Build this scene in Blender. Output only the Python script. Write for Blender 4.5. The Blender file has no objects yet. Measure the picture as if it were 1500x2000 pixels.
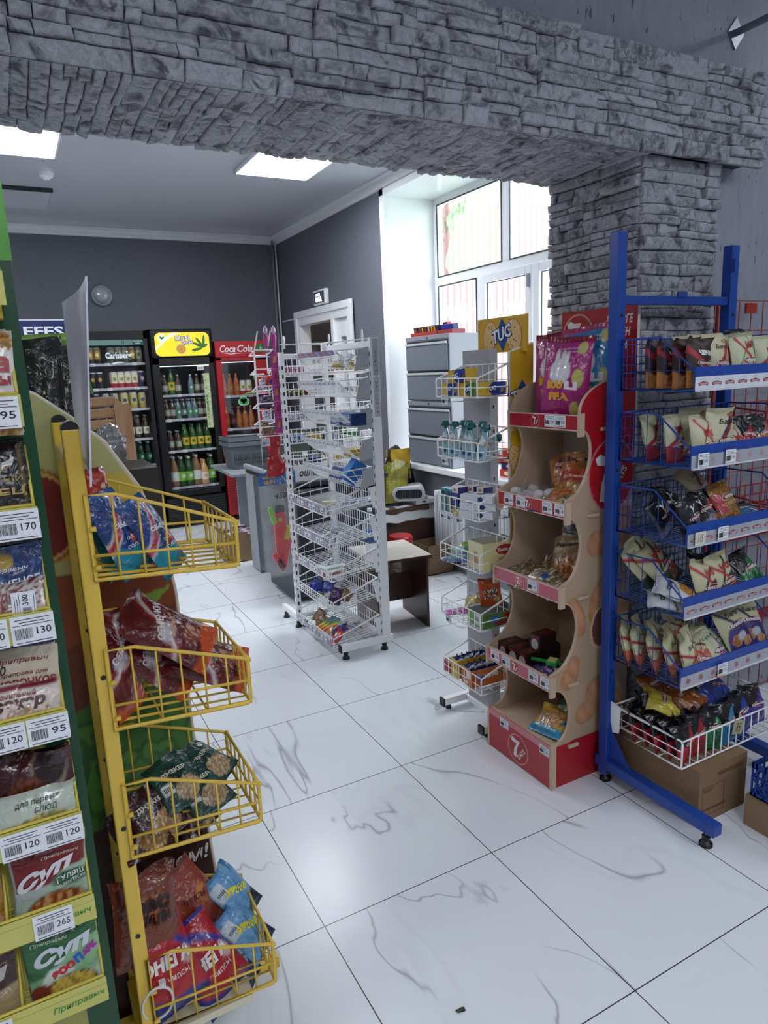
import bpy, math, random
from math import sin, cos, pi, radians as R_, sqrt, floor as fl
from mathutils import Vector, Matrix, noise
V = Vector
random.seed(7)
scene = bpy.context.scene
COL = scene.collection
# ------------------------------------------------------------------ camera
cam = bpy.data.cameras.new('camera'); cam.sensor_fit = 'VERTICAL'; cam.sensor_height = 36; cam.lens = 24.195
cam.clip_start = .02
camo = bpy.data.objects.new('camera', cam); COL.objects.link(camo)
camo.matrix_world = Matrix.Translation((-.603, -1.623, 1.576)) @ (Matrix.Rotation(-.4854, 4, 'Z') @ Matrix.Rotation(1.36717, 4, 'X') @ Matrix.Rotation(-.0431, 4, 'Z'))
scene.camera = camo
# ------------------------------------------------------------------ view, sky, light levels
vs = scene.view_settings; vs.view_transform = 'Standard'; vs.look = 'None'; vs.gamma = 1; vs.use_curve_mapping = False
vs.exposure = 0.35
SKY = 7.0; PANEL_BACK = 30.0; PANEL_FRONT = 22.0
w = bpy.data.worlds.new('sky'); scene.world = w; w.use_nodes = True
bgn = w.node_tree.nodes['Background']; bgn.inputs[0].default_value = (.86, .93, 1, 1); bgn.inputs[1].default_value = SKY

# ------------------------------------------------------------------ materials
def lin(c):
    if isinstance(c, str):
        c = [int(c[i:i+2], 16)/255 for i in (0, 2, 4)]
    return tuple((x/12.92 if x <= .04045 else ((x+.055)/1.055)**2.4) for x in c[:3]) + (1,)
MC = {}
class NT:
    def __init__(s, name):
        s.m = bpy.data.materials.new(name); s.m.use_nodes = True; s.t = s.m.node_tree; s.n = s.t.nodes
        s.b = s.n['Principled BSDF']; s.o = s.n['Material Output']
    def node(s, ty, **k):
        n = s.n.new(ty)
        for a, b in k.items(): setattr(n, a, b)
        return n
    def L(s, a, b): s.t.links.new(a, b)
    def math(s, op, a, b=None, c=None):
        n = s.node('ShaderNodeMath', operation=op)
        for i, x in enumerate((a, b, c)):
            if x is None: continue
            if isinstance(x, (int, float)): n.inputs[i].default_value = x
            else: s.L(x, n.inputs[i])
        return n.outputs[0]
    def mix(s, f, a, b, bt='MIX'):
        n = s.node('ShaderNodeMix', data_type='RGBA', blend_type=bt)
        for i, x in ((0, f), (6, a), (7, b)):
            if isinstance(x, (int, float)): n.inputs[i].default_value = x
            elif isinstance(x, tuple): n.inputs[i].default_value = x
            else: s.L(x, n.inputs[i])
        return n.outputs[2]
    def pos(s, scale=(1, 1, 1), obj=False):
        if obj: src = s.node('ShaderNodeTexCoord').outputs['Object']
        else: src = s.node('ShaderNodeNewGeometry').outputs['Position']
        mp = s.node('ShaderNodeMapping'); mp.inputs['Scale'].default_value = scale; s.L(src, mp.inputs[0]); return mp.outputs[0]
    def noise(s, vec, sc, det=3, rough=.5, dist=0):
        n = s.node('ShaderNodeTexNoise'); n.inputs['Scale'].default_value = sc; n.inputs['Detail'].default_value = det
        n.inputs['Roughness'].default_value = rough; n.inputs['Distortion'].default_value = dist; s.L(vec, n.inputs['Vector']); return n.outputs[0]
    def ramp(s, f, *st):
        n = s.node('ShaderNodeValToRGB'); e = n.color_ramp.elements
        while len(e) < len(st): e.new(.5)
        for i, (p, c) in enumerate(st): e[i].position = p; e[i].color = c if isinstance(c, tuple) else (c, c, c, 1)
        s.L(f, n.inputs[0]); return n.outputs[0]
    def bump(s, h, st=.3, d=.01):
        n = s.node('ShaderNodeBump'); n.inputs['Strength'].default_value = st; n.inputs['Distance'].default_value = d
        s.L(h, n.inputs['Height']); s.L(n.outputs[0], s.b.inputs['Normal'])
    def set(s, **k):
        for a, v in k.items():
            inp = s.b.inputs[{'rough': 'Roughness', 'metal': 'Metallic', 'col': 'Base Color', 'alpha': 'Alpha', 'trans': 'Transmission Weight', 'ior': 'IOR', 'coat': 'Coat Weight', 'ec': 'Emission Color', 'es': 'Emission Strength', 'spec': 'Specular IOR Level'}[a]]
            if isinstance(v, (int, float)): inp.default_value = v
            elif isinstance(v, tuple): inp.default_value = v
            else: s.L(v, inp)
        return s

def pm(c, rough=.45, metal=0, vary=.06, coat=0, es=0, spec=.5):
    """plain painted / plastic / paper surface with a little procedural mottling"""
    key = (c, rough, metal, vary, coat, es, spec)
    if key in MC: return MC[key]
    t = NT('surface_' + (c if isinstance(c, str) else 'x')); k = lin(c)
    t.set(rough=rough, metal=metal, coat=coat, spec=spec)
    if es:
        t.set(ec=k, es=es, col=k)
    else:
        n = t.noise(t.pos(), 35, 2)
        t.set(col=t.mix(t.math('MULTIPLY', n, vary*2), k, tuple(x*.6 for x in k[:3])+(1,)))
    MC[key] = t.m; return t.m

def attr_mat(name, rough, bump=.25, coat=0, scale=60, bd=.003):
    t = NT(name); a = t.node('ShaderNodeAttribute', attribute_name='Col'); p = t.pos(obj=True)
    n = t.noise(p, scale, 2, .5, .6); n2 = t.noise(p, 900, 1)
    t.set(col=t.mix(t.math('MULTIPLY', n2, .12), a.outputs['Color'], (.02, .02, .02, 1)), rough=rough, coat=coat)
    t.bump(n, bump, bd); return t.m
M_FOIL = attr_mat('foil_packaging', .26, .9, .25, 42, .006)
M_PAPER = attr_mat('matt_packaging', .5, .55, 0, 40, .004)
M_PRINT = attr_mat('printed_board', .38, .02, 0)

def m_floor():
    t = NT('marble_tiles'); p = t.pos()
    sx = t.node('ShaderNodeSeparateXYZ'); t.L(p, sx.inputs[0])
    gx = t.math('PINGPONG', sx.outputs[0], .3); gy = t.math('PINGPONG', sx.outputs[1], .3)
    g = t.math('LESS_THAN', t.math('MINIMUM', gx, gy), .0016)
    ix = t.math('FLOOR', t.math('DIVIDE', sx.outputs[0], .6)); iy = t.math('FLOOR', t.math('DIVIDE', sx.outputs[1], .6))
    cb = t.node('ShaderNodeCombineXYZ'); t.L(t.math('ADD', t.math('MULTIPLY', ix, 7.31), sx.outputs[0]), cb.inputs[0])
    t.L(t.math('ADD', t.math('MULTIPLY', iy, 5.17), sx.outputs[1]), cb.inputs[1]); t.L(t.math('MULTIPLY', ix, 3.3), cb.inputs[2])
    rot = t.node('ShaderNodeMapping'); rot.inputs['Rotation'].default_value = (0, 0, .9); rot.inputs['Scale'].default_value = (1, .42, 1); t.L(cb.outputs[0], rot.inputs[0])
    n = t.noise(rot.outputs[0], 1.5, 4, .5, .6)
    v1 = t.ramp(t.math('ABSOLUTE', t.math('SUBTRACT', n, .5)), (0, 1.0), (.0055, 0.0))
    mk = t.ramp(t.noise(cb.outputs[0], 2.6, 2), (.42, 0.0), (.54, 1.0))
    n3 = t.noise(rot.outputs[0], 1.1, 4, .6, .5)
    v2 = t.ramp(t.math('ABSOLUTE', t.math('SUBTRACT', n3, .5)), (0, .55), (.014, 0.0))
    c = t.mix(t.math('MULTIPLY', t.math('MULTIPLY', v1, mk), .62), lin('e9edf1'), lin('6f7680'))
    c = t.mix(t.math('MULTIPLY', v2, .16), c, lin('a9b0ba'))
    dirt = t.ramp(t.noise(p, 170, 2), (.73, 0.0), (.77, 1.0))
    c = t.mix(t.math('MULTIPLY', dirt, .35), c, lin('77797c'))
    c = t.mix(g, c, lin('3d4044'))
    t.set(col=c, rough=.26, spec=.5)
    t.bump(t.math('SUBTRACT', 1, g), .4, .002); return t.m
def m_plaster(name, c1, c2, pits=1.0):
    t = NT(name); p = t.pos((1, 1, .22)); p2 = t.pos()
    n = t.noise(p, 30, 4, .65, .3); n2 = t.noise(p2, 1.6, 3)
    pit = t.ramp(t.noise(t.pos((1, 1, .3)), 44, 3, .6, .2), (.64, 0.0), (.69, 1.0))
    c = t.mix(n2, lin(c1), lin(c2)); c = t.mix(t.math('MULTIPLY', n, .5), c, lin('5a5d66'))
    c = t.mix(t.math('MULTIPLY', pit, .75*pits), c, lin('2e3036'))
    t.set(col=c, rough=.62); t.bump(t.math('SUBTRACT', n, t.math('MULTIPLY', pit, .7)), .45, .006); return t.m
def m_stone():
    t = NT('stone_veneer'); a = t.node('ShaderNodeAttribute', attribute_name='Col'); p = t.pos()
    n = t.noise(p, 55, 6, .7, .8); n2 = t.noise(p, 14, 4, .6, 1.2); n3 = t.noise(p, 240, 3, .6)
    c = t.mix(t.ramp(n, (.42, 0.0), (.66, .85)), a.outputs['Color'], lin('c3c6cf'))
    c = t.mix(t.ramp(n2, (.36, .9), (.5, 0.0)), c, lin('3f4149'))
    c = t.mix(t.ramp(t.node('ShaderNodeNewGeometry').outputs['Pointiness'], (.52, 0.0), (.60, .5)), c, lin('c9cbd2'))
    t.set(col=c, rough=.72)
    t.bump(t.math('ADD', t.math('MULTIPLY', n2, 1.0), t.math('ADD', n, t.math('MULTIPLY', n3, .4))), .8, .008); return t.m
def m_wood(name, c1, c2, sc=(3, 3, 40), rough=.5):
    t = NT(name); n = t.noise(t.pos(sc), 3.0, 4, .6, 1.5)
    t.set(col=t.mix(t.ramp(n, (.3, 0.0), (.7, 1.0)), lin(c1), lin(c2)), rough=rough); t.bump(n, .08, .002); return t.m
def m_glass(name, tint=(1, 1, 1, 1), refl=.12, dif=0, dcol='ffffff'):
    """thin clear sheet: mostly see-through, a mirror-like share, an optional milky share"""
    t = NT(name); n = t.n; n.remove(t.b)
    tr = t.node('ShaderNodeBsdfTransparent'); tr.inputs[0].default_value = tint
    gl = t.node('ShaderNodeBsdfGlossy'); gl.inputs['Roughness'].default_value = .04
    fr = t.node('ShaderNodeLayerWeight'); fr.inputs[0].default_value = .5
    mx = t.node('ShaderNodeMixShader'); t.L(t.math('ADD', refl*.3, t.math('MULTIPLY', t.math('POWER', fr.outputs[1], 4), .5)), mx.inputs[0]); t.L(tr.outputs[0], mx.inputs[1]); t.L(gl.outputs[0], mx.inputs[2])
    out = mx.outputs[0]
    if dif:
        df = t.node('ShaderNodeBsdfTranslucent'); df.inputs[0].default_value = lin(dcol); d2 = t.node('ShaderNodeBsdfDiffuse'); d2.inputs[0].default_value = lin(dcol)
        ad = t.node('ShaderNodeMixShader'); ad.inputs[0].default_value = .5; t.L(df.outputs[0], ad.inputs[1]); t.L(d2.outputs[0], ad.inputs[2])
        m2 = t.node('ShaderNodeMixShader'); m2.inputs[0].default_value = dif; t.L(out, m2.inputs[1]); t.L(ad.outputs[0], m2.inputs[2]); out = m2.outputs[0]
    t.L(out, t.o.inputs[0]); return t.m
def m_cardboard(c='8f7355'):
    t = NT('cardboard'); n = t.noise(t.pos((1, 1, 8)), 60, 3)
    t.set(col=t.mix(n, lin(c), tuple(x*.72 for x in lin(c)[:3])+(1,)), rough=.75); t.bump(n, .1, .001); return t.m

MFLOOR = m_floor(); MSTONE = m_stone()
MWALL = m_plaster('grey_plaster', 'a6a9b4', '979aa5'); MWALLB = m_plaster('grey_plaster_plain', '6d7079', '62656e', .35)
MWHITE = pm('eef0f3', .4); MPVC = pm('f4f6f8', .22); MCEIL = pm('c9ccd3', .35, vary=.02)
MGLASS = m_glass('clear_glass'); MFILM = m_glass('clear_film', (1, 1, 1, 1), .3, .10, 'e8ecf0')
MPETG = m_glass('clear_plastic', (.9, .95, 1, 1), .35, .12, 'dfe8f0')
MCARD = m_cardboard(); MCARD2 = m_cardboard('9d8163')
MPLY = m_wood('plywood', 'cbb299', 'bfa58a', (30, 4, 4)); MPINE = m_wood('pine', 'c79e78', 'b3865f', (6, 6, 1.2)); MBROWN = m_wood('walnut_laminate', '4b2a1c', '381d13', (5, 5, 22), .35)
MLAM = m_wood('pale_oak_laminate', 'cdc6bd', 'b4aaa0', (2, 30, 3), .4)
MYEL = pm('e2be48', .36); MBLUE = pm('1b459c', .33); MWIRE = pm('fbfcfd', .3, vary=0); MBLACK = pm('0e0f11', .4); MDARK = pm('2a2e35', .4)
MCHROME = pm('8f9298', .35, 1.0); MRED = pm('b01823', .35); MGREY = pm('8b9199', .42); MGREY2 = pm('575d66', .42)

# ------------------------------------------------------------------ mesh collector
TXT = {}
def text_geo(s, bold=0, shear=0):
    key = (s, bold, shear)
    if key in TXT: return TXT[key]
    c = bpy.data.curves.new('t', 'FONT'); c.body = s; c.resolution_u = 2; c.offset = bold; c.shear = shear; c.align_x = 'CENTER'; c.align_y = 'CENTER'; c.space_line = .85
    o = bpy.data.objects.new('t', c); COL.objects.link(o)
    dg = bpy.context.evaluated_depsgraph_get(); dg.update(); e = o.evaluated_get(dg); m = e.to_mesh()
    vs_ = [(v.co.x, v.co.y) for v in m.vertices]; fs = [tuple(p.vertices) for p in m.polygons]
    e.to_mesh_clear(); bpy.data.objects.remove(o); bpy.data.curves.remove(c)
    if vs_:
        x0 = min(v[0] for v in vs_); x1 = max(v[0] for v in vs_); y0 = min(v[1] for v in vs_); y1 = max(v[1] for v in vs_)
    else: x0 = x1 = y0 = y1 = 0
    vs_ = [(x-(x0+x1)/2, y-(y0+y1)/2) for x, y in vs_]
    TXT[key] = (vs_, fs, max(x1-x0, .01), max(y1-y0, .01)); return TXT[key]

def frame(o, a, b, n=None):
    """flat mapping: 2-D (x, y) at height k -> o + a*x + b*y + n*k"""
    o = V(o); a = V(a).normalized(); b = V(b).normalized(); n = a.cross(b) if n is None else V(n)
    return lambda x, y, k=0: o + a*x + b*y + n*k
FY = lambda x, y, z: frame((x, y, z), (1, 0, 0), (0, 0, 1), (0, -1, 0))      # faces -y
FX = lambda x, y, z: frame((x, y, z), (0, -1, 0), (0, 0, 1), (-1, 0, 0))     # faces -x
class MB:
    def __init__(s): s.v = []; s.f = []; s.m = []; s.mats = []; s.c = []; s.sm = []
    def mi(s, m):
        if m not in s.mats: s.mats.append(m)
        return s.mats.index(m)
    def add(s, vs, fs, m, cols=None, smooth=False):
        b = len(s.v); k = s.mi(m); s.v += [tuple(v) for v in vs]; s.c += cols if cols else [(1, 1, 1)]*len(vs)
        for f in fs: s.f.append(tuple(i+b for i in f)); s.m.append(k); s.sm.append(smooth)
        return s
    def box(s, x0, x1, y0, y1, z0, z1, m, X=None):
        vs = [V((x, y, z)) for z in (z0, z1) for y in (y0, y1) for x in (x0, x1)]
        if X: vs = [X @ v for v in vs]
        return s.add(vs, [(0, 2, 3, 1), (4, 5, 7, 6), (0, 1, 5, 4), (2, 6, 7, 3), (0, 4, 6, 2), (1, 3, 7, 5)], m)
    def quad(s, a, b, c, d, m): return s.add([a, b, c, d], [(0, 1, 2, 3)], m)
    def slab(s, mp, x0, x1, y0, y1, k0, k1, m):
        vs = [mp(x, y, k) for k in (k0, k1) for y in (y0, y1) for x in (x0, x1)]
        return s.add(vs, [(0, 2, 3, 1), (4, 5, 7, 6), (0, 1, 5, 4), (2, 6, 7, 3), (0, 4, 6, 2), (1, 3, 7, 5)], m)
    def tube(s, pts, r, m, n=6, closed=False):
        pts = [V(p) for p in pts]
        if not closed: # drop doubles
            q = [pts[0]]
            for p in pts[1:]:
                if (p-q[-1]).length > 1e-6: q.append(p)
            pts = q
        N = len(pts)
        if N < 2: return s
        vs = []; up = None
        for i, p in enumerate(pts):
            a = pts[(i-1) % N] if (closed or i > 0) else p; b = pts[(i+1) % N] if (closed or i < N-1) else p
            t = (b-a); t = t.normalized() if t.length > 1e-9 else V((0, 0, 1))
            if up is None:
                up = V((0, 0, 1)) if abs(t.z) < .9 else V((1, 0, 0))
            sd = t.cross(up)
            if sd.length < 1e-4: sd = t.cross(V((0.3, 1, 0)))
            sd.normalize(); up = sd.cross(t).normalized()
            d1 = (p-a).normalized() if (p-a).length > 1e-9 else t
            cc = max(.45, abs(d1.dot(t)))
            rr = r/cc if (i not in (0, N-1) or closed) else r
            vs += [p + (sd*cos(2*pi*j/n) + up*sin(2*pi*j/n))*rr for j in range(n)]
        fs = []
        for i in range(N if closed else N-1):
            for j in range(n):
                a = i*n+j; b = i*n+(j+1) % n; c = ((i+1) % N)*n+(j+1) % n; d = ((i+1) % N)*n+j
                fs.append((a, b, c, d))
        if not closed: fs += [tuple(range(n-1, -1, -1)), tuple((N-1)*n+j for j in range(n))]
        return s.add(vs, fs, m, smooth=True)
    def lathe(s, prof, c, m, n=20, X=None, ax=None):
        """prof: [(r, z)] ; m: material or list per segment"""
        c = V(c); vs = []
        for r, z in prof:
            for j in range(n):
                p = V((r*cos(2*pi*j/n), r*sin(2*pi*j/n), z))
                if ax == 'x': p = V((z, p.x, p.y))
                if ax == 'y': p = V((p.x, z, p.y))
                if X: p = X @ p
                vs.append(c+p)
        for i in range(len(prof)-1):
            mm = m[i] if isinstance(m, list) else m
            b = i*n
            s.add([vs[b+j] for j in range(2*n)], [(j, (j+1) % n, n+(j+1) % n, n+j) for j in range(n)], mm, smooth=True)
        for k, i in ((0, 0), (-1, len(prof)-1)):
            if prof[i][0] > 1e-5:
                mm = m[k] if isinstance(m, list) else m
                ring = vs[i*n:(i+1)*n]; s.add(ring, [tuple(range(n)) if k else tuple(range(n-1, -1, -1))], mm)
        return s
    def poly(s, mp, pts, m, k=0): return s.add([mp(x, y, k) for x, y in pts], [tuple(range(len(pts)))], m)
    def ell(s, mp, cx, cy, rx, ry, m, k=0, n=24, rot=0):
        return s.poly(mp, [(cx+rx*cos(a)*cos(rot)-ry*sin(a)*sin(rot), cy+rx*cos(a)*sin(rot)+ry*sin(a)*cos(rot)) for a in [2*pi*i/n for i in range(n)]], m, k)
    def ring(s, mp, cx, cy, rx, ry, wd, m, k=0, n=32, a0=0, a1=2*pi):
        vs = []; 
        for i in range(n+1):
            a = a0+(a1-a0)*i/n; vs += [mp(cx+rx*cos(a), cy+ry*sin(a), k), mp(cx+(rx-wd)*cos(a), cy+(ry-wd)*sin(a), k)]
        return s.add(vs, [(2*i, 2*i+1, 2*i+3, 2*i+2) for i in range(n)], m)
    def text(s, mp, t, cx, cy, wd, m, k=.0006, bold=0, shear=0, rot=0, hgt=None, mirror=False):
        """text t centred at (cx, cy), scaled to the width wd (and height hgt)"""
        vs, fs, tw, th = text_geo(t, bold, shear); sx = wd/tw; sy = hgt/th if hgt else sx
        if mirror: sx = -sx
        c, d = cos(rot), sin(rot)
        return s.add([mp(cx+x*sx*c-y*sy*d, cy+x*sx*d+y*sy*c, k) for x, y in vs], fs, m)
    def prism(s, mp, pts, k0, k1, m, m2=None):
        n = len(pts); vs = [mp(x, y, k0) for x, y in pts]+[mp(x, y, k1) for x, y in pts]
        s.add(vs, [tuple(range(n-1, -1, -1)), tuple(range(n, 2*n))], m)
        return s.add(vs, [(i, (i+1) % n, n+(i+1) % n, n+i) for i in range(n)], m2 or m)
    def grid(s, fn, nx, ny, colf, m, smooth=True, flip=False):
        vs = []; cs = []
        for j in range(ny+1):
            for i in range(nx+1):
                vs.append(fn(i/nx, j/ny)); cs.append(colf(i/nx, j/ny))
        fs = [(j*(nx+1)+i, j*(nx+1)+i+1, (j+1)*(nx+1)+i+1, (j+1)*(nx+1)+i) for j in range(ny) for i in range(nx)]
        if flip: fs = [f[::-1] for f in fs]
        return s.add(vs, fs, m, cs, smooth)
    def mesh(s, name, off=None):
        me = bpy.data.meshes.new(name)
        vs = s.v if off is None else [(x-off[0], y-off[1], z-off[2]) for x, y, z in s.v]
        me.from_pydata(vs, [], s.f)
        for m in s.mats: me.materials.append(m)
        me.polygons.foreach_set('material_index', s.m); me.polygons.foreach_set('use_smooth', s.sm)
        at = me.color_attributes.new('Col', 'FLOAT_COLOR', 'POINT')
        flat = []
        for c in s.c: flat += [c[0], c[1], c[2], 1.0]
        at.data.foreach_set('color', flat); me.update(); return me
    def build(s, name, parent=None, bevel=0, loc=None, rz=0):
        """mesh coordinates are world coordinates unless loc is given (then local to loc)"""
        org = V((0, 0, 0))
        if parent is not None: org = ORG.get(parent.name, V((0, 0, 0)))
        o = bpy.data.objects.new(name, None)if not s.v else bpy.data.objects.new(name, s.mesh(name, org if loc is None else None))
        COL.objects.link(o); o.parent = parent
        if loc is not None: o.location = V(loc)-org; o.rotation_euler = (0, 0, rz)
        ORG[o.name] = org
        if bevel:
            b = o.modifiers.new('bevel', 'BEVEL'); b.width = bevel; b.segments = 2; b.limit_method = 'ANGLE'; b.angle_limit = R_(50)
        return o
    def own(s, name, base, parent=None, bevel=0):
        """top-level mesh whose origin sits at base (world)"""
        o = bpy.data.objects.new(name, s.mesh(name, base)); COL.objects.link(o); o.location = base; ORG[o.name] = V(base)
        if bevel:
            b = o.modifiers.new('bevel', 'BEVEL'); b.width = bevel; b.segments = 2; b.limit_method = 'ANGLE'; b.angle_limit = R_(50)
        return o
ORG = {}
def tag(o, label, cat=None, group=None, kind=None):
    if label: o['label'] = label
    if cat: o['category'] = cat
    if group: o['group'] = group
    if kind: o['kind'] = kind
    return o
def thing(name, label, cat, loc, group=None):
    o = bpy.data.objects.new(name, None); COL.objects.link(o); o.location = loc; ORG[o.name] = V(loc); o.empty_display_size = .05
    return tag(o, label, cat, group)
def struct(o): o['kind'] = 'structure'; return o
def T_(x, y, z, yaw=0, lean=0, roll=0):
    return Matrix.Translation((x, y, z)) @ Matrix.Rotation(R_(yaw), 4, 'Z') @ Matrix.Rotation(R_(-lean), 4, 'X') @ Matrix.Rotation(R_(roll), 4, 'Y')
def place(me, name, parent, p, yaw=0, lean=0, roll=0, sc=1):
    """object sharing a mesh, p in world coordinates"""
    o = bpy.data.objects.new(name, me); COL.objects.link(o); o.parent = parent
    org = ORG.get(parent.name, V((0, 0, 0))) if parent is not None else V((0, 0, 0))
    q = V(p)-org; o.matrix_basis = T_(q.x, q.y, q.z, yaw, lean, roll) @ Matrix.Diagonal((sc, sc, sc, 1)); ORG[o.name] = org
    return o
def arc(cx, cy, r, a0, a1, n): return [(cx+r*cos(R_(a0+(a1-a0)*i/n)), cy+r*sin(R_(a0+(a1-a0)*i/n))) for i in range(n+1)]

# ------------------------------------------------------------------ printed designs
def L3(c): return lin(c)[:3]
def mixc(a, b, k):
    k = min(1, max(0, k)); return tuple(p*(1-k)+q*k for p, q in zip(a, b))
def design(ops, u, v, seed=0):
    c = L3(ops[0])
    for op in ops[1:]:
        k = op[0]
        if k == 'b':
            if op[1] <= v <= op[2]: c = L3(op[3])
        elif k == 'd':
            c = mixc(c, L3(op[5]), .5+(op[1]+op[2]*u+op[3]*sin(op[4]*u)-v)/.022)
        elif k == 's':
            c = mixc(c, L3(op[5]), .5+(op[4]-abs(v-(op[1]+op[2]*u+op[3]*sin(3*u))))/.03)
        elif k in 'ef':
            x = (u-op[1])/op[3]; y = (v-op[2])/op[4]
            if k == 'e': c = mixc(c, L3(op[5]), .5+(1-sqrt(x*x+y*y))*min(op[3], op[4]*2)/.04)
            elif x*x+y*y < 1:
                c = L3(op[5])
                if k == 'f':
                    n = noise.noise(V((u*9+seed, v*14, seed)))
                    if n > .08: c = L3(op[6])
                    elif n < -.25: c = tuple(q*.5 for q in L3(op[5]))
        elif k == 'n':
            if noise.noise(V((u*op[1]+seed, v*op[1]*1.4, 3.1))) > op[2]: c = L3(op[3])
        elif k == 'r':
            if op[1] < u < op[2] and op[3] < v < op[4]: c = L3(op[5])
        elif k == 'w':   # soft blend between two flat colours printed on the thing
            q = min(1, max(0, (v-op[1])/(op[2]-op[1]))); d = L3(op[3]); c = tuple(a*(1-q)+b*q for a, b in zip(c, d)) if op[1] < v else c
    return c
PKM = {}
def bag_geo(w, h, t, ops, texts, mat, nx, ny, seed, crumple=1.0):
    def prof(u, v):
        e = max(0, min(1, (v-.055)/.89)); s_ = sin(pi*e) if 0 < e < 1 else 0
        a = max(0, 1-abs(u)**2.4)**.75*(s_**.5 if s_ > 0 else 0)
        wr = noise.noise(V((u*2.2+seed, v*3.0, seed*1.7)))*.25+noise.noise(V((u*5+seed, v*7, 9)))*.12
        pin = .10*sin(u*9+seed)*max(0, 1-abs(v-.5)*2.1+.9) if False else 0
        return t/2*a*(1+wr*crumple+pin)
    def out(u, v):
        e = abs(v-.5)*2
        sx = w/2*(1-.055*(1-e*e)*1.0); x = u*sx*(1+.02*sin(7*v+seed))
        z = (v-.5)*h + .012*h*sin(u*2.5+seed)*(1 if v > .5 else -.4)
        fold = .014*crumple*sin(u*3+seed*2)*max(0, (v-.85)/.15)
        return x, z, fold
    front = lambda u, v: V((out(u, v)[0], -prof(u, v)+out(u, v)[2]+(.0012*(1 if int((u+1)*12) % 2 else -1) if (v < .05 or v > .95) else 0), out(u, v)[1]))
    back = lambda u, v: V((out(u, v)[0], prof(u, v)*.8+out(u, v)[2]+.0012, out(u, v)[1]))
    mb = MB(); cf = lambda a, b: design(ops, a*2-1, b, seed)
    mb.grid(lambda a, b: front(a*2-1, b), nx, ny, cf, mat)
    mb.grid(lambda a, b: back(a*2-1, b), max(6, nx//2), max(8, ny//2), cf, mat, flip=True)
    mp = lambda x, y, k=0: front(max(-1, min(1, x*2/w)), max(0, min(1, y/h+.5)))+V((0, -.0009-k, 0))
    for q in texts:
        s_, x, y, wd, c = q[:5]; o = q[5] if len(q) > 5 else {}
        if s_ == '@':   # oval badge
            mb.ell(mp, x*w, y*h, wd*w, o['ry']*h, pm(c, .4), k=o.get('k', 0), n=16)
        else: mb.text(mp, s_, x*w, y*h, wd*w, pm(c, .4), k=.0008, bold=o.get('b', .012), shear=o.get('s', 0), rot=o.get('r', 0), hgt=o['h']*h if 'h' in o else None)
    return mb
def kind(name, w, h, t, ops, texts=(), mat=None, n=(16, 22), seed=None, crumple=1.0):
    sd = len(PKM)*1.37 if seed is None else seed
    PKM[name] = bag_geo(w, h, t, ops, texts, mat or M_FOIL, n[0], n[1], sd, crumple).mesh(name)
def pack(k, nm, label, cat, p, yaw=0, lean=0, roll=0, group=None, sc=1):
    if len(label.split()) > 16: label = label.replace('snack bag', 'bag')
    if len(label.split()) > 16: label = label.replace('in the left row of the', 'left on the').replace('at the right end of the', 'far right on the').replace('at the left of the', 'left on the').replace('front one of the', 'front,').replace('rear one of the', 'rear,')
    o = place(PKM[k], nm, None, p, yaw, lean, roll, sc); return tag(o, label, cat, group)
def boxkind(name, w, d, h, cols, texts=(), mat=None, open_top=False, inner='b9b3aa'):
    """small carton, centred on its base; cols = front, side, top ; texts: (face f/s/t, string, x, y, width, colour, opts)"""
    mb = MB(); cf, cs, ct = [c if not isinstance(c, str) else pm(c, .42) for c in cols]
    x, y = w/2, d/2
    mb.quad((-x, -y, 0), (x, -y, 0), (x, -y, h), (-x, -y, h), cf); mb.quad((x, y, 0), (-x, y, 0), (-x, y, h), (x, y, h), cf)
    mb.quad((-x, y, 0), (-x, -y, 0), (-x, -y, h), (-x, y, h), cs); mb.quad((x, -y, 0), (x, y, 0), (x, y, h), (x, -y, h), cs)
    mb.quad((-x, y, 0), (x, y, 0), (x, -y, 0), (-x, -y, 0), cs)
    if not open_top: mb.quad((-x, -y, h), (x, -y, h), (x, y, h), (-x, y, h), ct)
    else:
        e = .002; ic = pm(inner, .6)
        X0, X1, Y0, Y1 = -x+e, x-e, -y+e, y-e
        mb.quad((X0, Y0, e), (X1, Y0, e), (X1, Y1, e), (X0, Y1, e), ic)
        for a, b in (((X0, Y0), (X1, Y0)), ((X1, Y0), (X1, Y1)), ((X1, Y1), (X0, Y1)), ((X0, Y1), (X0, Y0))):
            mb.quad((a[0], a[1], e), (a[0], a[1], h), (b[0], b[1], h), (b[0], b[1], e), ic)
        for (a, b, c, d_) in (((-x, -y), (x, -y), (X1, Y0), (X0, Y0)), ((x, -y), (x, y), (X1, Y1), (X1, Y0)), ((x, y), (-x, y), (X0, Y1), (X1, Y1)), ((-x, y), (-x, -y), (X0, Y0), (X0, Y1))):
            mb.quad(a+(h,), b+(h,), c+(h,), d_+(h,), ic)
    fr = {'f': frame((0, -y, h/2), (1, 0, 0), (0, 0, 1), (0, -1, 0)), 's': frame((-x, 0, h/2), (0, -1, 0), (0, 0, 1), (-1, 0, 0)), 't': frame((0, 0, h), (1, 0, 0), (0, 1, 0), (0, 0, 1))}
    for q in texts:
        f, s_, a, b, wd, c = q[:6]; o = q[6] if len(q) > 6 else {}
        if s_ == '@': mb.ell(fr[f], a, b, wd, o['ry'], pm(c, .4), k=o.get('k', .0004), n=o.get('n', 18), rot=o.get('r', 0))
        elif s_ == '#': mb.slab(fr[f], a-wd/2, a+wd/2, b-o['ry'], b+o['ry'], 0, o.get('k', .0004), pm(c, .4))
        else: mb.text(fr[f], s_, a, b, wd, pm(c, .4), k=.0009, bold=o.get('b', .012), shear=o.get('s', 0), rot=o.get('r', 0), hgt=o.get('h'))
    PKM[name] = mb.mesh(name)
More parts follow.
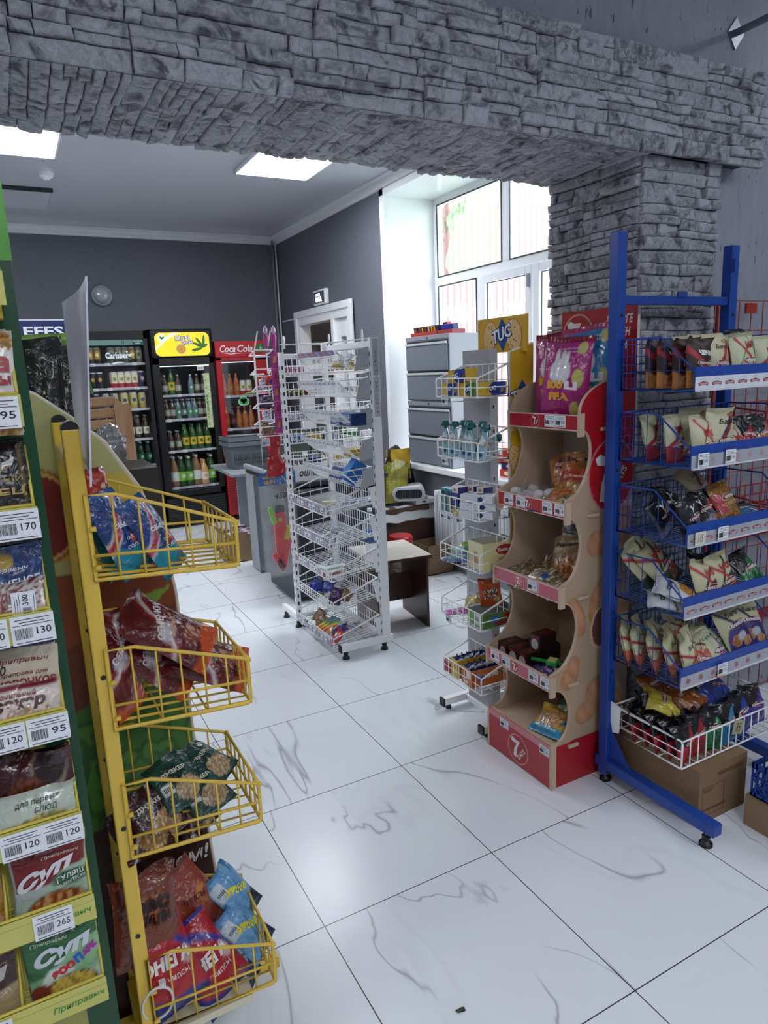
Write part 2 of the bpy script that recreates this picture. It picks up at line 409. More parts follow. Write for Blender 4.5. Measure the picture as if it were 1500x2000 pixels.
# ------------------------------------------------------------------ price tags
def tag_mesh(num, w=.052, h=.036, top='', hand=False, paper='e9ebf0'):
    key = ('tag', num, w, h, top, hand, paper)
    if key in PKM: return PKM[key]
    mb = MB(); mp = frame((0, 0, 0), (1, 0, 0), (0, 0, 1), (0, -1, 0)); ink = pm('25272c', .6)
    mb.slab(mp, -w/2, w/2, -h/2, h/2, 0, .0008, pm(paper, .5))
    if hand: mb.text(mp, num, 0, 0, w*.5, ink, .0012, shear=.25, hgt=h*.62)
    else:
        k = .0011
        mb.slab(mp, -w*.46, w*.46, h*.17, h*.19, .0008, k, ink)
        for i in range(2): mb.slab(mp, -w*(.4-.1*i), w*(.4-.12*i), h*(.36-i*.1), h*(.385-i*.1), .0008, k, ink)
        if top: pass
        x = -w*.42; rnd = random.Random(num)
        while x < -w*.02:
            b = rnd.choice((.006, .010, .016))*w; mb.slab(mp, x, x+b, -h*.30, h*.07, .0008, k, ink); x += b+rnd.choice((.008, .014))*w
        mb.slab(mp, -w*.42, w*.42, -h*.44, -h*.415, .0008, k, ink)
        if w > .04 or len(num) < 4: mb.text(mp, num, w*.24, -h*.07, w*.34, ink, .0012, bold=.01, hgt=h*.25)
    PKM[key] = mb.mesh('price_tag'); return PKM[key]
def ptag(parent, num, p, yaw=0, lean=0, roll=0, **k):
    return place(tag_mesh(num, **k), 'price_tag', parent, p, yaw, lean, roll)
# ------------------------------------------------------------------ wire baskets
def basket(O, L, D, ln, dp, hb, hf, zf=0, knee=None, nL=8, nD=5, rt=.0032, r=.002, mids=(), mat=None, cross=2, back=True, front=True, side=(1, 1), lo=0.0, slant=0, fmid=True):
    """O back corner on the basket floor, L along the shelf, D outwards; returns a collector"""
    mb = MB(); O = V(O); L = V(L); D = V(D); Z = V((0, 0, 1)); m = mat or MWIRE
    P = lambda l, d, z: O+L*l+D*d+Z*(z+zf*d/dp)
    kd = knee if knee is not None else 0
    def top(d): return hb if d <= kd else hb+(hf-hb)*(d-kd)/(dp-kd)
    dtop = lambda d: d+slant*(top(d)/max(hf, .001))*(d/dp)
    for i, l in enumerate((0, ln)):
        if side[i]:
            mb.tube([P(l, 0, 0), P(l, 0, hb)]+([P(l, kd, hb)] if kd else [])+[P(l, dp-.006+slant, hf), P(l, dp+slant, hf-.008), P(l, dp, .006), P(l, dp-.006, 0)], rt, m, closed=True)
            for j in range(1, nD):
                d = dp*j/nD; mb.tube([P(l, d, 0), P(l, d+slant*j/nD, top(d))], r, m, 5)
            for q in mids: mb.tube([P(l, 0, hf*q), P(l, dp+slant*q, hf*q)], r if q != .5 else rt*.85, m, 5)
    mb.tube([P(0, 0, 0), P(ln, 0, 0)], rt, m)
    if back: mb.tube([P(0, 0, hb), P(ln, 0, hb)], rt, m)
    if front:
        mb.tube([P(0, dp+slant, hf), P(ln, dp+slant, hf)], rt, m); mb.tube([P(0, dp, 0), P(ln, dp, 0)], rt, m)
        for q in (mids if fmid else ()): mb.tube([P(0, dp+slant*q, hf*q), P(ln, dp+slant*q, hf*q)], r, m, 5)
    for i in range(1, nL):
        l = ln*i/nL; pts = [P(l, 0, 0), P(l, dp-.004, -.001), P(l, dp, .004)]
        if back: pts = [P(l, 0, hb)]+pts
        if front: pts += [P(l, dp+slant, hf)]
        mb.tube(pts, r, m, 5)
    for i in range(1, cross+1):
        d = dp*i/(cross+1); mb.tube([P(0, d, -.003), P(ln, d, -.003)], r, m, 5)
    if back and hb > .06: mb.tube([P(0, 0, hb*.5), P(ln, 0, hb*.5)], r, m, 5)
    return mb
def foot(parent, x, y, top=.055):
    f = MB(); f.lathe([(.002, top), (.006, top), (.006, .03)], (x, y, 0), MCHROME, 10); f.lathe([(.010, .038), (.014, .034), (.012, .020), (.021, .010), (.022, 0)], (x, y, 0), MBLACK, 16)
    return f.build('leveling_foot', parent)
# ================================================================== THE SETTING
CZ = 3.125; XR = 2.35; YB = 6.4; YP0, YP1 = .27, .67; XC = 1.445; ZB = 2.27
MCEIL2 = NT('stretch_ceiling'); MCEIL2.set(col=lin('c9ccd4'), rough=.16, spec=.35); MCEIL2 = MCEIL2.m
MBEIGE = pm('cdb5a2', .7)
def wall(name, boxes, m):
    mb = MB()
    for b in boxes: mb.box(*b, m)
    return struct(mb.build(name))
wall('floor', [(-3.7, 5.2, -5.2, 7.6, -.1, 0)], MFLOOR)
wall('ceiling', [(-3.7, 2.85, -5.2, 6.5, CZ, CZ+.1)], MCEIL2)
wall('wall_back', [(-3.7, 5.2, YB, YB+.12, 0, CZ)], MWALLB)
DY0, DY1, DZ = 4.43, 5.80, 2.19; WY0, WY1, WZ0, WZ1 = 1.36, 3.75, .80, 3.0
wall('wall_right', [(XR, XR+.55, YP1, WY0, 0, CZ), (XR, XR+.55, WY0, WY1, 0, WZ0-.03), (XR, XR+.55, WY0, WY1, WZ1, CZ), (XR, XR+.55, WY1, DY0, 0, CZ), (XR, XR+.2, DY0, DY1, DZ, CZ), (XR, XR+.2, DY1, YB, 0, CZ)], MWALLB)
wall('wall_left', [(-3.7, -3.6, -5.2, 6.5, 0, CZ)], MWALLB)
wall('wall_rear', [(-3.6, 3.1, -5.2, -5.1, 0, CZ)], MWALL)
wall('wall_side', [(3.0, 3.1, -5.1, YP0, 0, CZ)], MWALL)
wall('wall_partition', [(-3.6, 3.0, YP0, YP1-.02, ZB+.03, CZ), (XC+.03, 3.0, YP0, YP1-.02, 0, ZB+.03), (-3.6, -2.5, YP0, YP1-.02, 0, ZB+.03)], MWALL)
wall('wall_corridor', [(5.0, 5.1, 4.0, YB, 0, CZ), (XR+.55, 5.1, 3.95, 4.05, 0, CZ)], MBEIGE)
wall('ceiling_corridor', [(XR+.5, 5.1, 3.95, YB, CZ, CZ+.1)], MWHITE)
# window reveal lining (white plastic slopes), sill
r = MB(); r.box(XR-.012, XR+.52, WY1-.012, WY1+.006, WZ0, WZ1, MPVC); r.box(XR-.012, XR+.52, WY0-.006, WY0+.012, WZ0, WZ1, MPVC); r.box(XR-.012, XR+.52, WY0, WY1, WZ1-.012, WZ1+.006, MPVC)
r.box(XR-.016, XR, WY1-.02, WY1+.045, WZ0, WZ1+.04, MPVC); r.box(XR-.016, XR, WY0, WY1+.045, WZ1-.01, WZ1+.04, MPVC)
struct(r.build('trim_1'))
s_ = MB(); s_.box(XR-.06, XR+.52, WY0-.05, WY1+.05, WZ0-.045, WZ0, MPVC); sill = struct(s_.build('trim_2', bevel=.006))
# cornices of the back room
def cornice(name, p0, p1, inw):
    mb = MB(); p0 = V(p0); p1 = V(p1); inw = V(inw)
    prof = [(0, 0), (.07, 0), (.07, -.012), (.05, -.02), (.035, -.045), (.02, -.055), (.015, -.075), (0, -.08)]
    vs = [p+inw*a+V((0, 0, b)) for p in (p0, p1) for a, b in prof]; n = len(prof)
    mb.add(vs, [(i, (i+1) % n, n+(i+1) % n, n+i) for i in range(n)], MWHITE); struct(mb.build(name))
cornice('trim_3', (-3.6, YB, CZ), (XR, YB, CZ), (0, -1, 0)); cornice('trim_4', (XR, YB, CZ), (XR, YP1, CZ), (-1, 0, 0))
b = MB(); b.box(XR-.012, XR, YP1, 4.38, 0, .07, MGREY); b.box(XR-.012, XR, 5.85, YB, 0, .07, MGREY); struct(b.build('baseboard_right'))
b = MB(); b.box(-3.6, XR, YB-.012, YB, 0, .07, MGREY); struct(b.build('baseboard_back'))
# pipes and cable duct in the corner
b = MB(); b.tube([(2.300, 6.37, 0), (2.300, 6.37, CZ)], .011, MGREY, 10); b.tube([(2.325, 6.33, 0), (2.325, 6.33, CZ)], .009, MWHITE, 10)
tag(b.own('heating_pipe', (2.30, 6.37, 0)), 'pair of thin pale pipes running up the corner of the grey back room', 'pipe')
b = MB(); b.box(XR-.012, XR, 5.83, 6.3, 2.17, 2.185, MWHITE); tag(b.own('cable_duct', (XR-.01, 6, 2.17)), 'thin white cable duct running from the corner to the door frame', 'cable duct')
# ---- window
wi = MB(); X0, X1 = 2.83, 2.89
def bar(y0, y1, z0, z1, m=MPVC, a=X0, b_=X1): wi.box(a, b_, y0, y1, z0, z1, m)
bar(WY1-.07, WY1, WZ0, WZ1); bar(WY0, WY0+.07, WZ0, WZ1); bar(WY0+.07, WY1-.07, WZ1-.07, WZ1); bar(WY0+.07, WY1-.07, WZ0, WZ0+.06); bar(WY0+.07, WY1-.07, 2.265, 2.345); bar(2.69, 2.79, 2.345, WZ1-.07)
bar(3.04, 3.12, WZ0+.06, 2.265)
win = struct(wi.build('window_1', bevel=.004))
def sash(y0, y1, z0, z1, name='window_sash'):
    mb = MB(); a, b_ = X0-.028, X1-.01; w_ = .065
    for q in ((y0, y0+w_, z0, z1), (y1-w_, y1, z0, z1), (y0+w_, y1-w_, z0, z0+w_), (y0+w_, y1-w_, z1-w_, z1)): mb.box(a, b_, *q, MPVC)
    return mb.build(name, win, bevel=.006)
sash(2.42, 3.04, WZ0+.05, 2.275); sash(1.5, 2.40, WZ0+.05, 2.275)
b = MB(); b.box(X0-.045, X0-.028, 2.43, 2.45, 2.12, 2.21, MGREY); b.box(X0-.05, X0-.03, 2.425, 2.445, 1.45, 1.6, MWHITE); b.build('window_handle', win)
for (y0, y1, z0, z1) in ((2.79, 3.68, 2.345, 2.93), (1.43, 2.69, 2.345, 2.93), (3.12, 3.68, .86, 2.265), (2.485, 2.975, .915, 2.21), (1.565, 2.335, .915, 2.21)):
    b = MB(); b.box(2.856, 2.860, y0, y1, z0, z1, MGLASS); b.build('window_pane', win)
    g = MB()
    for a in (y0, y1): g.box(2.825, 2.832, a-.006, a+.006, z0, z1, MDARK)
    for a in (z0, z1): g.box(2.825, 2.832, y0, y1, a-.005, a+.005, MDARK)
    g.build('rubber_gasket', win)
# stickers on the outside of the glass (a green blob, leaves, white lettering seen from behind)
MGREENF = m_glass('green_film', (.72, .95, .78, 1), .05, .20, 'b0dcc0'); MLEAFF = m_glass('leaf_film', (.75, .9, .72, 1), .05, .3, 'a9cfa9'); MTRUNK = m_glass('brown_film', (.62, .52, .50, 1), .05, .28, '9c8584'); MWHF = m_glass('white_film', (1, 1, 1, 1), .05, .8, 'ffffff')
wp = frame((2.866, 3.72, 2.30), (0, -1, 0), (0, 0, 1), (1, 0, 0))
b = MB()
b.poly(wp, [(.16, .05), (.10, .13), (.11, .2), (.16, .28), (.19, .36), (.17, .42), (.13, .48), (.14, .53), (.2, .545), (.32, .52), (.34, .58), (.40, .62), (.55, .63), (.93, .63), (.93, .05)], MGREENF, .0)
b.build('glass_sticker', win)
b = MB(); rnd = random.Random(3)
b.poly(wp, [(.05, .05), (.06, .3), (.06, .6), (.16, .63), (.2, .545), (.14, .53), (.13, .48), (.17, .42), (.19, .36), (.16, .28), (.11, .2), (.10, .13), (.16, .05)], MTRUNK, -.0004)
for i in range(70):
    t_ = rnd.random(); cx = .06+t_*.34+rnd.uniform(-.03, .03); cy = .61-t_*.02-rnd.random()*(.20 if t_ < .45 else .09)*(1 if t_ > .12 else 1.5); b.ell(wp, cx, cy, .022, .011, MLEAFF, .0005+i*.00002, 8, rnd.uniform(-2.2, -.8))
b.build('leaf_sticker', win)
b = MB(); b.text(wp, 'РКИНЯ', .74, .50, .36, MWHF, .001, bold=.03, mirror=True, hgt=.075)
wl = frame((2.866, 3.72, .86), (0, -1, 0), (0, 0, 1), (1, 0, 0))
b.text(wl, 'НДАР', .32, 1.16, .44, MWHF, .001, bold=.04, mirror=True, hgt=.15); b.text(wl, 'НДАВ', .36, .88, .44, MWHF, .001, bold=.04, mirror=True, hgt=.15)
b.text(wl, 'ПОДА', 1.0, 1.12, .40, MWHF, .001, bold=.04, mirror=True, hgt=.15); b.build('window_lettering', win)
# ---- outside: a brick house across the yard and the ground
t = NT('brick_facade'); br = t.node('ShaderNodeTexBrick'); br.inputs['Scale'].default_value = 5
mp_ = t.node('ShaderNodeMapping'); mp_.inputs['Rotation'].default_value = (R_(90), 0, R_(90)); t.L(t.node('ShaderNodeNewGeometry').outputs['Position'], mp_.inputs[0]); t.L(mp_.outputs[0], br.inputs[0])
for i, c in enumerate(('c99a93', 'b88780', 'd8cfcb')): br.inputs[i+1].default_value = lin(c)
t.set(col=br.outputs[0], rough=.9)
b = MB(); b.box(11, 13, -2, 7, -.4, 3.4, t.m); b.prism(frame((10.8, 0, 0), (0, 1, 0), (0, 0, 1), (1, 0, 0)), [(-2.3, 3.4), (7.3, 3.4), (5, 4.5), (0, 4.5)], 0, 2.4, pm('8f6f6a', .8))
for y in (0, 2.2, 4.4): b.box(10.97, 11.02, y, y+.9, .9, 2.4, pm('d9dde2', .3))
tag(b.own('brick_house', (11, 2.5, -.4)), 'washed-out pinkish brick house across the yard seen through the window', 'house')
b = MB(); b.box(2.9, 30, -20, 25, -.5, -.4, pm('b9b9b6', .9)); struct(b.build('ground'))
t = NT('ribbed_siding'); wv_ = t.node('ShaderNodeTexWave'); wv_.inputs['Scale'].default_value = 4.5; wv_.inputs['Distortion'].default_value = .6; t.L(t.pos(), wv_.inputs[0]); t.set(col=t.mix(wv_.outputs[0], lin('8a6a66'), lin('b39c99')), rough=.7)
b = MB(); b.box(XR+.56, 5.12, 3.90, 3.945, -.4, 3.3, t.m); b.box(XR+.56, 5.4, 3.88, 3.9, -.4, .7, pm('6a4840', .8)); tag(b.own('annex_facade', (4, 3.93, -.4)), 'pinkish ribbed siding of the annex right beside the window', 'facade')
# ---- door
b = MB(); f = .075
for q in ((DY0, DY0+f, 0, DZ), (DY1-f, DY1, 0, DZ), (DY0+f, DY1-f, DZ-.10, DZ)): b.box(XR-.03, XR+.1, *q, MPVC)
for q in ((DY0-.05, DY0+.02, 0, DZ+.05), (DY1-.02, DY1+.05, 0, DZ+.05), (DY0+.02, DY1-.02, DZ-.02, DZ+.05)): b.box(XR-.045, XR-.02, *q, MPVC)
b.box(XR-.035, XR+.1, 4.82, 4.88, 0, DZ-.08, MPVC)
door = struct(b.build('door_1', bevel=.005))
b = MB()
for q in ((4.505, 4.60, 0, DZ-.1), (4.73, 4.82, 0, DZ-.1), (4.60, 4.73, DZ-.28, DZ-.1), (4.60, 4.73, 0, .3)): b.box(XR, XR+.06, *q, MPVC)
lf = b.build('door_leaf', door, bevel=.004); b = MB(); b.box(XR+.03, XR+.034, 4.6, 4.73, .3, DZ-.28, MGLASS); b.build('door_glass', lf)
# pictures of the room behind: a cabinet and a lamp
b = MB(); b.box(4.4, 4.98, 5.0, 5.7, 0, 1.95, pm('b8a598', .5)); b.box(4.39, 4.4, 5.02, 5.34, .1, 1.93, pm('c8b7aa', .5)); b.box(4.39, 4.4, 5.36, 5.68, .1, 1.93, pm('c8b7aa', .5))
tag(b.own('wardrobe', (4.7, 5.35, 0)), 'beige wardrobe in the room behind the open white door', 'wardrobe')
b = MB(); b.box(3.6, 4.0, 4.8, 5.4, CZ-.03, CZ-.001, pm('fff1dd', .5, es=8)); tag(b.own('corridor_lamp', (3.8, 5.1, CZ-.03)), 'square lamp on the ceiling of the room behind the door', 'lamp')
# illuminated sign above the door
b = MB(); b.box(XR-.05, XR-.004, 4.94, 5.25, DZ+.06, DZ+.21, MPVC); sg = tag(b.own('door_sign', (XR-.03, 5.1, DZ+.13), bevel=.012), 'small white box sign with glowing lettering above the white door', 'sign')
b = MB(); m_ = FX(XR-.052, 5.095, DZ+.135); b.slab(m_, -.13, .13, -.055, .055, 0, .001, pm('565a66', .4)); gl = pm('ffffff', .4, es=3); b.text(m_, 'ЦЕНУЙ', -.02, .025, .10, gl, .002, bold=.02); b.text(m_, 'МАЛ.', .0, -.02, .15, gl, .002, bold=.03); b.build('sign_face', sg)
# ---- stone veneer
def veneer(name, regs, seed, label=None):
    """regs: (origin, A, B, N, length, height). Stones are individual relief blocks laid in ragged courses."""
    rnd = random.Random(seed); mb = MB()
    for (O, A, B, N, Ln, H) in regs:
        O = V(O); A = V(A); B = V(B); N = V(N)
        rects = []
        def split(a0, a1, b0, b1, d=0):
            w_, h_ = a1-a0, b1-b0
            if h_ > .085 or (h_ > .048 and rnd.random() < .62):
                s = b0+h_*rnd.uniform(.35, .65)
                split(a0, a1, b0, s, d+1); split(a0, a1, s, b1, d+1)
            elif w_ > .30 or (w_ > .10 and rnd.random() < .5 and w_/h_ > 2.0):
                s = a0+w_*rnd.uniform(.3, .7); split(a0, s, b0, b1, d+1); split(s, a1, b0, b1, d+1)
            else: rects.append((a0, a1, b0, b1))
        b = 0
        while b < H-.001:
            hh = min(H-b, rnd.uniform(.08, .13)); hh = H-b if H-b-hh < .04 else hh
            a = -rnd.uniform(0, .25)
            while a < Ln:
                ww = rnd.uniform(.22, .42); a1 = min(a+ww, Ln)
                if Ln-a1 < .07: a1 = Ln
                split(max(a, 0), a1, b, b+hh); a = a1
                if a1 >= Ln: break
            b += hh
        def warp(a, b_):
            q = V((a*2.6+seed, b_*9, 0)); e = min(1, a/.03, (Ln-a)/.03, b_/.02, (H-b_)/.02); e = max(0, e)
            return a+.006*noise.noise(q+V((5, 5, 0)))*e, b_+.007*noise.noise(q)*e+.0022*noise.noise(V((a*16, b_*22, seed)))*e
        for (a0, a1, b0, b1) in rects:
            g = .0013; a0 += g; a1 -= g; b0 += g; b1 -= g
            if a1-a0 < .008 or b1-b0 < .006: continue
            nx = max(2, min(14, int((a1-a0)/.016))); ny = max(2, min(6, int((b1-b0)/.011)))
            dep = rnd.uniform(.008, .018) if N.z < -.5 else rnd.uniform(.010, .032); tx = rnd.uniform(-.006, .006); ty = rnd.uniform(-.006, .008); sl = rnd.uniform(-.25, .25) if rnd.random() < .4 else rnd.uniform(-.06, .06)
            base = rnd.choice((.42, .5, .6, .55, .68, .36, .26, .48)); k = rnd.uniform(.92, 1.06); col = (base*.66*k, base*.67*k, base*.72*k)
            rr = rnd.random()*50; vs = []; n1, n2 = nx+1, ny+1
            us = [0]+[(i+.0)/(nx)*(1-.10)+.05 for i in range(nx+1)]+[1]
            us = [0, .012]+[.012+(1-.024)*i/nx for i in range(1, nx)]+[.988, 1]; wv = [0, .06]+[.06+.88*i/ny for i in range(1, ny)]+[.94, 1]
            for jv, v in enumerate(wv):
                for iu, u in enumerate(us):
                    aa = a0+(a1-a0)*u+sl*(v-.5)*(b1-b0)*(1 if .001 < a0-.002 and a1 < Ln-.003 else 0); bb = b0+(b1-b0)*v
                    aa, bb = warp(aa, bb); edge = iu in (0, len(us)-1) or jv in (0, len(wv)-1)
                    d = dep+tx*(u-.5)+ty*(v-.5)+.0055*noise.noise(V((aa*22+rr, bb*30, rr)))+.0028*noise.noise(V((aa*70, bb*75, rr)))
                    if edge: d -= .005
                    vs.append(O+A*aa+B*bb+N*max(.004, d))
            W = len(us); Hh = len(wv); n0 = len(vs)
            fs = [(j*W+i, j*W+i+1, (j+1)*W+i+1, (j+1)*W+i) for j in range(Hh-1) for i in range(W-1)]
            ringi = [i for i in range(W)]+[j*W+W-1 for j in range(1, Hh)]+[(Hh-1)*W+i for i in range(W-2, -1, -1)]+[j*W for j in range(Hh-2, 0, -1)]
            for i in ringi: vs.append(vs[i]-N*((vs[i]-O).dot(N)+.002))
            m_ = len(ringi)
            fs += [(ringi[i], n0+i, n0+(i+1) % m_, ringi[(i+1) % m_]) for i in range(m_)]
            if A.cross(B).dot(N) < 0: fs = [f_[::-1] for f_ in fs]
            mb.add(vs, fs, MSTONE, [col]*len(vs), True)
        mb.add([O+N*.003, O+A*Ln+N*.003, O+A*Ln+B*H+N*.003, O+B*H+N*.003], [(0, 1, 2, 3)], MSTONE, [(.03, .03, .035)]*4)
    o = mb.build(name); return struct(o)
YF = .17   # front of the beam, column front a little behind it
b = MB(); b.box(-2.5, 2.0, YF+.0, YP0+.01, ZB+.013, 2.575, pm('3a3b40', .8)); b.box(-2.5, XC+.02, YF, YP1, ZB+.013, ZB+.05, pm('3a3b40', .8)); struct(b.build('trim_5'))
veneer('trim_6', [((-1.6, YF, ZB-.012), (1, 0, 0), (0, 0, 1), (0, -1, 0), 3.61, .322), ((-1.6, YF-.005, ZB+.012), (0, 1, 0), (1, 0, 0), (0, 0, -1), YP1-YF+.005, XC+1.62)], 11)
b = MB(); b.box(XC+.0, 1.85, .225, YP1, 0, ZB, pm('3a3b40', .8)); struct(b.build('trim_7'))
veneer('trim_8', [((XC-.012, .22, 0), (1, 0, 0), (0, 0, 1), (0, -1, 0), .40, ZB), ((XC, .215, 0), (0, 1, 0), (0, 0, 1), (-1, 0, 0), YP1-.215, ZB)], 23)
# ---- ceiling fixtures
def panel(x, y, s, label, st):
    t = thing('ceiling_light', label, 'ceiling light', (x, y, CZ), 'square ceiling lights')
    b = MB(); h = .298
    for q in ((-h, h, -h, -h+.012), (-h, h, h-.012, h), (-h, -h+.012, -h, h), (h-.012, h, -h, h)): b.box(x+q[0], x+q[1], y+q[2], y+q[3], CZ-.032, CZ-.001, MWHITE)
    b.build('frame', t); b = MB(); b.box(x-h+.012, x+h-.012, y-h+.012, y+h-.012, CZ-.029, CZ-.024, pm('f4f8ff', .5, es=st)); b.build('diffuser', t)
panel(1.44, 3.61, 0, 'glowing square ceiling light, right one of the two seen in the back room', PANEL_BACK)
panel(-.40, 3.66, 0, 'glowing square ceiling light, left one of the two seen in the back room', PANEL_BACK)
panel(-2.2, 3.66, 0, 'glowing square ceiling light over the left part of the back room', PANEL_BACK)
for i, (x, y) in enumerate(((-2.4, -1.0), (-.3, -2.9), (1.9, -2.9), (-.3, -4.4))):
    panel(x, y, 0, ['glowing square ceiling light over the left of the front room', 'glowing square ceiling light behind the camera', 'glowing square ceiling light behind the camera, right side', 'glowing square ceiling light near the rear wall'][i], PANEL_FRONT)
b = MB(); b.lathe([(0, CZ-.045), (.02, CZ-.045), (.035, CZ-.03), (.05, CZ-.02), (.055, CZ)], (-.14, 4.46, 0), MWHITE, 20); tag(b.own('smoke_detector', (-.14, 4.46, CZ)), 'small round white smoke detector on the ceiling', 'smoke detector')
b = MB(); b.box(-.72, -.09, 4.9, 5.56, CZ-.022, CZ-.001, MCEIL); b.box(-.74, -.07, 4.88, 4.91, CZ-.03, CZ-.001, MDARK); tag(b.own('ceiling_hatch', (-.4, 5.2, CZ-.02)), 'flat grey square panel on the ceiling with a dark edge', 'ceiling panel')
t = thing('wall_lamp', 'round grey wall lamp with a glass bowl on the back wall', 'wall lamp', (.39, YB, 2.459))
b = MB(); b.lathe([(0, -.005), (.112, -.005), (.112, -.02), (.10, -.045), (.075, -.05)], (.39, YB, 2.459), MGREY, 32, ax='y'); b.build('housing', t)
b = MB(); b.lathe([(.082, -.045), (.075, -.062), (.05, -.08), (.02, -.087), (0, -.088)], (.39, YB, 2.459), pm('a9adb2', .12), 32, ax='y'); b.build('glass_bowl', t)
# chrome wall bracket high on the right
t = thing('wall_bracket', 'chrome diamond plate bracket with an arm high on the grey wall', 'bracket', (1.965, YP0, 2.75))
b = MB(); m_ = FY(1.965, YP0-.001, 2.75); b.prism(m_, [(0, -.055), (.045, 0), (0, .055), (-.045, 0)], 0, .006, MCHROME); b.build('mounting_plate', t)
b = MB(); b.box(1.955, 1.975, -.20, YP0-.005, 2.743, 2.761, MCHROME); b.build('arm', t)
# ================================================================== STANDS AND RACKS
# ---------------------------------------------------------------- plywood pastry display (right of centre)
PX, PY0, PY1 = 1.38, .16, .54
def front_x(z):
    S = [(0, 1.0, .17, 1.0, 0), (.17, 1.0, .40, .995, .09), (.40, .995, .46, .995, 0), (.46, .995, .73, 1.035, .10), (.73, 1.035, .79, 1.035, 0), (.79, 1.035, 1.04, 1.058, .082), (1.04, 1.058, 1.10, 1.058, 0), (1.10, 1.058, 1.345, 1.115, .078), (1.345, 1.115, 1.40, 1.115, 0)]
    for z0, x0, z1, x1, b in S:
        if z <= z1:
            f = (z-z0)/(z1-z0); return x0+(x1-x0)*f+b*sqrt(max(0, 1-(2*f-1)**2))
    f = (z-1.40)/.11; return 1.115+.18*(1-sqrt(max(0, 1-min(1, f)**2)))
ds = thing('display_stand', 'red and plywood pastry display stand with scalloped sides and five shelves', 'display stand', (1.2, .35, 0))
zs = [0, .17]+[.17+.23*i/14 for i in range(1, 15)]+[.46]+[.46+.27*i/14 for i in range(1, 15)]+[.79]+[.79+.25*i/14 for i in range(1, 15)]+[1.10]+[1.10+.245*i/14 for i in range(1, 15)]+[1.40]+[1.40+.11*sin(pi/2*i/10) for i in range(1, 11)]
def side_design(a, b):
    z = b*1.51; x0 = front_x(z); x = x0+(PX-x0)*a
    c = L3('b9a083')
    def ell(cx, cz, rx, rz, rot=0):
        dx, dz = x-cx, z-cz; q = dx*cos(rot)+dz*sin(rot); w_ = -dx*sin(rot)+dz*cos(rot); return (q/rx)**2+(w_/rz)**2
    cr = [(1.27, .30, .10, .055, -.5), (1.22, .33, .06, .075, 0), (1.16, .27, .05, .045, .3), (1.31, .24, .05, .04, 0), (1.08, .43, .05, .04, .9), (1.10, .47, .03, .045, 0), (1.25, .70, .075, .115, -.35), (1.11, .66, .04, .085, .35), (1.27, .95, .06, .085, -.5), (1.20, .925, .045, .05, 0), (1.33, .98, .06, .07, 0), (1.33, .62, .07, .06, 0)]
    for i, e in enumerate(cr):
        q = ell(*e)
        if q < 1:
            st = .5+.5*sin(x*110+z*70+i); k = 1-.28*q
            c = tuple(p_*(1-.35*st)+r_*.35*st for p_, r_ in zip(L3('c98d66'), L3('e0b48e'))); c = tuple(v*k for v in c)
    if ell(1.235, .60, .045, .075, -.15) < 1: c = L3('6b3a3a')
    elif ell(1.235, .60, .055, .085, -.15) < 1: c = L3('dbb591')
    edge = 1.16+.04*sin((x-1.1)*9)
    if z > edge: c = L3('b5121f')
    if z < .17+(x-1.0)*.02: c = L3('ad1724')
    q = ell(1.27, 1.17, .115, .135)
    if q < 1.0: c = L3('c9858a')
    if q < .9: c = tuple(v*(1-.35*max(0, (1.2-z)*3)) for v in L3('b8141f'))
    return c
for y, nm, inner in ((PY0, 'side_panel', 1), (PY1, 'side_panel', -1)):
    b = MB(); th = .012; y0, y1 = (y, y+th) if inner == 1 else (y-th, y)
    pts = [(front_x(z), z) for z in zs]+[(PX, 1.51), (PX, 0)]
    b.prism(frame((0, 0, 0), (1, 0, 0), (0, 0, 1), (0, 1, 0)), pts, y0, y1, MPLY)
    if inner == 1:
        ny = 290; b.grid(lambda a, q: V((front_x(q*1.51)+.003+(PX-front_x(q*1.51)-.003)*a, y0-.0007, q*1.51)), 74, ny, side_design, M_PRINT, False)
        m_ = frame((0, y0-.0007, 0), (1, 0, 0), (0, 0, 1), (0, -1, 0)); wt = pm('e9e2e2', .4)
        b.poly(m_, [(1.19, 1.235), (1.215, 1.25), (1.245, 1.235), (1.285, 1.238), (1.25, 1.15), (1.235, 1.075), (1.215, 1.08), (1.22, 1.14), (1.245, 1.205), (1.20, 1.212)], wt, .0006)
        b.text(m_, 'DAYS', 1.315, 1.16, .085, wt, .0006, bold=.03, rot=1.0)
    sp = b.build(nm, ds)
    if inner == 1:
        for z in (.155, .405, .735, 1.035, 1.34):
            k = MB(); k.box(front_x(z)+.075, front_x(z)+.125, y0-.012, y0, z-.006, z+.006, MPLY); k.build('shelf_tenon', sp, bevel=.002)
SH = [(.165, 1.0), (.40, .995), (.735, 1.035), (1.04, 1.058), (1.345, 1.115)]
b = MB(); b.box(PX-.012, PX-.002, PY0+.012, PY1-.012, 0, .62, MPLY); b.build('back_panel', ds)
MRAIL = pm('c05a6c', .35); MRED2 = pm('b01c2c', .3); MPINKB = pm('e0a9ad', .4)
def days_logo(b, m_, cx, cy, r, k=.0012):
    wt = pm('efe9ea', .35); b.ring(m_, cx, cy, r, r*1.0, r*.07, pm('dba0a4', .35), k); b.ell(m_, cx, cy, r*.93, r*.93, pm('a5141f', .3), k-.0003)
    s = r*.95; b.poly(m_, [(cx+p*s, cy+q*s) for p, q in ((-.72, .62), (-.5, .74), (-.25, .62), (.22, .62), (-.05, .1), (-.18, -.7), (-.42, -.62), (-.38, -.1), (-.12, .36), (-.66, .40))], wt, k+.0005)
    b.text(m_, 'DAYS', cx+.34*r, cy-.2*r, r*1.0, wt, k+.0005, bold=.03, rot=.9)
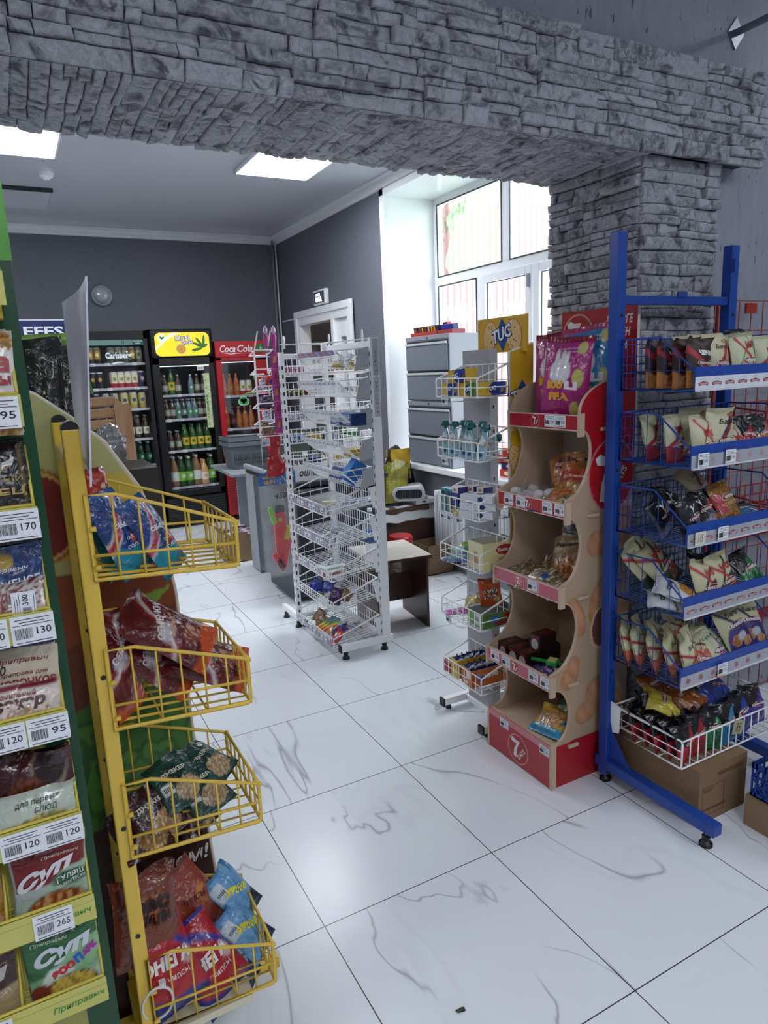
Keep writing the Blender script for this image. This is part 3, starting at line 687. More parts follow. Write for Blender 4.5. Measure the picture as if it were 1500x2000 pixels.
for i, (z, x) in enumerate(SH):
    b = MB(); b.box(x+.008, PX-.012, PY0+.012, PY1-.012, z-.010, z, MPLY); sh = b.build('shelf', ds)
    b = MB(); h = .054 if i else .175; z0 = z-.005 if i else .004
    b.box(x-.004, x+.008, PY0+.0045, PY1-.0045, z0, z0+h, MPLY)
    m_ = FX(x-.0045, (PY0+PY1)/2, z0+h/2); W = (PY1-PY0)/2-.0045
    if i:
        b.slab(m_, -W, W, -h/2+.002, h/2-.002, 0, .0008, MRED2 if i in (3, 4) else MRAIL)
        b.slab(m_, -W, W, h/2-.003, h/2, 0, .0015, pm('e8c9c6', .4)); b.slab(m_, -W, W, -h/2, -h/2+.003, 0, .0015, pm('e8c9c6', .4))
        b.slab(m_, .075, .078, -h/2, h/2, 0, .0012, pm('eac9c9', .4))
        if i != 2: days_logo(b, m_, -.01 if i != 4 else -.035, 0, .024)
        else: days_logo(b, m_, -.035, .002, .022, .001)
    else:
        b.slab(m_, -W, W, -h/2, h/2, 0, .0008, MRED2); b.slab(m_, -W, W, h/2-.03, h/2-.002, .0008, .0012, pm('cf8088', .15)); days_logo(b, m_, .0, -.018, .062, .0016)
    rl = b.build('price_rail' if i else 'base_front', sh)
    for y in (PY0-.006, PY1-.004):
        k = MB(); k.box(x-.008, x+.016, y-.001, y+.0105, z0-(.02 if i else .002), z0+h+.006, MPLY); k.build('rail_end', sh)
    nums = {0: [(.155, '120'), (-.085, '350')], 1: [(.165, '110'), (.10, '45'), (-.065, '360'), (-.135, '90')], 2: [(.045, '190')], 3: [(.165, '240'), (.10, '260'), (-.05, '270'), (-.12, '450')], 4: [(.10, '350'), (.045, '350')]}[i]
    for a, n in nums:
        ptag(rl, n, (x-.0055-(.0012), (PY0+PY1)/2-a, z0+h/2+(.055 if not i else .002)), yaw=-90, w=.054, h=.042 if i else .036)
b = MB(); b.box(PX, PX+.012, PY0, PY1, 1.2, 1.765, pm('dcd3cd', .5)); m_ = FX(PX-.0005, .35, 1.61); b.slab(m_, -.19, .19, -.155, .155, 0, .0012, MRED2)
wt = pm('ece4e4', .4); days_logo(b, m_, -.10, .06, .085, .003)
for i, s in enumerate(('-ПЕЧОРГЕ', 'УЗІЛМЕН', 'ЗАУШАН')): b.text(m_, s, .105-.012*i, .11-.045*i, .135, wt, .002, bold=.03, shear=.2, hgt=.032)
b.build('header_poster', ds)

# ---------------------------------------------------------------- cracker stand with white baskets
cs = thing('basket_stand', 'slim grey and white stand with six wire baskets and a yellow header board', 'display rack', (1.15, .72, 0))
MCOL = pm('a8a9af', .4)
b = MB(); b.box(1.13, 1.17, .69, .88, .05, 1.64, MCOL)
for z in [.2+.1*i for i in range(14)]: b.box(1.145, 1.152, .689, .6905, z, z+.014, MBLACK)
b.build('column', cs, bevel=.003)
b = MB()
for y in (.60, .905): b.box(1.0, 1.42, y-.016, y+.016, .022, .056, MWIRE)
b.box(1.12, 1.16, .60, .905, .024, .052, MWIRE); bf = b.build('base_frame', cs, bevel=.003)
for y in (.60, .905):
    b = MB(); b.box(.992, 1.002, y-.018, y+.018, .02, .058, MBLACK); b.build('end_cap', bf); b = MB(); b.lathe([(.012, .022), (.014, 0)], (1.03, y, 0), MBLACK, 12); b.build('glide_foot', bf)
CZS = [1.455, 1.205, .965, .75, .50, .215]
for i, z in enumerate(CZS):
    mb = basket((1.13, .86, z), (0, -1, 0), (-1, 0, 0), .29, .15, .125, .075, 0, None, 7, 1, .0028, .0017, mids=(.5,), mat=MWIRE, cross=1, back=True)
    bk = mb.build('wire_basket', cs)
    tg = {0: [(.79, '390')], 1: [(.80, '290')], 2: [(.82, '150'), (.77, '170'), (.70, '80')], 3: [], 4: [(.80, '260')], 5: []}[i]
    for y, n in tg: ptag(bk, n, (.975, y, z-.012), yaw=-90, lean=-6, w=.045, h=.04)
b = MB(); b.box(1.195, 1.203, .535, .855, 1.625, 1.765, pm('d9a929', .35)); m_ = FX(1.1945, .695, 1.695)
def tuc(b, m_, cx, cy, s, k=.0006):
    b.poly(m_, [(cx, cy+s), (cx+s*.72, cy+.1*s), (cx+.1*s, cy-s), (cx-s*.66, cy-.05*s)], pm('1c4b98', .3), k)
    b.text(m_, 'TUC', cx, cy+.05*s, s*2.0, pm('13306b', .3), k+.0006, bold=.09, shear=.15, rot=.25, hgt=s*.92); b.text(m_, 'TUC', cx, cy+.06*s, s*1.88, pm('f3f3f3', .3), k+.0012, bold=.03, shear=.15, rot=.25, hgt=s*.80)
def cracker(b, m_, cx, cy, rx, ry, rot, k=.0004):
    b.ell(m_, cx, cy, rx, ry, pm('b97a30', .5), k, 14, rot); b.ell(m_, cx, cy, rx*.93, ry*.95, pm('e6bf80', .5), k+.0002, 14, rot); rnd = random.Random(int(cx*1000+cy*777))
    for j in range(16):
        q = rnd.random()*6.28; r_ = sqrt(rnd.random())*.85; b.ell(m_, cx+r_*rx*cos(q), cy+r_*ry*sin(q), rx*.09, rx*.08, pm('9c6a2c', .5) if j % 3 else pm('f2d9a8', .5), k+.0005, 6)
cracker(b, m_, -.075, -.005, .048, .064, -.2); cracker(b, m_, .08, -.005, .05, .066, .2); tuc(b, m_, .005, 0, .066, .001); b.build('header_board', cs)
b = MB(); b.prism(frame((1.135, .58, 0), (1, 0, 0), (0, 0, 1), (0, -1, 0)), [(0, .5), (.122, .5), (.122, 1.66), (0, 1.625)], 0, .008, pm('e9e9e9', .4))
m_ = FY(1.196, .5715, 1.3); b.poly(m_, [(-.055, -.8), (.061, -.8), (.061, .355), (-.055, .322)], pm('d9ab2b', .35), .0006)
tuc(b, m_, .005, .155, .06, .001); cracker(b, m_, -.03, -.10, .034, .062, .2, .001); cracker(b, m_, -.03, -.43, .034, .062, -.2, .001); b.build('side_board', cs)

# ---------------------------------------------------------------- blue rack (right)
br_ = thing('blue_rack', 'blue metal rack with five wire shelves and a white wire basket at the bottom', 'display rack', (1.5, -.05, 0))
for x in (1.22, 1.79):
    b = MB(); b.box(x-.02, x+.02, .085, .125, .03, 1.965 if x > 1.5 else 1.985, MBLUE)
    for z in (.45, .68, 1.2, 1.72): b.lathe([(.006, 0), (.006, -.003)], (x, .085, z), MDARK, 8, ax='y')
    up = b.build('upright', br_, bevel=.003)
    b = MB(); b.box(x-.0212, x+.0212, -.375, .14, .055, .0955, MBLUE); b.prism(frame((x-.003, 0, 0), (0, 1, 0), (0, 0, 1), (1, 0, 0)), [(.085, .09), (-.02, .09), (.085, .22)], 0, .006, MBLUE); ba = b.build('base_arm', br_, bevel=.003)
    for y in (-.335, .105): foot(ba, x, y, .056)
b = MB(); b.box(1.24, 1.77, .095, .115, 1.755, 1.785, MBLUE); b.box(1.5, 1.545, .09, .1, 1.78, 1.80, MBLUE); b.build('cross_bar', br_, bevel=.002)
b = MB(); b.box(1.765, 1.77, .07, .09, 1.87, 1.915, MBLUE); b.build('hook_plate', br_)
BZ = [1.475, 1.235, .985, .745, .50]
MLBL = pm('b9bcc6', .25); MPINKL = pm('c9a9a6', .4)
for i, z in enumerate(BZ):
    mb = basket((1.225, .083, z), (1, 0, 0), (0, -1, 0), .56, .288, .165, .062, 0, .155, 24, 5, .0028, .0014, mids=(), mat=MBLUE, cross=3, front=False)
    for k in (.4, .8): mb.tube([(1.225, .083, z+.06), (1.225, -.205, z+.06)], .0014, MBLUE, 5)
    for q in (.33, .66, .9): mb.tube([(1.225, .083, z+.165*q), (1.785, .083, z+.165*q)], .0014, MBLUE, 5)
    bk = mb.build('wire_shelf', br_)
    b = MB(); b.box(1.222, 1.79, -.208, -.203, z-.0, z+.070, MBLUE); m_ = frame((1.222, -.2082, z), (1, 0, 0), (0, 0, 1), (0, -1, 0))
    b.slab(m_, 0, .568, -.002, .040, 0, .0015, pm('a9acb4', .22) if i else pm('dfe3ea', .35)); b.slab(m_, 0, .568, -.004, .001, 0, .006, pm('d6d8dd', .25))
    rnd = random.Random(i)
    for j in range(9 if i in (0, 2, 3) else 10):
        cx = .035+j*.062
        if i in (0, 2, 3):
            b.ring(m_, cx, .024, .017, .010, .0012, pm('9da5b3', .4), .002, 12); b.poly(m_, [(cx-.02, .012), (cx-.023, .021), (cx, .026), (cx+.023, .021), (cx+.02, .012), (cx, .016)], pm('8e2b33', .4), .0022)
            b.text(m_, 'КИРИЕШКИ', cx, .0185, .034, pm('e9dede', .4), .0028, bold=.02, hgt=.006)
        else:
            st = [(cx+(.014 if k % 2 else .008)*cos(k*pi/5+.3), .020+(.013 if k % 2 else .008)*sin(k*pi/5+.3)) for k in range(10)]; b.poly(m_, st, pm('96676a' if i == 4 else 'b08f8f', .4), .0022)
    rl = b.build('price_rail', bk)
    tg = {0: [], 1: [(.045, '195', 0), (.175, '195', 0)], 2: [(.05, '115', 1), (.16, '215', 0)], 3: [], 4: [(.20, '215', 0)]}[i]
    for a, n, h in tg: ptag(rl, n, (1.222+a, -.2165, z+.024), w=.05, h=.045 if not h else .042, hand=bool(h), roll=0, paper='e9ebf0' if not h else 'd8d4c4')
# white wire basket hung at the bottom
mb = basket((1.225, .075, .215), (1, 0, 0), (0, -1, 0), .565, .30, .105, .10, 0, None, 14, 1, .003, .002, mids=(.33, .62), mat=MWIRE, cross=2, back=True, fmid=False)
wb = mb.build('white_basket', br_)
b = MB(); b.prism(frame((1.222, 0, 0), (0, 1, 0), (0, 0, 1), (-1, 0, 0)), [(.105, .335), (.04, .325), (.045, .22), (.075, .21), (.085, .255), (.10, .255), (.10, .275), (.085, .275), (.09, .315), (.105, .315)], 0, .003, MWIRE); b.build('bracket', wb)
ptag(wb, '85', (1.505, -.232, .29), roll=14, w=.055, h=.052, hand=True, paper='b9b58f')
# cardboard box below, second box and crate at the frame edge
def carton(name, label, x0, x1, y0, y1, h, m, txt=None, rz=0, group=None, open_top=False, col='7a2a20', flaps=False):
    c = ((x0+x1)/2, (y0+y1)/2, 0); t_ = MB()
    if not open_top: t_.box(x0, x1, y0, y1, .001, h, m)
    else:
        e = .006
        for q in ((x0, x1, y0, y0+e), (x0, x1, y1-e, y1), (x0, x0+e, y0, y1), (x1-e, x1, y0, y1)): t_.box(*q, .001, h, m)
        t_.box(x0, x1, y0, y1, .001, .008, m)
    if not open_top:
        t_.box(x0, x1, (y0+y1)/2-.0015, (y0+y1)/2+.0015, h, h+.0006, pm('4d3c2c', .7))
    ink = pm(col, .7); f_ = FY((x0+x1)/2, y0-.0005, h/2); W = x1-x0
    if txt:
        for s, a, b_, w_ in txt: t_.text(f_, s, a*W, b_*h, w_*W, ink, .0004, bold=.01)
        bx = [(-.42*W, -.36*h), (.02*W, -.36*h), (.02*W, .16*h), (-.42*W, .16*h)]
        for i in range(4):
            a, b_ = bx[i], bx[(i+1) % 4]; t_.slab(f_, min(a[0], b_[0])-.0008, max(a[0], b_[0])+.0008, min(a[1], b_[1])-.0008, max(a[1], b_[1])+.0008, 0, .0003, ink)
    o = t_.own(name, c); tag(o, label, 'box', group); o.rotation_euler[2] = R_(rz); return o
carton('cardboard_box', 'brown cardboard box with faded red printing under the blue rack', 1.272, 1.522, -.262, .13, .207, MCARD, [('КОНТ', -.30, .10, .20), ('www.kingros.kz', -.16, -.26, .5), ('КИРИЕШКИ', .14, .32, .5)])
carton('cardboard_box', 'brown cardboard box standing on the floor at the right frame edge', 1.420, 1.70, -.70, -.330, .112, MCARD2, None)
ob = bpy.data.objects['cardboard_box.001']
b = MB(); m_ = FX(1.4195, -.46, .06); b.text(m_, 'WWW', .06, -.02, .09, pm('8e3b30', .7), .0004); b.text(m_, 'КОНТ', .05, .02, .06, pm('8e3b30', .7), .0004); b.ring(m_, .06, 0, .07, .045, .001, pm('8e3b30', .7), .0003, 4); b.build('printing', ob)
cr = thing('crate', 'blue plastic lattice crate standing on the cardboard box at the right edge', 'crate', (1.57, -.52, .112))
b = MB(); x0, x1, y0, y1, z0, z1 = 1.430, 1.69, -.69, -.340, .113, .235
for q in ((x0, x1, y0, y0+.006), (x0, x1, y1-.006, y1), (x0, x0+.006, y0, y1), (x1-.006, x1, y0, y1)):
    b.box(*q, z1-.02, z1, MBLUE); b.box(*q, z0, z0+.015, MBLUE)
    b.box(*q, z1-.052, z1-.045, MBLUE)
b.box(x0, x1, y0, y1, z0, z0+.004, MBLUE)
for y in [y0+.03*i for i in range(12)]: b.box(x0, x0+.005, y, y+.006, z0, z1, MBLUE)
for x in [x0+.03*i for i in range(8)]: b.box(x, x+.006, y1-.005, y1, z0, z1, MBLUE); b.box(x, x+.006, y0, y0+.005, z0, z1, MBLUE)
for i in range(12):
    ya = y0+.028*i; b.tube([(x0+.002, ya, z0+.012), (x0+.002, min(ya+.07, y1), z1-.05)], .0022, MBLUE, 4); b.tube([(x0+.002, ya, z1-.05), (x0+.002, min(ya+.07, y1), z0+.012)], .0022, MBLUE, 4)
b.build('lattice_body', cr)
# orange-red grid rack against the wall, behind the blue one
rk = thing('grid_rack', 'orange red wire grid rack against the grey wall behind the blue rack', 'rack', (2.05, .2, 0))
b = MB(); MO = pm('a03020', .4)
for x in [1.86+.075*i for i in range(9)]: b.tube([(x, .215, .05), (x, .215, 1.78)], .0022, MO, 5)
for z in [.06+.115*i for i in range(16)]: b.tube([(1.86, .212, z), (2.46, .212, z)], .0022, MO, 5)
for x in (1.86, 2.46): b.tube([(x, .20, 0), (x, .20, 1.785)], .008, MO, 8)
b.build('wire_grid', rk)
for z in (1.18, .80, .40): 
    b = MB(); b.box(1.86, 2.46, .195, .205, z, z+.045, pm('8e1d1a', .4)); b.build('shelf_rail', rk)
b = MB(); b.box(2.035, 2.10, .2, .21, 1.735, 1.775, MO); b.build('top_plate', rk)
for z in (1.30, .95): 
    mb = basket((1.9, .2, z), (1, 0, 0), (0, -1, 0), .5, .2, .08, .06, mat=MO, nL=10, nD=3); mb.build('wire_basket', rk)

# ---------------------------------------------------------------- yellow basket stand (left foreground)
ys = thing('snack_stand', 'yellow metal stand with deep wire baskets and a curved printed board', 'display rack', (-.52, -.2, 0))
for y in (-.33, -.05):
    b = MB(); b.box(-.534, -.506, y-.016, y+.016, 0, 1.50, MYEL)
    for z in (1.05, .74, .5): b.lathe([(.005, 0), (.005, -.0015)], (-.52, y-.016, z), MBLACK, 8, ax='y')
    up = b.build('post', ys, bevel=.003)
    b = MB(); m_ = frame((-.52, y-.016, 1.50), (1, 0, 0), (0, 0, 1), (0, 1, 0)); b.prism(m_, [(.0143*cos(a), .014*sin(a)) for a in [pi*i/10 for i in range(11)]], 0, .032, MBLACK); b.build('end_cap', up)
for q, m_ in (((-.534, -.512, -.31, -.07, 1.425, 1.455), pm('c9b06a', .4)), ((-.54, -.51, -.31, -.07, .12, .16), MYEL)):
    b = MB(); b.box(*q, m_); b.build('cross_bar', ys, bevel=.003)
for y in (-.33, -.05):
    b = MB(); b.box(-.62, -.16, y-.015, y+.015, .0, .03, MYEL); b.build('foot_bar', ys, bevel=.003)
YZ = [(1.226, .152, .088), (.938, .155, .095), (.668, .155, .088), (.265, .17, .10)]
for i, (z, hb, hf) in enumerate(YZ):
    mb = basket((-.512, -.35, z+.008), (0, 1, 0), (1, 0, 0), .245, .258, hb, hf, -.016, .05, 7, 6, .0036, .0022, mids=(.5,), mat=MYEL, cross=2, back=True)
    for zz in (.03, .10): mb.tube([(-.512, -.352, z+zz), (-.500, -.352, z+zz)], .005, MYEL, 6)
    for l in (-.35, -.105): mb.tube([(-.258, l, z+hf-.012), (-.248, l, z+hf-.012)], .0045, MYEL, 6)
    mb.build('wire_basket', ys)
b = MB(); b.box(-.52, -.30, -.33, -.085, .215, .232, pm('d9d3b4', .4)); b.build('base_shelf', ys)
def board_x(z):
    T = [(0, -.275), (.39, -.299), (.756, -.315), (1.088, -.319), (1.229, -.339), (1.341, -.373), (1.451, -.436), (1.511, -.50), (1.568, -.57), (1.60, -.66), (1.612, -.80)]
    for (a, x0), (c, x1) in zip(T, T[1:]):
        if z <= c: return x0+(x1-x0)*(z-a)/(c-a)
    return -.80
def board_col(a, q):
    z = q*1.612; xr = board_x(z); x = -.80+(xr+.80)*a
    if xr-x < .004: return L3('d8c9a8')
    c = L3('b5b173')
    if z > 1.38: c = L3('b3b277')
    elif z > 1.20: f = (z-1.20)/.18; c = tuple(p_*(1-f)+r_*f for p_, r_ in zip(L3('d9a62c'), L3('c9b44c')))
    if z < 1.175+.05*(x+.4): c = L3('8c4322')
    if z < 1.03+.25*(x+.45): c = L3('6d3018')
    if z < .92+.35*(x+.36):
        n = noise.noise(V((x*30, z*22, 1))); c = L3('3f7a2c') if n > .1 else L3('2f6124') if n > -.2 else L3('4f8a30')
    if z < .60+.3*(x+.36): c = L3('33100f')
    # leaf
    dx, dz = x+.42, z-1.055
    if abs(dz-.55*dx) < .022*(1-(dx/.09)**2) and abs(dx) < .09: c = L3('86a83a')
    for (cx, cz, r) in ((-.60, 1.30, .095),):
        d = sqrt((x-cx)**2+(z-cz)**2)
        if d < r: c = L3('7a1c14')
        elif d < r+.006: c = L3('d9b25a')
        elif d < r+.014: c = L3('a06a28')
    return c
b = MB(); n = 40; pts = [(-.80, 0)]+[(board_x(z), z) for z in [1.612*i/n for i in range(n+1)]]
pts = [(-.80, 0)]+[(board_x(1.612*i/n), 1.612*i/n) for i in range(n+1)]
b.prism(frame((0, 0, 0), (1, 0, 0), (0, 0, 1), (0, 1, 0)), pts, -.020, -.012, pm('d8c9a8', .4))
b.grid(lambda a, q: V((-.80+(board_x(q*1.612)+.80)*a, -.0207, q*1.612)), 110, 260, board_col, M_PRINT, False)
b.tube([(board_x(1.612*i/60), -.017, 1.612*i/60) for i in range(61)], .0045, pm('d9d3c0', .4), 6)
wt = pm('d9d6d2', .4); m_ = FY(0, -.021, 0)
b.text(m_, 'жизни', -.41, .46, .165, wt, .0008, bold=.02, shear=.25, rot=.06); b.text(m_, 'солнцем!', -.425, .385, .24, wt, .0008, bold=.02, shear=.25, rot=.06)
b.text(m_, 'ПУЧ', -.62, 1.13, .11, wt, .0008, bold=.01, rot=-1.2); b.build('printed_board', ys)
# zip tie round the near post
b = MB(); b.tube([(-.50+.03*cos(a)*1.0, -.352-.012*sin(a), .335+.048*sin(a)) for a in [2*pi*i/24 for i in range(24)]], .0028, pm('d9d9d4', .4), 5, closed=True); b.box(-.494, -.482, -.364, -.352, .376, .388, pm('d9d9d4', .4))
b.build('cable_tie', ys)
# pale sheet standing against the top of the post
b = MB()
def sheet(a, q):
    # a 0 far edge .. 1 near edge, q 0 bottom .. 1 top
    far = V((-.4985, -.19, 1.44)).lerp(V((-.492, -.19, 1.722)), q); near = V((-.5015, -.39, 1.405)).lerp(V((-.468, -.39, 1.742)), q)
    return far.lerp(near, a)+V((.008*sin(pi*a), 0, 0))
b.grid(sheet, 8, 14, lambda a, q: (1, 1, 1), pm('e2e0f0', .5)); b.grid(lambda a, q: sheet(a, q)+V((-.003, 0, 0)), 8, 14, lambda a, q: (1, 1, 1), pm('e2e0f0', .5), flip=True)
e = [sheet(1, q/8) for q in range(9)]; b.add([p for v in e for p in (v, v+V((-.003, 0, 0)))], [(2*i, 2*i+1, 2*i+3, 2*i+2) for i in range(8)], pm('d0cede', .5))
e = [sheet(q/8, 1) for q in range(9)]; b.add([p for v in e for p in (v, v+V((-.003, 0, 0)))], [(2*i, 2*i+1, 2*i+3, 2*i+2) for i in range(8)], pm('d0cede', .5))
tag(b.own('plastic_sheet', (-.5, -.3, 1.41)), 'tall pale lilac plastic sheet slotted beside the top of the yellow post', 'sheet')

# ---------------------------------------------------------------- green spice stand (left edge)
gs = thing('spice_stand', 'green spice stand with yellow tray fronts and price cards at the left edge', 'display rack', (-.9, -.35, 0))
MGD = pm('0b4628', .35); MGL = pm('52a032', .35); MLY = pm('c9c66a', .4)
b = MB(); b.box(-.628, -.573, -.335, -.322, 0, 1.77, MGD); b.box(-1.35, -.628, -.333, -.324, 0, 1.50, pm('a5a354', .4)); b.box(-1.35, -1.30, -.335, -.322, 0, 1.77, MGD); b.box(-1.35, -.570, -.337, -.320, 1.77, 1.98, MGL); b.box(-.66, -.576, -.3375, -.337, 1.87, 1.94, MRED); b.build('back_board', gs)
GZ = [1.69, 1.513, 1.342, 1.174, 1.0, .811, .648, .475]
MGW = pm('d5c352', .35)
for i, z in enumerate(GZ):
    zf = z+.052; X1_ = -.592
    mb = MB(); yb, yf = -.345, -.437; hb = .055
    for x in (X1_, -.722, -.85, -.98, -1.1):
        mb.tube([(x, yb, zf+hb+.03), (x, yb, zf-.035), (x, yf+.006, zf-.03), (x, yf, zf-.02), (x, yf, zf-.004), (x, yf+.004, zf)], .0028 if x == X1_ else .002, MGW, 6)
        mb.tube([(x, yf+.004, zf), (x, yb, zf+hb+.03)], .0024, MGW, 6)
    mb.tube([(X1_, yf, zf), (-1.1, yf, zf)], .003, MGW, 6); mb.tube([(X1_, yf, zf-.028), (-1.1, yf, zf-.028)], .002, MGW, 6)
    for k in range(5): mb.tube([(X1_, yf+.018*k, zf-.032), (-1.1, yf+.018*k, zf-.032)], .0016, MGW, 5)
    tr = mb.build('wire_tray', gs)
    b = MB(); b.box(-1.1, X1_+.004, -.4425, -.4405, z+.002, z+.050, MLY); m_ = frame((0, -.4427, z+.026), (1, 0, 0), (0, 0, 1), (0, -1, 0)); b.slab(m_, -1.1, X1_+.004, .012, .0125, 0, .0004, pm('a9a650', .4))
    gt = pm('2f8a2c', .4)
    if i >= 5:
        for x in (-.635, -.79, -.95): b.text(m_, 'Приправыч', x, -.003, .085 if i == 7 else .08, gt, .0006, bold=.015, shear=.2, rot=.03)
    elif i == 1 or i == 0: pass
    else: b.text(m_, 'Приправыч', -.86, -.003, .085, gt, .0006, bold=.015, shear=.2)
    rl = b.build('price_rail', tr)
    tg = {0: [], 1: [(-.623, '95'), (-.69, '110')], 2: [(-.618, '170'), (-.682, '90')], 3: [(-.618, '130'), (-.684, '380')], 4: [(-.618, '95'), (-.682, '120'), (-.746, '120')], 5: [(-.620, '120'), (-.682, '120')], 6: [(-.655, '265')], 7: [(-.77, '240')]}[i]
    for x, n in tg: ptag(rl, n, (x, -.444-(.0004 if i == 5 else 0), z+.024), w=.062, h=.047)
    if i == 3: ptag(rl, '300', (-.626, -.4385, zf+.008), w=.05, h=.034, roll=-88)

# ---------------------------------------------------------------- white checkout racks (centre)
wr = thing('wire_basket_rack', 'tall white slotted metal rack with ten rows of sloping wire baskets', 'display rack', (1.0, 1.95, 0))
def upright(x, y, label=None, slots='x', top=1.745, z0=.05, w_=.034):
    b = MB(); b.box(x-w_/2, x+w_/2, y-.014, y+.014, z0, top, MWIRE)
    z = z0+.05
    while z < top-.05:
        b.box(x-w_/2-.0006, x-w_/2, y-.004, y+.004, z, z+.022, MBLACK)
        if slots == 'xy': b.box(x-.006, x+.004, y-.0146, y-.014, z, z+.022, MBLACK)
        z += .05
    return b.build('slotted_upright', wr, bevel=.002)
u1 = upright(1.125, 1.695, slots='x', w_=.05); upright(1.10, 2.29, w_=.03); upright(.828, 2.30, slots='xy', w_=.03, top=1.70)
b = MB(); m_ = FY(1.128, 1.6805, 1.55)
ink = pm('3a3c42', .5)
for i, c in enumerate('ШАРУАШ'): b.text(m_, c, 0, .12-.024*i, .012, ink, .0006, hgt=.016)
b.slab(m_, -.018, .018, .0, .19, 0, .0003, pm('b9bbc0', .3)); b.slab(m_, -.018, .018, -.22, -.01, 0, .0003, pm('c5c7cc', .3))
for i, c in enumerate('КАССАМАН'): b.text(m_, c, 0, -.04-.022*i, .012, ink, .0006, hgt=.015)
b.build('sticker', u1)
for q in ((1.105, 1.128, 1.70, 2.29, 1.70, 1.73), (.83, 1.10, 2.29, 2.31, 1.66, 1.69), (1.09, 1.125, 1.70, 2.29, .06, .09), (.83, 1.10, 2.29, 2.31, .06, .09)):
    b = MB(); b.box(*q, MWIRE); b.build('cross_rail', wr, bevel=.002)
b = MB(); b.box(.835, 1.165, 1.675, 1.705, .045, .085, MWIRE); bs = b.build('base_arm', wr, bevel=.003); b = MB(); b.box(.828, .836, 1.674, 1.706, .044, .086, MBLACK); b.build('end_cap', bs); foot(bs, .865, 1.69, .046); foot(bs, 1.11, 1.69, .046)
b = MB(); b.box(.81, .84, 2.30, 2.56, .05, .085, MWIRE); bs = b.build('base_arm', wr, bevel=.003); foot(bs, .822, 2.52, .05); foot(bs, .826, 2.31, .05); foot(bs, .87, 2.30, .05)
MTAGS = pm('c9ccd2', .3); MPURP = pm('8f7aa8', .3)
WA = [(1.60, 0), (1.445, 0), (1.285, 0), (1.12, 0), (.965, 0), (.83, 1), (.645, 1), (.46, 1), (.285, 1), (.065, 1)]
for i, (z, deep) in enumerate(WA):
    ln = .57
    if not deep: # shallow wedge baskets, the front leaning outwards
        mb = basket((1.09, 1.712, z-.005), (0, 1, 0), (-1, 0, 0), ln, .09, .10, .088, 0, None, 26, 3, .0029, .0018, mids=(.33, .66), mat=MWIRE, cross=2, slant=.085)
        bk = mb.build('wire_basket', wr)
        b = MB(); b.prism(frame((0, 1.704, z), (1, 0, 0), (0, 0, 1), (0, 1, 0)), [(1.11, .10), (1.04, .085), (1.012, -.025), (1.11, -.012)], 0, .003, pm('b9bbbf', .35)); b.build('side_plate', bk)
        b = MB(); mm = frame((.912, 1.72, z+.062), (0, 1, 0), (-.5, 0, 1), (-1, 0, -.5)); b.slab(mm, 0, .50, 0, .028, 0, .0012, MTAGS if i else MPURP)
        if i == 0:
            for k in range(6): b.ell(mm, .05+.08*k, .014, .026, .010, pm('c98a6a' if k % 2 else 'b9a9d0', .3), .0018, 10, .4)
        else:
            for k in range(8): b.slab(mm, .012+.06*k, .052+.06*k, .004, .024, .0012, .0016, pm('e6e8ec', .4)); b.slab(mm, .02+.06*k, .034+.06*k, .007, .014, .0016, .002, pm('55585e', .5))
        b.build('price_rail', bk)
    else:
        dp = .29 if i in (5, 9) else .28; x0 = 1.095
        mb = basket((x0, 1.712, z+.02), (0, 1, 0), (-1, 0, 0), ln, dp, .12, .055, -.03 if i < 9 else -.02, None, 18, 4, .0031, .0020, mids=(.5,), mat=MWIRE, cross=5, back=True)
        bk = mb.build('wire_basket', wr)
        b = MB(); b.prism(frame((0, 1.704, z), (1, 0, 0), (0, 0, 1), (0, 1, 0)), [(1.11, .13), (1.06, .125), (1.085, 0), (1.11, 0)], 0, .003, MWIRE); b.build('side_plate', bk)
        if i in (5, 6, 7, 9):
            b = MB(); mm = frame((x0-dp-.002, 1.73, z+.0), (0, 1, 0), (0, 0, 1), (-1, 0, 0)); b.slab(mm, 0, .53, .0, .032, 0, .0012, pm('a59fb4', .25) if i != 7 else MTAGS)
            for k in range(9):
                if (k+i) % 3: b.slab(mm, .012+.057*k, .05+.057*k, .003, .029, .0012, .0016, pm('dfe2e8', .4)); b.slab(mm, .018+.057*k, .032+.057*k, .008, .016, .0016, .002, pm('55585e', .5))
                else: b.slab(mm, .012+.057*k, .05+.057*k, .003, .029, .0012, .0016, MPURP); b.ell(mm, .03+.057*k, .016, .012, .008, pm('c9a9a0', .3), .002, 10)
            b.build('price_rail', bk)
# baskets of the far side and of the left wing, seen through the rack
for i, z in enumerate((1.56, 1.42, 1.28, 1.14, 1.0)):
    mb = basket((.845, 2.335, z+.02), (1, 0, 0), (0, 1, 0), .62, .20, .085, .06, -.02, None, 20, 3, .0029, .0018, mids=(.5,), mat=MWIRE, cross=2); mb.build('wire_basket', wr)
b = MB()
for x, y in ((1.115, 2.24), (1.115, 1.80), (.86, 2.32)): b.tube([(x, y-.012, 1.72), (x, y, 1.79), (x, y+.012, 1.72)], .003, MWIRE, 5)
b.tube([(.83, 2.31, 1.745), (1.11, 2.31, 1.745), (1.13, 1.72, 1.745)], .003, MWIRE, 5); b.build('top_rail', wr)
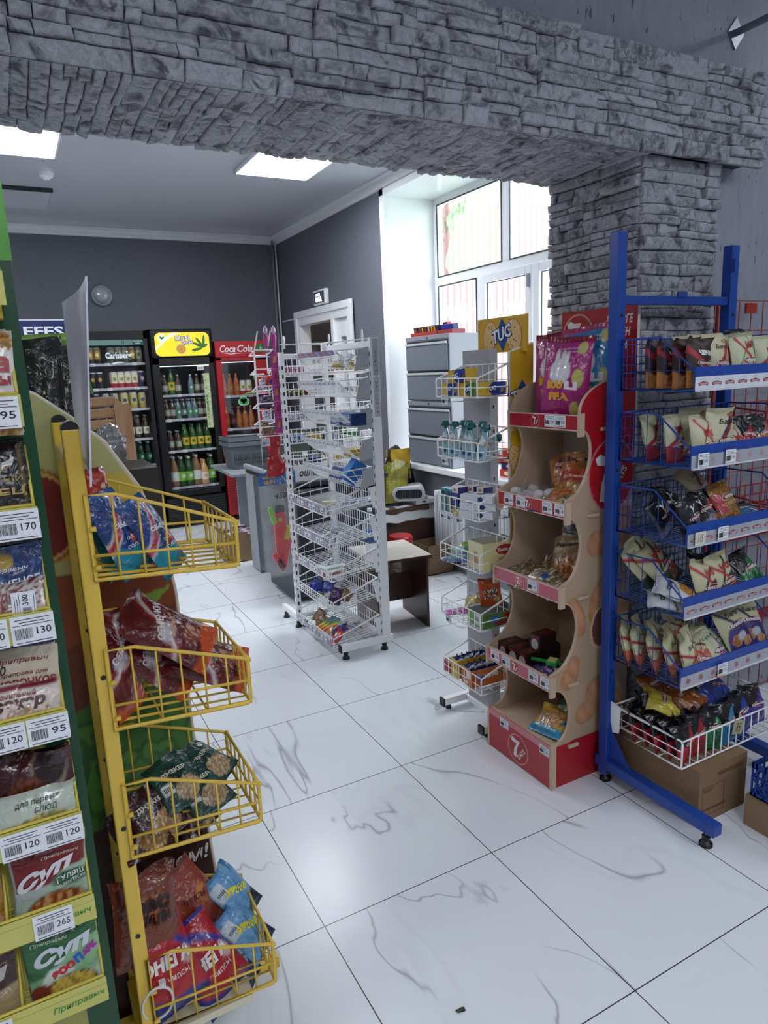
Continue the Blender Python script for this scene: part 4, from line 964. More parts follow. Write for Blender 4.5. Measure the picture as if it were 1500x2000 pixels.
# narrow wire stand with the pink card strip at the left of the rack
ns = thing('wire_stand', 'narrow white wire stand with a pink card strip left of the tall rack', 'display rack', (.80, 2.42, 0))
b = MB()
for x in (.72, .80): b.tube([(x, 2.47, 1.22), (x, 2.47, 1.70), (x+.02, 2.43, 1.83)], .004, MWIRE, 6)
for z in (1.28, 1.38, 1.48, 1.58, 1.69): b.tube([(.69, 2.36, z+.03), (.69, 2.47, z), (.80, 2.47, z), (.80, 2.36, z+.03)], .003, MWIRE, 6, closed=True); b.tube([(.69, 2.36, z+.03), (.69, 2.36, z-.01), (.80, 2.36, z-.01)], .002, MWIRE, 5)
b.tube([(.69, 2.36, 1.22), (.69, 2.36, 1.71)], .003, MWIRE, 5); b.tube([(.68, 2.40, 1.225), (.86, 2.40, 1.225)], .004, MWIRE, 6); b.tube([(.68, 2.36, 1.215), (.86, 2.36, 1.215)], .004, MWIRE, 6); b.tube([(.84, 2.33, 1.3), (.80, 2.47, 1.3)], .004, MWIRE, 6); b.tube([(.84, 2.33, 1.6), (.80, 2.47, 1.6)], .004, MWIRE, 6)
b.build('wire_frame', ns)
b = MB(); m_ = FY(.815, 2.345, 1.47); b.slab(m_, -.036, .036, -.24, .235, 0, .001, pm('b03a86', .35))
for i in range(5):
    cy = .19-.095*i; b.slab(m_, -.036, .036, cy-.052, cy-.049, .001, .0014, pm('d98ac0', .35))
    for a, c in ((-.012, 'c98a4a' if i % 2 == 0 else '9a2440'), (.014, '241433' if i % 2 == 0 else '27356b')):
        b.slab(frame(m_(a, cy, 0), (1, 0, 0), (.25 if a < 0 else -.05, 0, 1), (0, -1, 0)), -.009, .009, -.018, .02, .001, .0016, pm(c, .35))
b.build('card_strip', ns)
ptag(ns, '850', (.715, 2.352, 1.18), w=.05, h=.05)
# ================================================================== THE BACK ROOM
# ---------------------------------------------------------------- drink coolers
YC, YD = 5.78, 6.37
MINT = pm('2f3338', .5); MSHELF = pm('c9ccd1', .35); MLED = pm('e9f2ff', .4, es=1.4)
def cooler(name, label, x0, x1, top, body, gl, shelves, header=None, frame_m=None, inner=None, led=1):
    """gl = (gx0, gx1, gz0, gz1) glass opening"""
    t = thing(name, label, 'drinks cooler', ((x0+x1)/2, (YC+YD)/2, 0), 'drinks coolers along the back wall')
    gx0, gx1, gz0, gz1 = gl; w_ = .03; fm = frame_m or body; im = inner or MINT
    b = MB()
    b.box(x0, x0+w_, YC+.03, YD, .06, top, body); b.box(x1-w_, x1, YC+.03, YD, .06, top, body); b.box(x0, x1, YD-.03, YD, .06, top, im); b.box(x0, x1, YC+.03, YD, gz1+.0, top, body); b.box(x0, x1, YC+.03, YD, .06, gz0-.01, body)
    for y in (YC+.07, YD-.07):
        for x in (x0+.06, x1-.06): b.lathe([(.02, 0), (.02, .06)], (x, y, 0), MBLACK, 10)
    b.build('cabinet', t, bevel=.004)
    b = MB(); hz = header[0] if header else top
    for q in ((x0+.005, gx0, gz0-.06, hz), (gx1, x1-.005, gz0-.06, hz), (x0+.005, x1-.005, gz0-.06, gz0), (x0+.005, x1-.005, gz1, hz)): b.box(q[0], q[1], YC, YC+.03, q[2], q[3], fm)
    d = b.build('door', t, bevel=.004)
    b = MB(); b.box(gx0, gx1, YC+.012, YC+.015, gz0, gz1, MGLASS); b.build('glass_pane', d)
    b = MB(); b.box(x0+.01 if name != 'red_cooler' else x1-.03, (x0+.022) if name != 'red_cooler' else x1-.018, YC-.025, YC, .8, 1.5, MBLACK); b.build('door_handle', d)
    b = MB(); b.box(x0+.01, x1-.01, YC+.002, YC+.02, .08, gz0-.08, fm)
    for k in range(int((gz0-.18)/.028)): b.box(x0+.03, x1-.03, YC-.002, YC+.004, .11+.028*k, .118+.028*k, MDARK)
    b.build('grille', t)
    for z in shelves:
        b = MB()
        for k in range(12): y = YC+.07+.04*k; b.tube([(x0+w_, y, z-.004), (x1-w_, y, z-.004)], .002, MSHELF, 4)
        b.box(gx0, gx1, YC+.05, YC+.053, z-.012, z+.012, pm('aeb3ba', .25)); s = b.build('shelf', t)
        k = 0
        for x in [gx0+.05+.13*j for j in range(int((gx1-gx0)/.13)+1)]:
            k += 1
            if (k+int(z*100)) % 3 and x < gx1-.02: place(tag_mesh('T%d' % (k % 3), .042, .028), 'price_tag', s, (x, YC+.047, z))
    if led:
        b = MB(); b.box(x0+.05, x1-.05, YC+.06, YC+.07, gz1-.02, gz1-.012, MLED); b.build('lamp_strip', t)
    return t, d
bz = [.25, .469, .707, .981, 1.287, 1.50, 1.741]
c1, d1 = cooler('beer_cooler', 'black glass-door beer cooler with a white script logo on the glass', .07, .70, 2.06, MBLACK, (.115, .655, .22, 1.98), bz)
b = MB(); m_ = FY(.405, YC+.010, 1.815); wt = pm('eceff2', .4)
b.text(m_, 'Carlsberg', 0, .0, .245, pm('1d3a26', .4), .0, bold=.07, hgt=.09); b.text(m_, 'Carlsberg', 0, .003, .245, wt, .001, bold=.04, hgt=.08)
b.add([m_(x, y, .0008) for x, y in [(-.07, -.062), (-.03, -.052), (.02, -.05), (.06, -.058), (.02, -.062), (-.03, -.067), (-.055, -.078)]], [tuple(range(7))], wt); b.text(m_, '♥', .085, .045, .02, wt, .001); b.build('logo', d1)
b = MB(); b.box(.115, .655, YC+.004, YC+.010, 1.925, 1.975, pm('6f8f86', .25)); m_ = FY(.6, YC+.003, 1.95); b.slab(m_, -.05, .055, -.028, .026, 0, .001, pm('20584c', .3)); b.text(m_, 'ХОЛОДНОЕ', 0, .01, .09, wt, .0015, bold=.02, hgt=.014); b.text(m_, 'ПИВО', 0, -.011, .05, wt, .0015, bold=.02, hgt=.014)
b.text(m_, 'II', -.14, 0, .02, MBLACK, .0015, hgt=.03); b.build('sticker', d1)
mzs = [.43, .819, 1.149, 1.402]
c2, d2 = cooler('tea_cooler', 'black cooler with a rounded yellow lit header showing a lemon slice and leaves', .71, 1.355, 2.075, MBLACK, (.79, 1.30, .41, 1.72), mzs, header=(1.79,))
m_ = FY(1.035, YC-.001, 1.915)
b = MB(); b.box(.715, 1.35, YC-.03, YC+.03, 1.785, 2.07, MBLACK); m_ = FY(1.035, YC-.031, 1.92); hd = b.build('header_box', c2, bevel=.03)
def rr(w_, h_, r_, bul=0, n=8):
    pts = []
    for cx, cy, a0 in ((w_/2-r_, h_/2-r_, 0), (-w_/2+r_, h_/2-r_, 90), (-w_/2+r_, -h_/2+r_, 180), (w_/2-r_, -h_/2+r_, 270)):
        pts += arc(cx, cy, r_, a0, a0+90, n)
    return [(x*(1+bul*(1-(2*y/h_)**2)), y) for x, y in pts]
MSIGN = pm('e8c523', .3, es=.62)
b = MB(); b.poly(m_, rr(.53, .235, .045, .06), MSIGN, .0); 
b.poly(m_, [(-.27, -.02), (-.13, .10), (-.10, .112), (-.02, .112), (-.16, .04), (-.275, -.06)], pm('f3e9b0', .3, es=.6), .0008)
b.ell(m_, -.205, .06, .042, .042, pm('f0f2ea', .3, es=.6), .0014); b.ell(m_, -.205, .06, .035, .035, pm('c9d8c0', .3, es=.5), .002)
for r_ in (.6, 2.2): b.ell(m_, -.205+.012*cos(r_), .058+.008, .018, .009, pm('2a7a3a', .3), .0026, 10, r_)
b.text(m_, 'Махі', .0, .062, .15, pm('2f5fb0', .3), .0014, bold=.10, rot=.05, hgt=.055); b.text(m_, 'Махі', .0, .062, .14, pm('f2f4f8', .3), .0022, bold=.03, rot=.05, hgt=.047)
b.text(m_, 'ЧАЙ', .045, .018, .12, pm('2f5fb0', .3), .0018, bold=.12, rot=.1, hgt=.045); b.text(m_, 'ЧАЙ', .045, .018, .11, pm('f2f4f8', .3), .0026, bold=.03, rot=.1, hgt=.038)
b.ell(m_, -.02, -.048, .052, .052, pm('f0dca0', .3), .0012); b.ell(m_, -.02, -.048, .043, .043, pm('e69a2a', .3), .002)
for k in range(9):
    a = 2*pi*k/9; b.poly(m_, [(-.02+.006*cos(a), -.048+.006*sin(a)), (-.02+.036*cos(a-.25), -.048+.036*sin(a-.25)), (-.02+.036*cos(a+.25), -.048+.036*sin(a+.25))], pm('f4c25a', .3), .0026)
for (cx, cy, L_, r_) in ((.155, -.01, .06, 2.7), (.17, .02, .055, 2.2), (.215, .03, .06, 1.45), (.14, -.055, .055, 3.3), (.22, -.02, .04, .5)): b.ell(m_, cx, cy, L_, .014, pm('2f7f35', .35), .0014+.0003*len(b.v) % .002, 14, r_)
b.tube([m_(.10, -.09, .002), m_(.16, -.04, .002), m_(.22, -.03, .002)], .002, pm('2f7f35', .35), 4); b.build('printed_face', hd)
b = MB(); b.box(1.225, 1.285, YC+.006, YC+.010, 1.05, 1.62, pm('c3cf9c', .3)); m_ = FY(1.255, YC+.005, 1.33)
for k in range(14): b.ell(m_, .012*(-1)**k, .25-.038*k, .010, .007, pm('5f9a3c' if k % 2 else 'e9efe0', .3), .001, 10)
b.text(m_, 'ТАБИҒИ', -.01, -.05, .20, pm('2f6a30', .3), .0015, rot=pi/2, bold=.02, hgt=.02); b.slab(FY(1.20, YC+.005, 1.675), -.035, .035, -.022, .022, 0, .001, pm('e9ebee', .4)); b.text(FY(1.20, YC+.005, 1.675), 'IIIII', 0, 0, .05, MBLACK, .0015, hgt=.02); b.build('sticker', d2)
c3, d3 = cooler('red_cooler', 'red cooler with white script lettering on its header', 1.365, 1.93, 1.945, MRED, (1.43, 1.80, .74, 1.74), [.78, 1.006, 1.361], header=(1.775,))
b = MB(); b.box(1.37, 1.925, YC-.006, YC+.03, 1.78, 1.94, pm('c01c26', .35)); m_ = FY(1.60, YC-.007, 1.865)
b.text(m_, 'Coca', -.095, .0, .17, wt, .001, bold=.02, shear=.25, hgt=.075); b.text(m_, 'Cola', .095, .0, .17, wt, .001, bold=.02, shear=.25, hgt=.075); b.slab(m_, -.006, .006, .005, .010, 0, .001, wt)
b.poly(m_, [(-.15, -.045), (-.06, -.052), (.0, -.046), (.05, -.052), (0, -.053), (-.06, -.060)], wt, .0012); hb = b.build('header', c3)
b = MB(); m_ = FY(1.87, YC-.0075, 1.865); b.slab(m_, -.055, .055, -.045, .045, 0, .0015, pm('2f6a35', .35)); b.ring(m_, 0, .0, .05, .04, .002, pm('9fc97a', .35), .0018, 4); b.text(m_, '♣', 0, .005, .03, pm('9fe09a', .3), .002); b.build('green_sticker', hb)
b = MB(); m_ = FY(1.64, YC+.009, 1.30); gr = pm('3fae4a', .3); wl_ = pm('e4f4e2', .3)
for cx, cy, r_ in ((-.02, 0, .035), (.02, 0, .035), (0, .02, .036)): b.ell(m_, cx, cy, r_+.006, r_+.004, wl_, .0); 
for cx, cy, r_ in ((-.02, 0, .035), (.02, 0, .035), (0, .02, .036)): b.ell(m_, cx, cy, r_, r_-.002, gr, .001)
b.ring(m_, .08, -.03, .13, .13, .012, pm('7cc05a', .3), .0, a0=1.0, a1=2.3)
b.ell(m_, .15, .24, .018, .045, pm('4fb04a', .3), .001, 14, .5); b.ell(m_, .15, .29, .022, .02, pm('e9f4e2', .3), .001, 14); b.build('sticker', d3)
c4, d4 = cooler('blue_cooler', 'dark blue cooler with white capital lettering at the far left of the back wall', -.66, .01, 2.17, pm('151c38', .35), (-.60, -.05, .22, 1.93), [.25, .6, .9, 1.2, 1.5], header=(1.95,))
b = MB(); b.box(-.655, .005, YC-.006, YC+.03, 1.95, 2.165, pm('1c2a63', .35)); b.box(-.66, .01, YC-.008, YC+.03, 2.162, 2.175, pm('d9dce2', .4)); m_ = FY(-.285, YC-.007, 2.065); b.text(m_, 'EFES', .05, 0, .34, wt, .001, bold=.03, hgt=.09); b.text(m_, 'PILSENER', 0, -.075, .2, wt, .001, hgt=.02); b.build('header', c4)

# ---------------------------------------------------------------- drinks
def drink(key, h, r, body, label, cap, can=False, lab2=None):
    b = MB(); bm = pm(body, .22, spec=.6); lm = pm(label, .35); cm = pm(cap, .3)
    if can:
        b.lathe([(r*.82, 0), (r, .008), (r, h*.30), (r, h*.72), (r, h-.014), (r*.80, h)], (0, 0, 0), [pm('b9bcc2', .25), lm if not lab2 else pm(lab2, .3), lm, lm, pm('b9bcc2', .25)], 14)
        m_ = frame((0, -r-.0006, h*.55), (1, 0, 0), (0, 0, 1), (0, -1, 0)); b.ell(m_, 0, 0, r*.5, h*.12, bm, .0, 12)
    else:
        b.lathe([(r*.9, 0), (r, .01), (r*.98, h*.18), (r, h*.20), (r, h*.50), (r*.96, h*.54), (r*.8, h*.68), (r*.36, h*.86), (r*.32, h*.93), (r*.36, h*.93), (r*.36, h)], (0, 0, 0), [bm, bm, bm, lm, bm, bm, bm, bm, cm, cm], 14)
        m_ = frame((0, -r-.0006, h*.36), (1, 0, 0), (0, 0, 1), (0, -1, 0)); b.ell(m_, 0, 0, r*.45, h*.07, pm(cap, .3), .0, 10)
    PKM[key] = b.mesh(key)
drink('can_gold', .165, .032, 'e9d9a0', 'a98a3a', 'c0c0c0', True, '2a2418'); drink('can_cream', .165, .033, '8a9a4a', 'd8d2b8', 'c0c0c0', True, 'b02a34'); drink('can_dark', .165, .032, 'c9a14a', '231a16', 'c0c0c0', True, '12100f'); drink('can_violet', .165, .032, 'b9b0c9', '3a3450', 'c0c0c0', True, '2a2a44')
drink('can_yellow', .165, .037, '3a4a6a', 'b9ab6a', 'c0c0c0', True, 'a59a50'); drink('can_silver', .165, .033, '4a5a3a', '9a9a84', 'c0c0c0', True, '6a6a5a')
drink('bottle_brown', .235, .031, '2e1a10', 'cfcabc', '8a7a5a'); drink('bottle_green', .235, .031, '0e2a1a', '1c5a3a', '9ab09a'); drink('bottle_greenlab', .21, .03, '12301f', '6f7f74', 'cfd6d0')
drink('bottle_tea', .21, .031, '4a3a28', '9aa08a', 'b9bdc0'); drink('bottle_clear', .21, .031, '6a7f86', '4c8a66', 'd9dde0'); drink('bottle_lemon', .27, .036, '2f5a2a', 'd9b84a', '3a7a3a'); drink('bottle_big_green', .32, .047, '1f4a22', '7ab03a', 'cfd8cf'); drink('bottle_big_white', .33, .047, '8a6a4a', 'd3d8d0', 'd9dcd8'); drink('bottle_orange', .24, .034, 'a0581c', 'a0602a', 'b8703a'); drink('bottle_cola', .24, .034, '1a0f18', '3a1f3a', '9a1c24'); drink('bottle_juice', .27, .045, 'd9a86a', 'e9e4da', 'e0a860')
def row(keys, x0, x1, z, y, nm, lab, grp):
    n = len(keys)
    for i, k in enumerate(keys):
        if not k: continue
        o = place(PKM[k], nm, None, (x0+(x1-x0)*(i+.5)/n, y, z+.001), yaw=random.uniform(-8, 8)); tag(o, lab, 'bottle' if 'bottle' in k or 'bottle' in nm else 'can', grp)
def fill(keys, x0, x1, z, nm, lab, grp, two=True):
    row(keys, x0, x1, z, YC+.12, nm, lab, grp)
    if two: row(keys, x0, x1, z, YC+.22, nm, 'rear '+lab, grp+', rear row')
fill(['can_gold', 'can_gold', None, 'can_silver', 'can_silver', 'can_silver', 'can_gold', 'can_silver'], .12, .65, 1.745, 'drink_can', 'tall beer can on the top shelf of the beer cooler', 'cans on the top shelf of the beer cooler')
fill(['can_dark', 'can_dark', None, 'can_cream', 'can_cream', 'can_cream', 'can_cream', 'can_violet'], .12, .65, 1.505, 'drink_can', 'beer can on the second shelf of the beer cooler', 'cans on the second shelf of the beer cooler')
fill(['can_violet', 'can_silver', 'can_silver', 'can_yellow', 'can_yellow', 'can_yellow'], .12, .65, 1.292, 'drink_can', 'pale yellow beer can on the third shelf of the beer cooler', 'cans on the third shelf of the beer cooler')
fill(['bottle_brown']*7, .12, .65, .986, 'beer_bottle', 'brown beer bottle with a white label in the beer cooler', 'brown bottles in the beer cooler')
fill(['bottle_green']*7, .12, .65, .712, 'beer_bottle', 'dark green beer bottle on the lower shelf of the beer cooler', 'green bottles in the beer cooler')
fill(['bottle_greenlab']*7, .12, .65, .474, 'beer_bottle', 'dark bottle with a grey label low in the beer cooler', 'dark bottles low in the beer cooler', False)
fill(['can_dark']*6, .12, .65, .255, 'drink_can', 'dark can on the lowest shelf of the beer cooler', 'cans on the lowest shelf of the beer cooler', False)
fill(['bottle_tea', 'bottle_lemon', 'bottle_tea', None, 'bottle_clear', 'bottle_tea', 'bottle_tea'], .81, 1.28, 1.406, 'drink_bottle', 'small drink bottle on the top shelf of the yellow-header cooler', 'bottles on the top shelf of the yellow-header cooler', False)
fill(['bottle_tea', 'bottle_tea', 'bottle_clear', 'bottle_greenlab', 'bottle_clear', 'bottle_clear', 'bottle_tea', 'bottle_tea'], .81, 1.28, 1.153, 'drink_bottle', 'small bottle on the second shelf of the yellow-header cooler', 'bottles on the second shelf of the yellow-header cooler')
fill(['bottle_tea', 'bottle_tea', 'bottle_lemon', 'bottle_lemon', 'bottle_lemon', 'bottle_lemon'], .81, 1.28, .823, 'drink_bottle', 'iced tea bottle with yellow label in the yellow-header cooler', 'tea bottles in the yellow-header cooler')
fill(['bottle_big_white', 'bottle_big_green', 'bottle_big_green', 'bottle_big_white', 'bottle_juice', 'bottle_big_green'], .81, 1.29, .434, 'drink_bottle', 'large drink bottle on the bottom shelf of the yellow-header cooler', 'large bottles at the bottom of the yellow-header cooler')
fill(['bottle_orange', 'bottle_orange', 'bottle_orange', 'can_cream', 'can_cream'], 1.43, 1.78, 1.365, 'drink_bottle', 'orange drink bottle on the upper shelf of the red cooler', 'drinks on the upper shelf of the red cooler', False)
fill(['bottle_orange', 'bottle_cola', 'bottle_orange', 'bottle_orange', 'bottle_orange'], 1.43, 1.78, 1.01, 'drink_bottle', 'soft drink bottle on the lower shelf of the red cooler', 'drinks on the lower shelf of the red cooler', False)
fill(['can_violet', 'can_gold']*3, -.56, -.07, 1.505, 'drink_can', 'beer can in the dark blue cooler', 'cans in the dark blue cooler', False)
fill(['bottle_green']*6, -.56, -.07, 1.205, 'beer_bottle', 'beer bottle in the dark blue cooler', 'bottles in the dark blue cooler', False)

# ---------------------------------------------------------------- checkout counter with grey shelf
ct = thing('checkout_counter', 'grey checkout counter with a dark slanted end panel and a rounded edge', 'counter', (1.25, 3.6, 0))
b = MB(); X = Matrix.Identity(4)
b.prism(frame((0, 0, 0), (0, 1, 0), (0, 0, 1), (1, 0, 0)), [(3.30, .05), (3.75, .05), (3.80, .82), (3.42, .84), (3.26, .5)], 1.04, 1.06, MGREY2); b.build('end_panel', ct, bevel=.004)
b = MB(); b.box(1.0, 1.038, 3.60, 3.80, .02, .8, pm('9fa4aa', .4)); b.build('side_strip', ct)
b = MB(); b.box(1.06, 1.75, 3.30, 3.75, .04, .80, MDARK); b.box(1.30, 1.75, 2.85, 3.30, .04, .79, MDARK); b.build('body', ct, bevel=.006)
b = MB(); b.box(1.02, 1.78, 2.80, 3.86, .80, .835, MDARK); b.lathe([(.022, 0), (.022, .56)], (1.02, 3.28, .855), MGREY, 14, ax='y'); b.build('worktop', ct, bevel=.004)
for x, y in ((1.07, 3.34), (1.12, 3.30)):
    b = MB(); b.lathe([(.03, 0), (.028, .02), (.012, .035), (.012, .05)], (x, y, 0), MBLACK, 12); b.build('caster', ct)
tb = thing('side_shelf', 'light grey wall shelf table beside the checkout counter', 'table', (1.2, 4.4, .7))
b = MB(); b.prism(frame((0, 0, .745), (1, 0, 0), (0, 1, 0), (0, 0, 1)), [(.95, 4.02), (1.42, 3.95), (1.42, 4.85), (.98, 4.85)], 0, .022, MGREY); b.build('top', tb, bevel=.002)
b = MB(); b.box(1.10, 1.40, 4.42, 4.44, .0, .745, pm('a9acb1', .45)); b.build('support_panel', tb); b = MB(); b.slab(frame((1.15, 4.08, .7685), (1, 0, 0), (0, 1, 0), (0, 0, 1)), -.07, .13, -.03, .06, 0, .0006, pm('c9b93a', .4)); b.build('yellow_label', tb)
def shop_basket(z, label):
    t = thing('shopping_basket', label, 'shopping basket', (1.22, 4.45, z), 'grey shopping baskets stacked on the side shelf')
    b = MB(); m = pm('5f656c', .4)
    def rect(k, zz): return [(1.22-.19*k, 4.45-.14*k, zz), (1.22+.19*k, 4.45-.14*k, zz), (1.22+.19*k, 4.45+.14*k, zz), (1.22-.19*k, 4.45+.14*k, zz)]
    A, B_, C_ = rect(.84, z), rect(.97, z+.2), rect(1.06, z+.2)
    b.add(A, [(3, 2, 1, 0)], m)
    b.add(A+B_, [(i, (i+1) % 4, 4+(i+1) % 4, 4+i) for i in range(4)], m); D_ = rect(1.06, z+.235); b.add(C_+D_, [(i, (i+1) % 4, 4+(i+1) % 4, 4+i) for i in range(4)], m); b.add(B_+C_, [(i, (i+1) % 4, 4+(i+1) % 4, 4+i) for i in range(4)], m); E_ = rect(.97, z+.235); b.add(D_+E_, [(i, (i+1) % 4, 4+(i+1) % 4, 4+i) for i in range(4)], m)
    f_ = frame((1.22, 4.45-.127, z+.1), (1, 0, 0), (0, .09, 1), (0, -1, 0))
    for r_ in range(4):
        for c_ in range(17): b.slab(f_, -.15+.0185*c_, -.15+.0185*c_+.007, -.065+.034*r_, -.065+.034*r_+.022, 0, .0015, pm('2b2f34', .5))
    b.build('body', t)
    b = MB(); b.tube([(1.03, 4.45-.06, z+.24), (1.03, 4.45-.13, z+.246), (1.41, 4.45-.13, z+.246), (1.41, 4.45-.06, z+.24)], .007, m, 8); b.build('handle', t)
shop_basket(.770, 'grey plastic shopping basket, lower one of the stack on the side shelf'); shop_basket(.815, 'grey plastic shopping basket, upper one of the stack on the side shelf')
# boxes under / behind
carton('cardboard_box', 'cardboard box filled with wrapped goods below the grey side shelf', .86, 1.12, 4.05, 4.33, .26, MCARD2, None, open_top=True)
b = MB(); rnd = random.Random(4)
for i in range(26): x, y = rnd.uniform(.88, 1.10), rnd.uniform(4.07, 4.31); b.lathe([(0, .0), (.03, .006), (.028, .02), (0, .028)], (x, y, .225+rnd.random()*.03), pm(rnd.choice(('8a5a66', 'b9a0a8', 'd9d9de', '6a3a4a', 'a9a9b4')), .2), 7)
tag(b.own('wrapped_candy', (.99, 4.19, .23)), 'heap of wrapped sweets filling the cardboard box below the side shelf', 'sweets', kind='stuff')
# ---------------------------------------------------------------- small desk with bottle
dk = thing('small_desk', 'low walnut-brown desk with a pale wood top right of the white rack', 'desk', (1.4, 2.05, 0))
X = Matrix.Translation((1.51, 1.84, 0)) @ Matrix.Rotation(R_(-7), 4, 'Z')
b = MB(); b.box(-.37, .02, -.02, .42, .448, .466, MLAM, X); b.box(-.37, .02, -.021, -.02, .448, .466, MBROWN, X); b.build('desk_top', dk)
for x in (-.335, -.012):
    b = MB(); b.box(x, x+.014, .0, .40, .001, .448, MBROWN, X); b.build('side_panel', dk)
b = MB(); b.box(-.32, -.012, .24, .252, .12, .30, MBROWN, X); b.build('modesty_panel', dk)
bt = thing('water_bottle', 'clear plastic water bottle with a blue label on the pale desk', 'bottle', (1.235, 2.05, .467))
b = MB(); b.lathe([(.03, 0), (.036, .01), (.034, .03), (.037, .05), (.034, .08), (.037, .16), (.036, .19), (.028, .23), (.013, .265), (.013, .28)], (1.235, 2.05, .467), MPETG, 18); b.build('body', bt)
b = MB(); b.lathe([(.0378, .085), (.0382, .158)], (1.235, 2.05, .467), pm('2a5fa8', .3), 18); b.build('label', bt); b = MB(); b.lathe([(.015, .27), (.015, .288), (0, .288)], (1.235, 2.05, .467), MWHITE, 14); b.build('cap', bt)
# ---------------------------------------------------------------- corner below the window: boxes, bag, heater
carton('cardboard_box', 'large brown cardboard box carrying the white heater below the window', 1.82, 2.26, 3.02, 3.42, .50, pm('5b4336', .7), None)
carton('cardboard_box', 'small open cardboard box on the floor beside the radiator', 2.06, 2.30, 2.74, 2.98, .235, MCARD2, [('SELECTED', .12, .30, .4), ('ORIGINAL', .2, -.36, .28)], open_top=True)
carton('cardboard_box', 'flat brown cardboard box under the red-lidded jar', 1.76, 2.00, 2.66, 2.96, .10, MCARD, None)
hh = thing('fan_heater', 'white fan heater with a dark oval outlet lying on the big box', 'heater', (2.1, 3.1, .5))
b = MB(); X = Matrix.Translation((2.14, 3.14, .60)) @ Matrix.Rotation(R_(-28), 4, 'Z')
def rbox(b, w_, d_, h_, r_, m, X, cap=True):
    pr = rr(w_, h_, r_); vs = [X @ V((x, y, z)) for y in (-d_/2, d_/2) for x, z in pr]; n = len(pr)
    b.add(vs, [(i, (i+1) % n, n+(i+1) % n, n+i) for i in range(n)], m, smooth=True)
    b.add([X @ V((x, -d_/2, z)) for x, z in pr], [tuple(range(n))], m); b.add([X @ V((x, d_/2, z)) for x, z in pr], [tuple(range(n))[::-1]], m)
rbox(b, .26, .22, .11, .045, pm('e3e6ea', .3), X); b.build('housing', hh)
b = MB(); rbox(b, .21, .012, .07, .03, pm('24272b', .5), X @ Matrix.Translation((0, -.107, 0))); 
for k in range(9): b.box(-.09+.02*k, -.088+.02*k, -.116, -.113, -.028, .028, MGREY, X)
b.build('air_outlet', hh)
b = MB(); vs = []
b.grid(lambda a, q: V((1.80+.52*a, 2.99+.42*q, .505+.018*noise.noise(V((a*5, q*5, 0)))+(-.10*max(0, (.12-q)/.12)))), 16, 14, lambda a, q: (1, 1, 1), pm('c9cbcb', .6)); b.grid(lambda a, q: V((1.80+.52*a, 2.99+.42*q, .500+.018*noise.noise(V((a*5, q*5, 0)))+(-.10*max(0, (.12-q)/.12)))), 16, 14, lambda a, q: (1, 1, 1), pm('c9cbcb', .6), flip=True)
tag(b.own('cloth', (2.0, 3.2, .5)), 'crumpled pale sheet spread over the big cardboard box', 'cloth')
b = MB(); b.box(2.14, 2.36-.02, 3.02, 3.2, .51, .545, pm('dfe2e6', .4)); b.box(2.2, 2.23, 3.018, 3.02, .52, .535, MBLACK); tag(b.own('receipt_printer', (2.2, 3.1, .51), bevel=.006), 'flat white device under the fan heater on the big box', 'device')
def blob(name, label, cat, c, sx, sy, sz, m, seed, n=18, cr=.25, extra=None):
    b = MB(); c = V(c)
    def f(a, q):
        th = 2*pi*a; ph = pi*(q-.5); d = V((cos(ph)*cos(th), cos(ph)*sin(th), sin(ph))); k = 1+cr*noise.noise(d*2.2+V((seed, 0, 0)))+cr*.5*noise.noise(d*6+V((seed, 3, 0)))
        z = d.z*k; return c+V((d.x*sx*k, d.y*sy*k, max(-.85, z)*sz))
    b.grid(f, n, n, lambda a, q: (1, 1, 1), m)
    if extra: extra(b)
    return tag(b.own(name, c), label, cat)
MYB = pm('c9a51d', .3); MOLV = pm('8c8a24', .25)
blob('backpack', 'black backpack with a yellow patterned panel leaning under the window', 'bag', (2.14, 3.30, .72), .13, .10, .22, pm('121214', .6), 2, extra=lambda b: b.grid(lambda a, q: V((1.98+.22*a, 3.195-.02*sin(pi*a)-.012*noise.noise(V((a*4, q*4, 2))), .70+.25*q)), 14, 14, lambda a, q: (L3('15130f') if noise.noise(V((a*5, q*5, 4))) > .16 else L3('d3ab1e')), M_PAPER))
b = MB()
b.grid(lambda a, q: V((1.955+.20*a-.05*(1-q), 3.10+.02*noise.noise(V((a*3, q*3, 8)))+.05*q, .535+.34*q*(1-.25*abs(a-.5)))), 12, 14, lambda a, q: L3('989628') if noise.noise(V((a*3, q*4, 1))) > -.1 else L3('7c7a20'), M_FOIL); b.grid(lambda a, q: V((1.955+.20*a-.05*(1-q), 3.16+.02*noise.noise(V((a*3, q*3, 8)))+.03*q, .535+.34*q*(1-.25*abs(a-.5)))), 12, 14, lambda a, q: L3('8c8a24'), M_FOIL, flip=True)
tag(b.own('plastic_bag', (2.05, 3.12, .53)), 'olive yellow plastic bag hanging in front of the black backpack', 'bag')
blob('black_bag', 'crumpled black bag on the big box below the olive bag', 'bag', (1.93, 3.22, .56), .11, .10, .06, pm('141518', .4), 5)
jr = thing('storage_jar', 'big clear jar of snacks with a bright red lid behind the desk', 'jar', (1.86, 2.80, .101))
b = MB(); b.lathe([(.085, 0), (.09, .01), (.09, .17), (.08, .19)], (1.86, 2.80, .102), MPETG, 20); b.build('glass_body', jr); b = MB(); b.lathe([(.09, .17), (.093, .175), (.093, .235), (.085, .245), (0, .247)], (1.86, 2.80, .102), pm('c41f28', .3), 24); b.build('lid', jr)
b = MB(); rnd = random.Random(8)
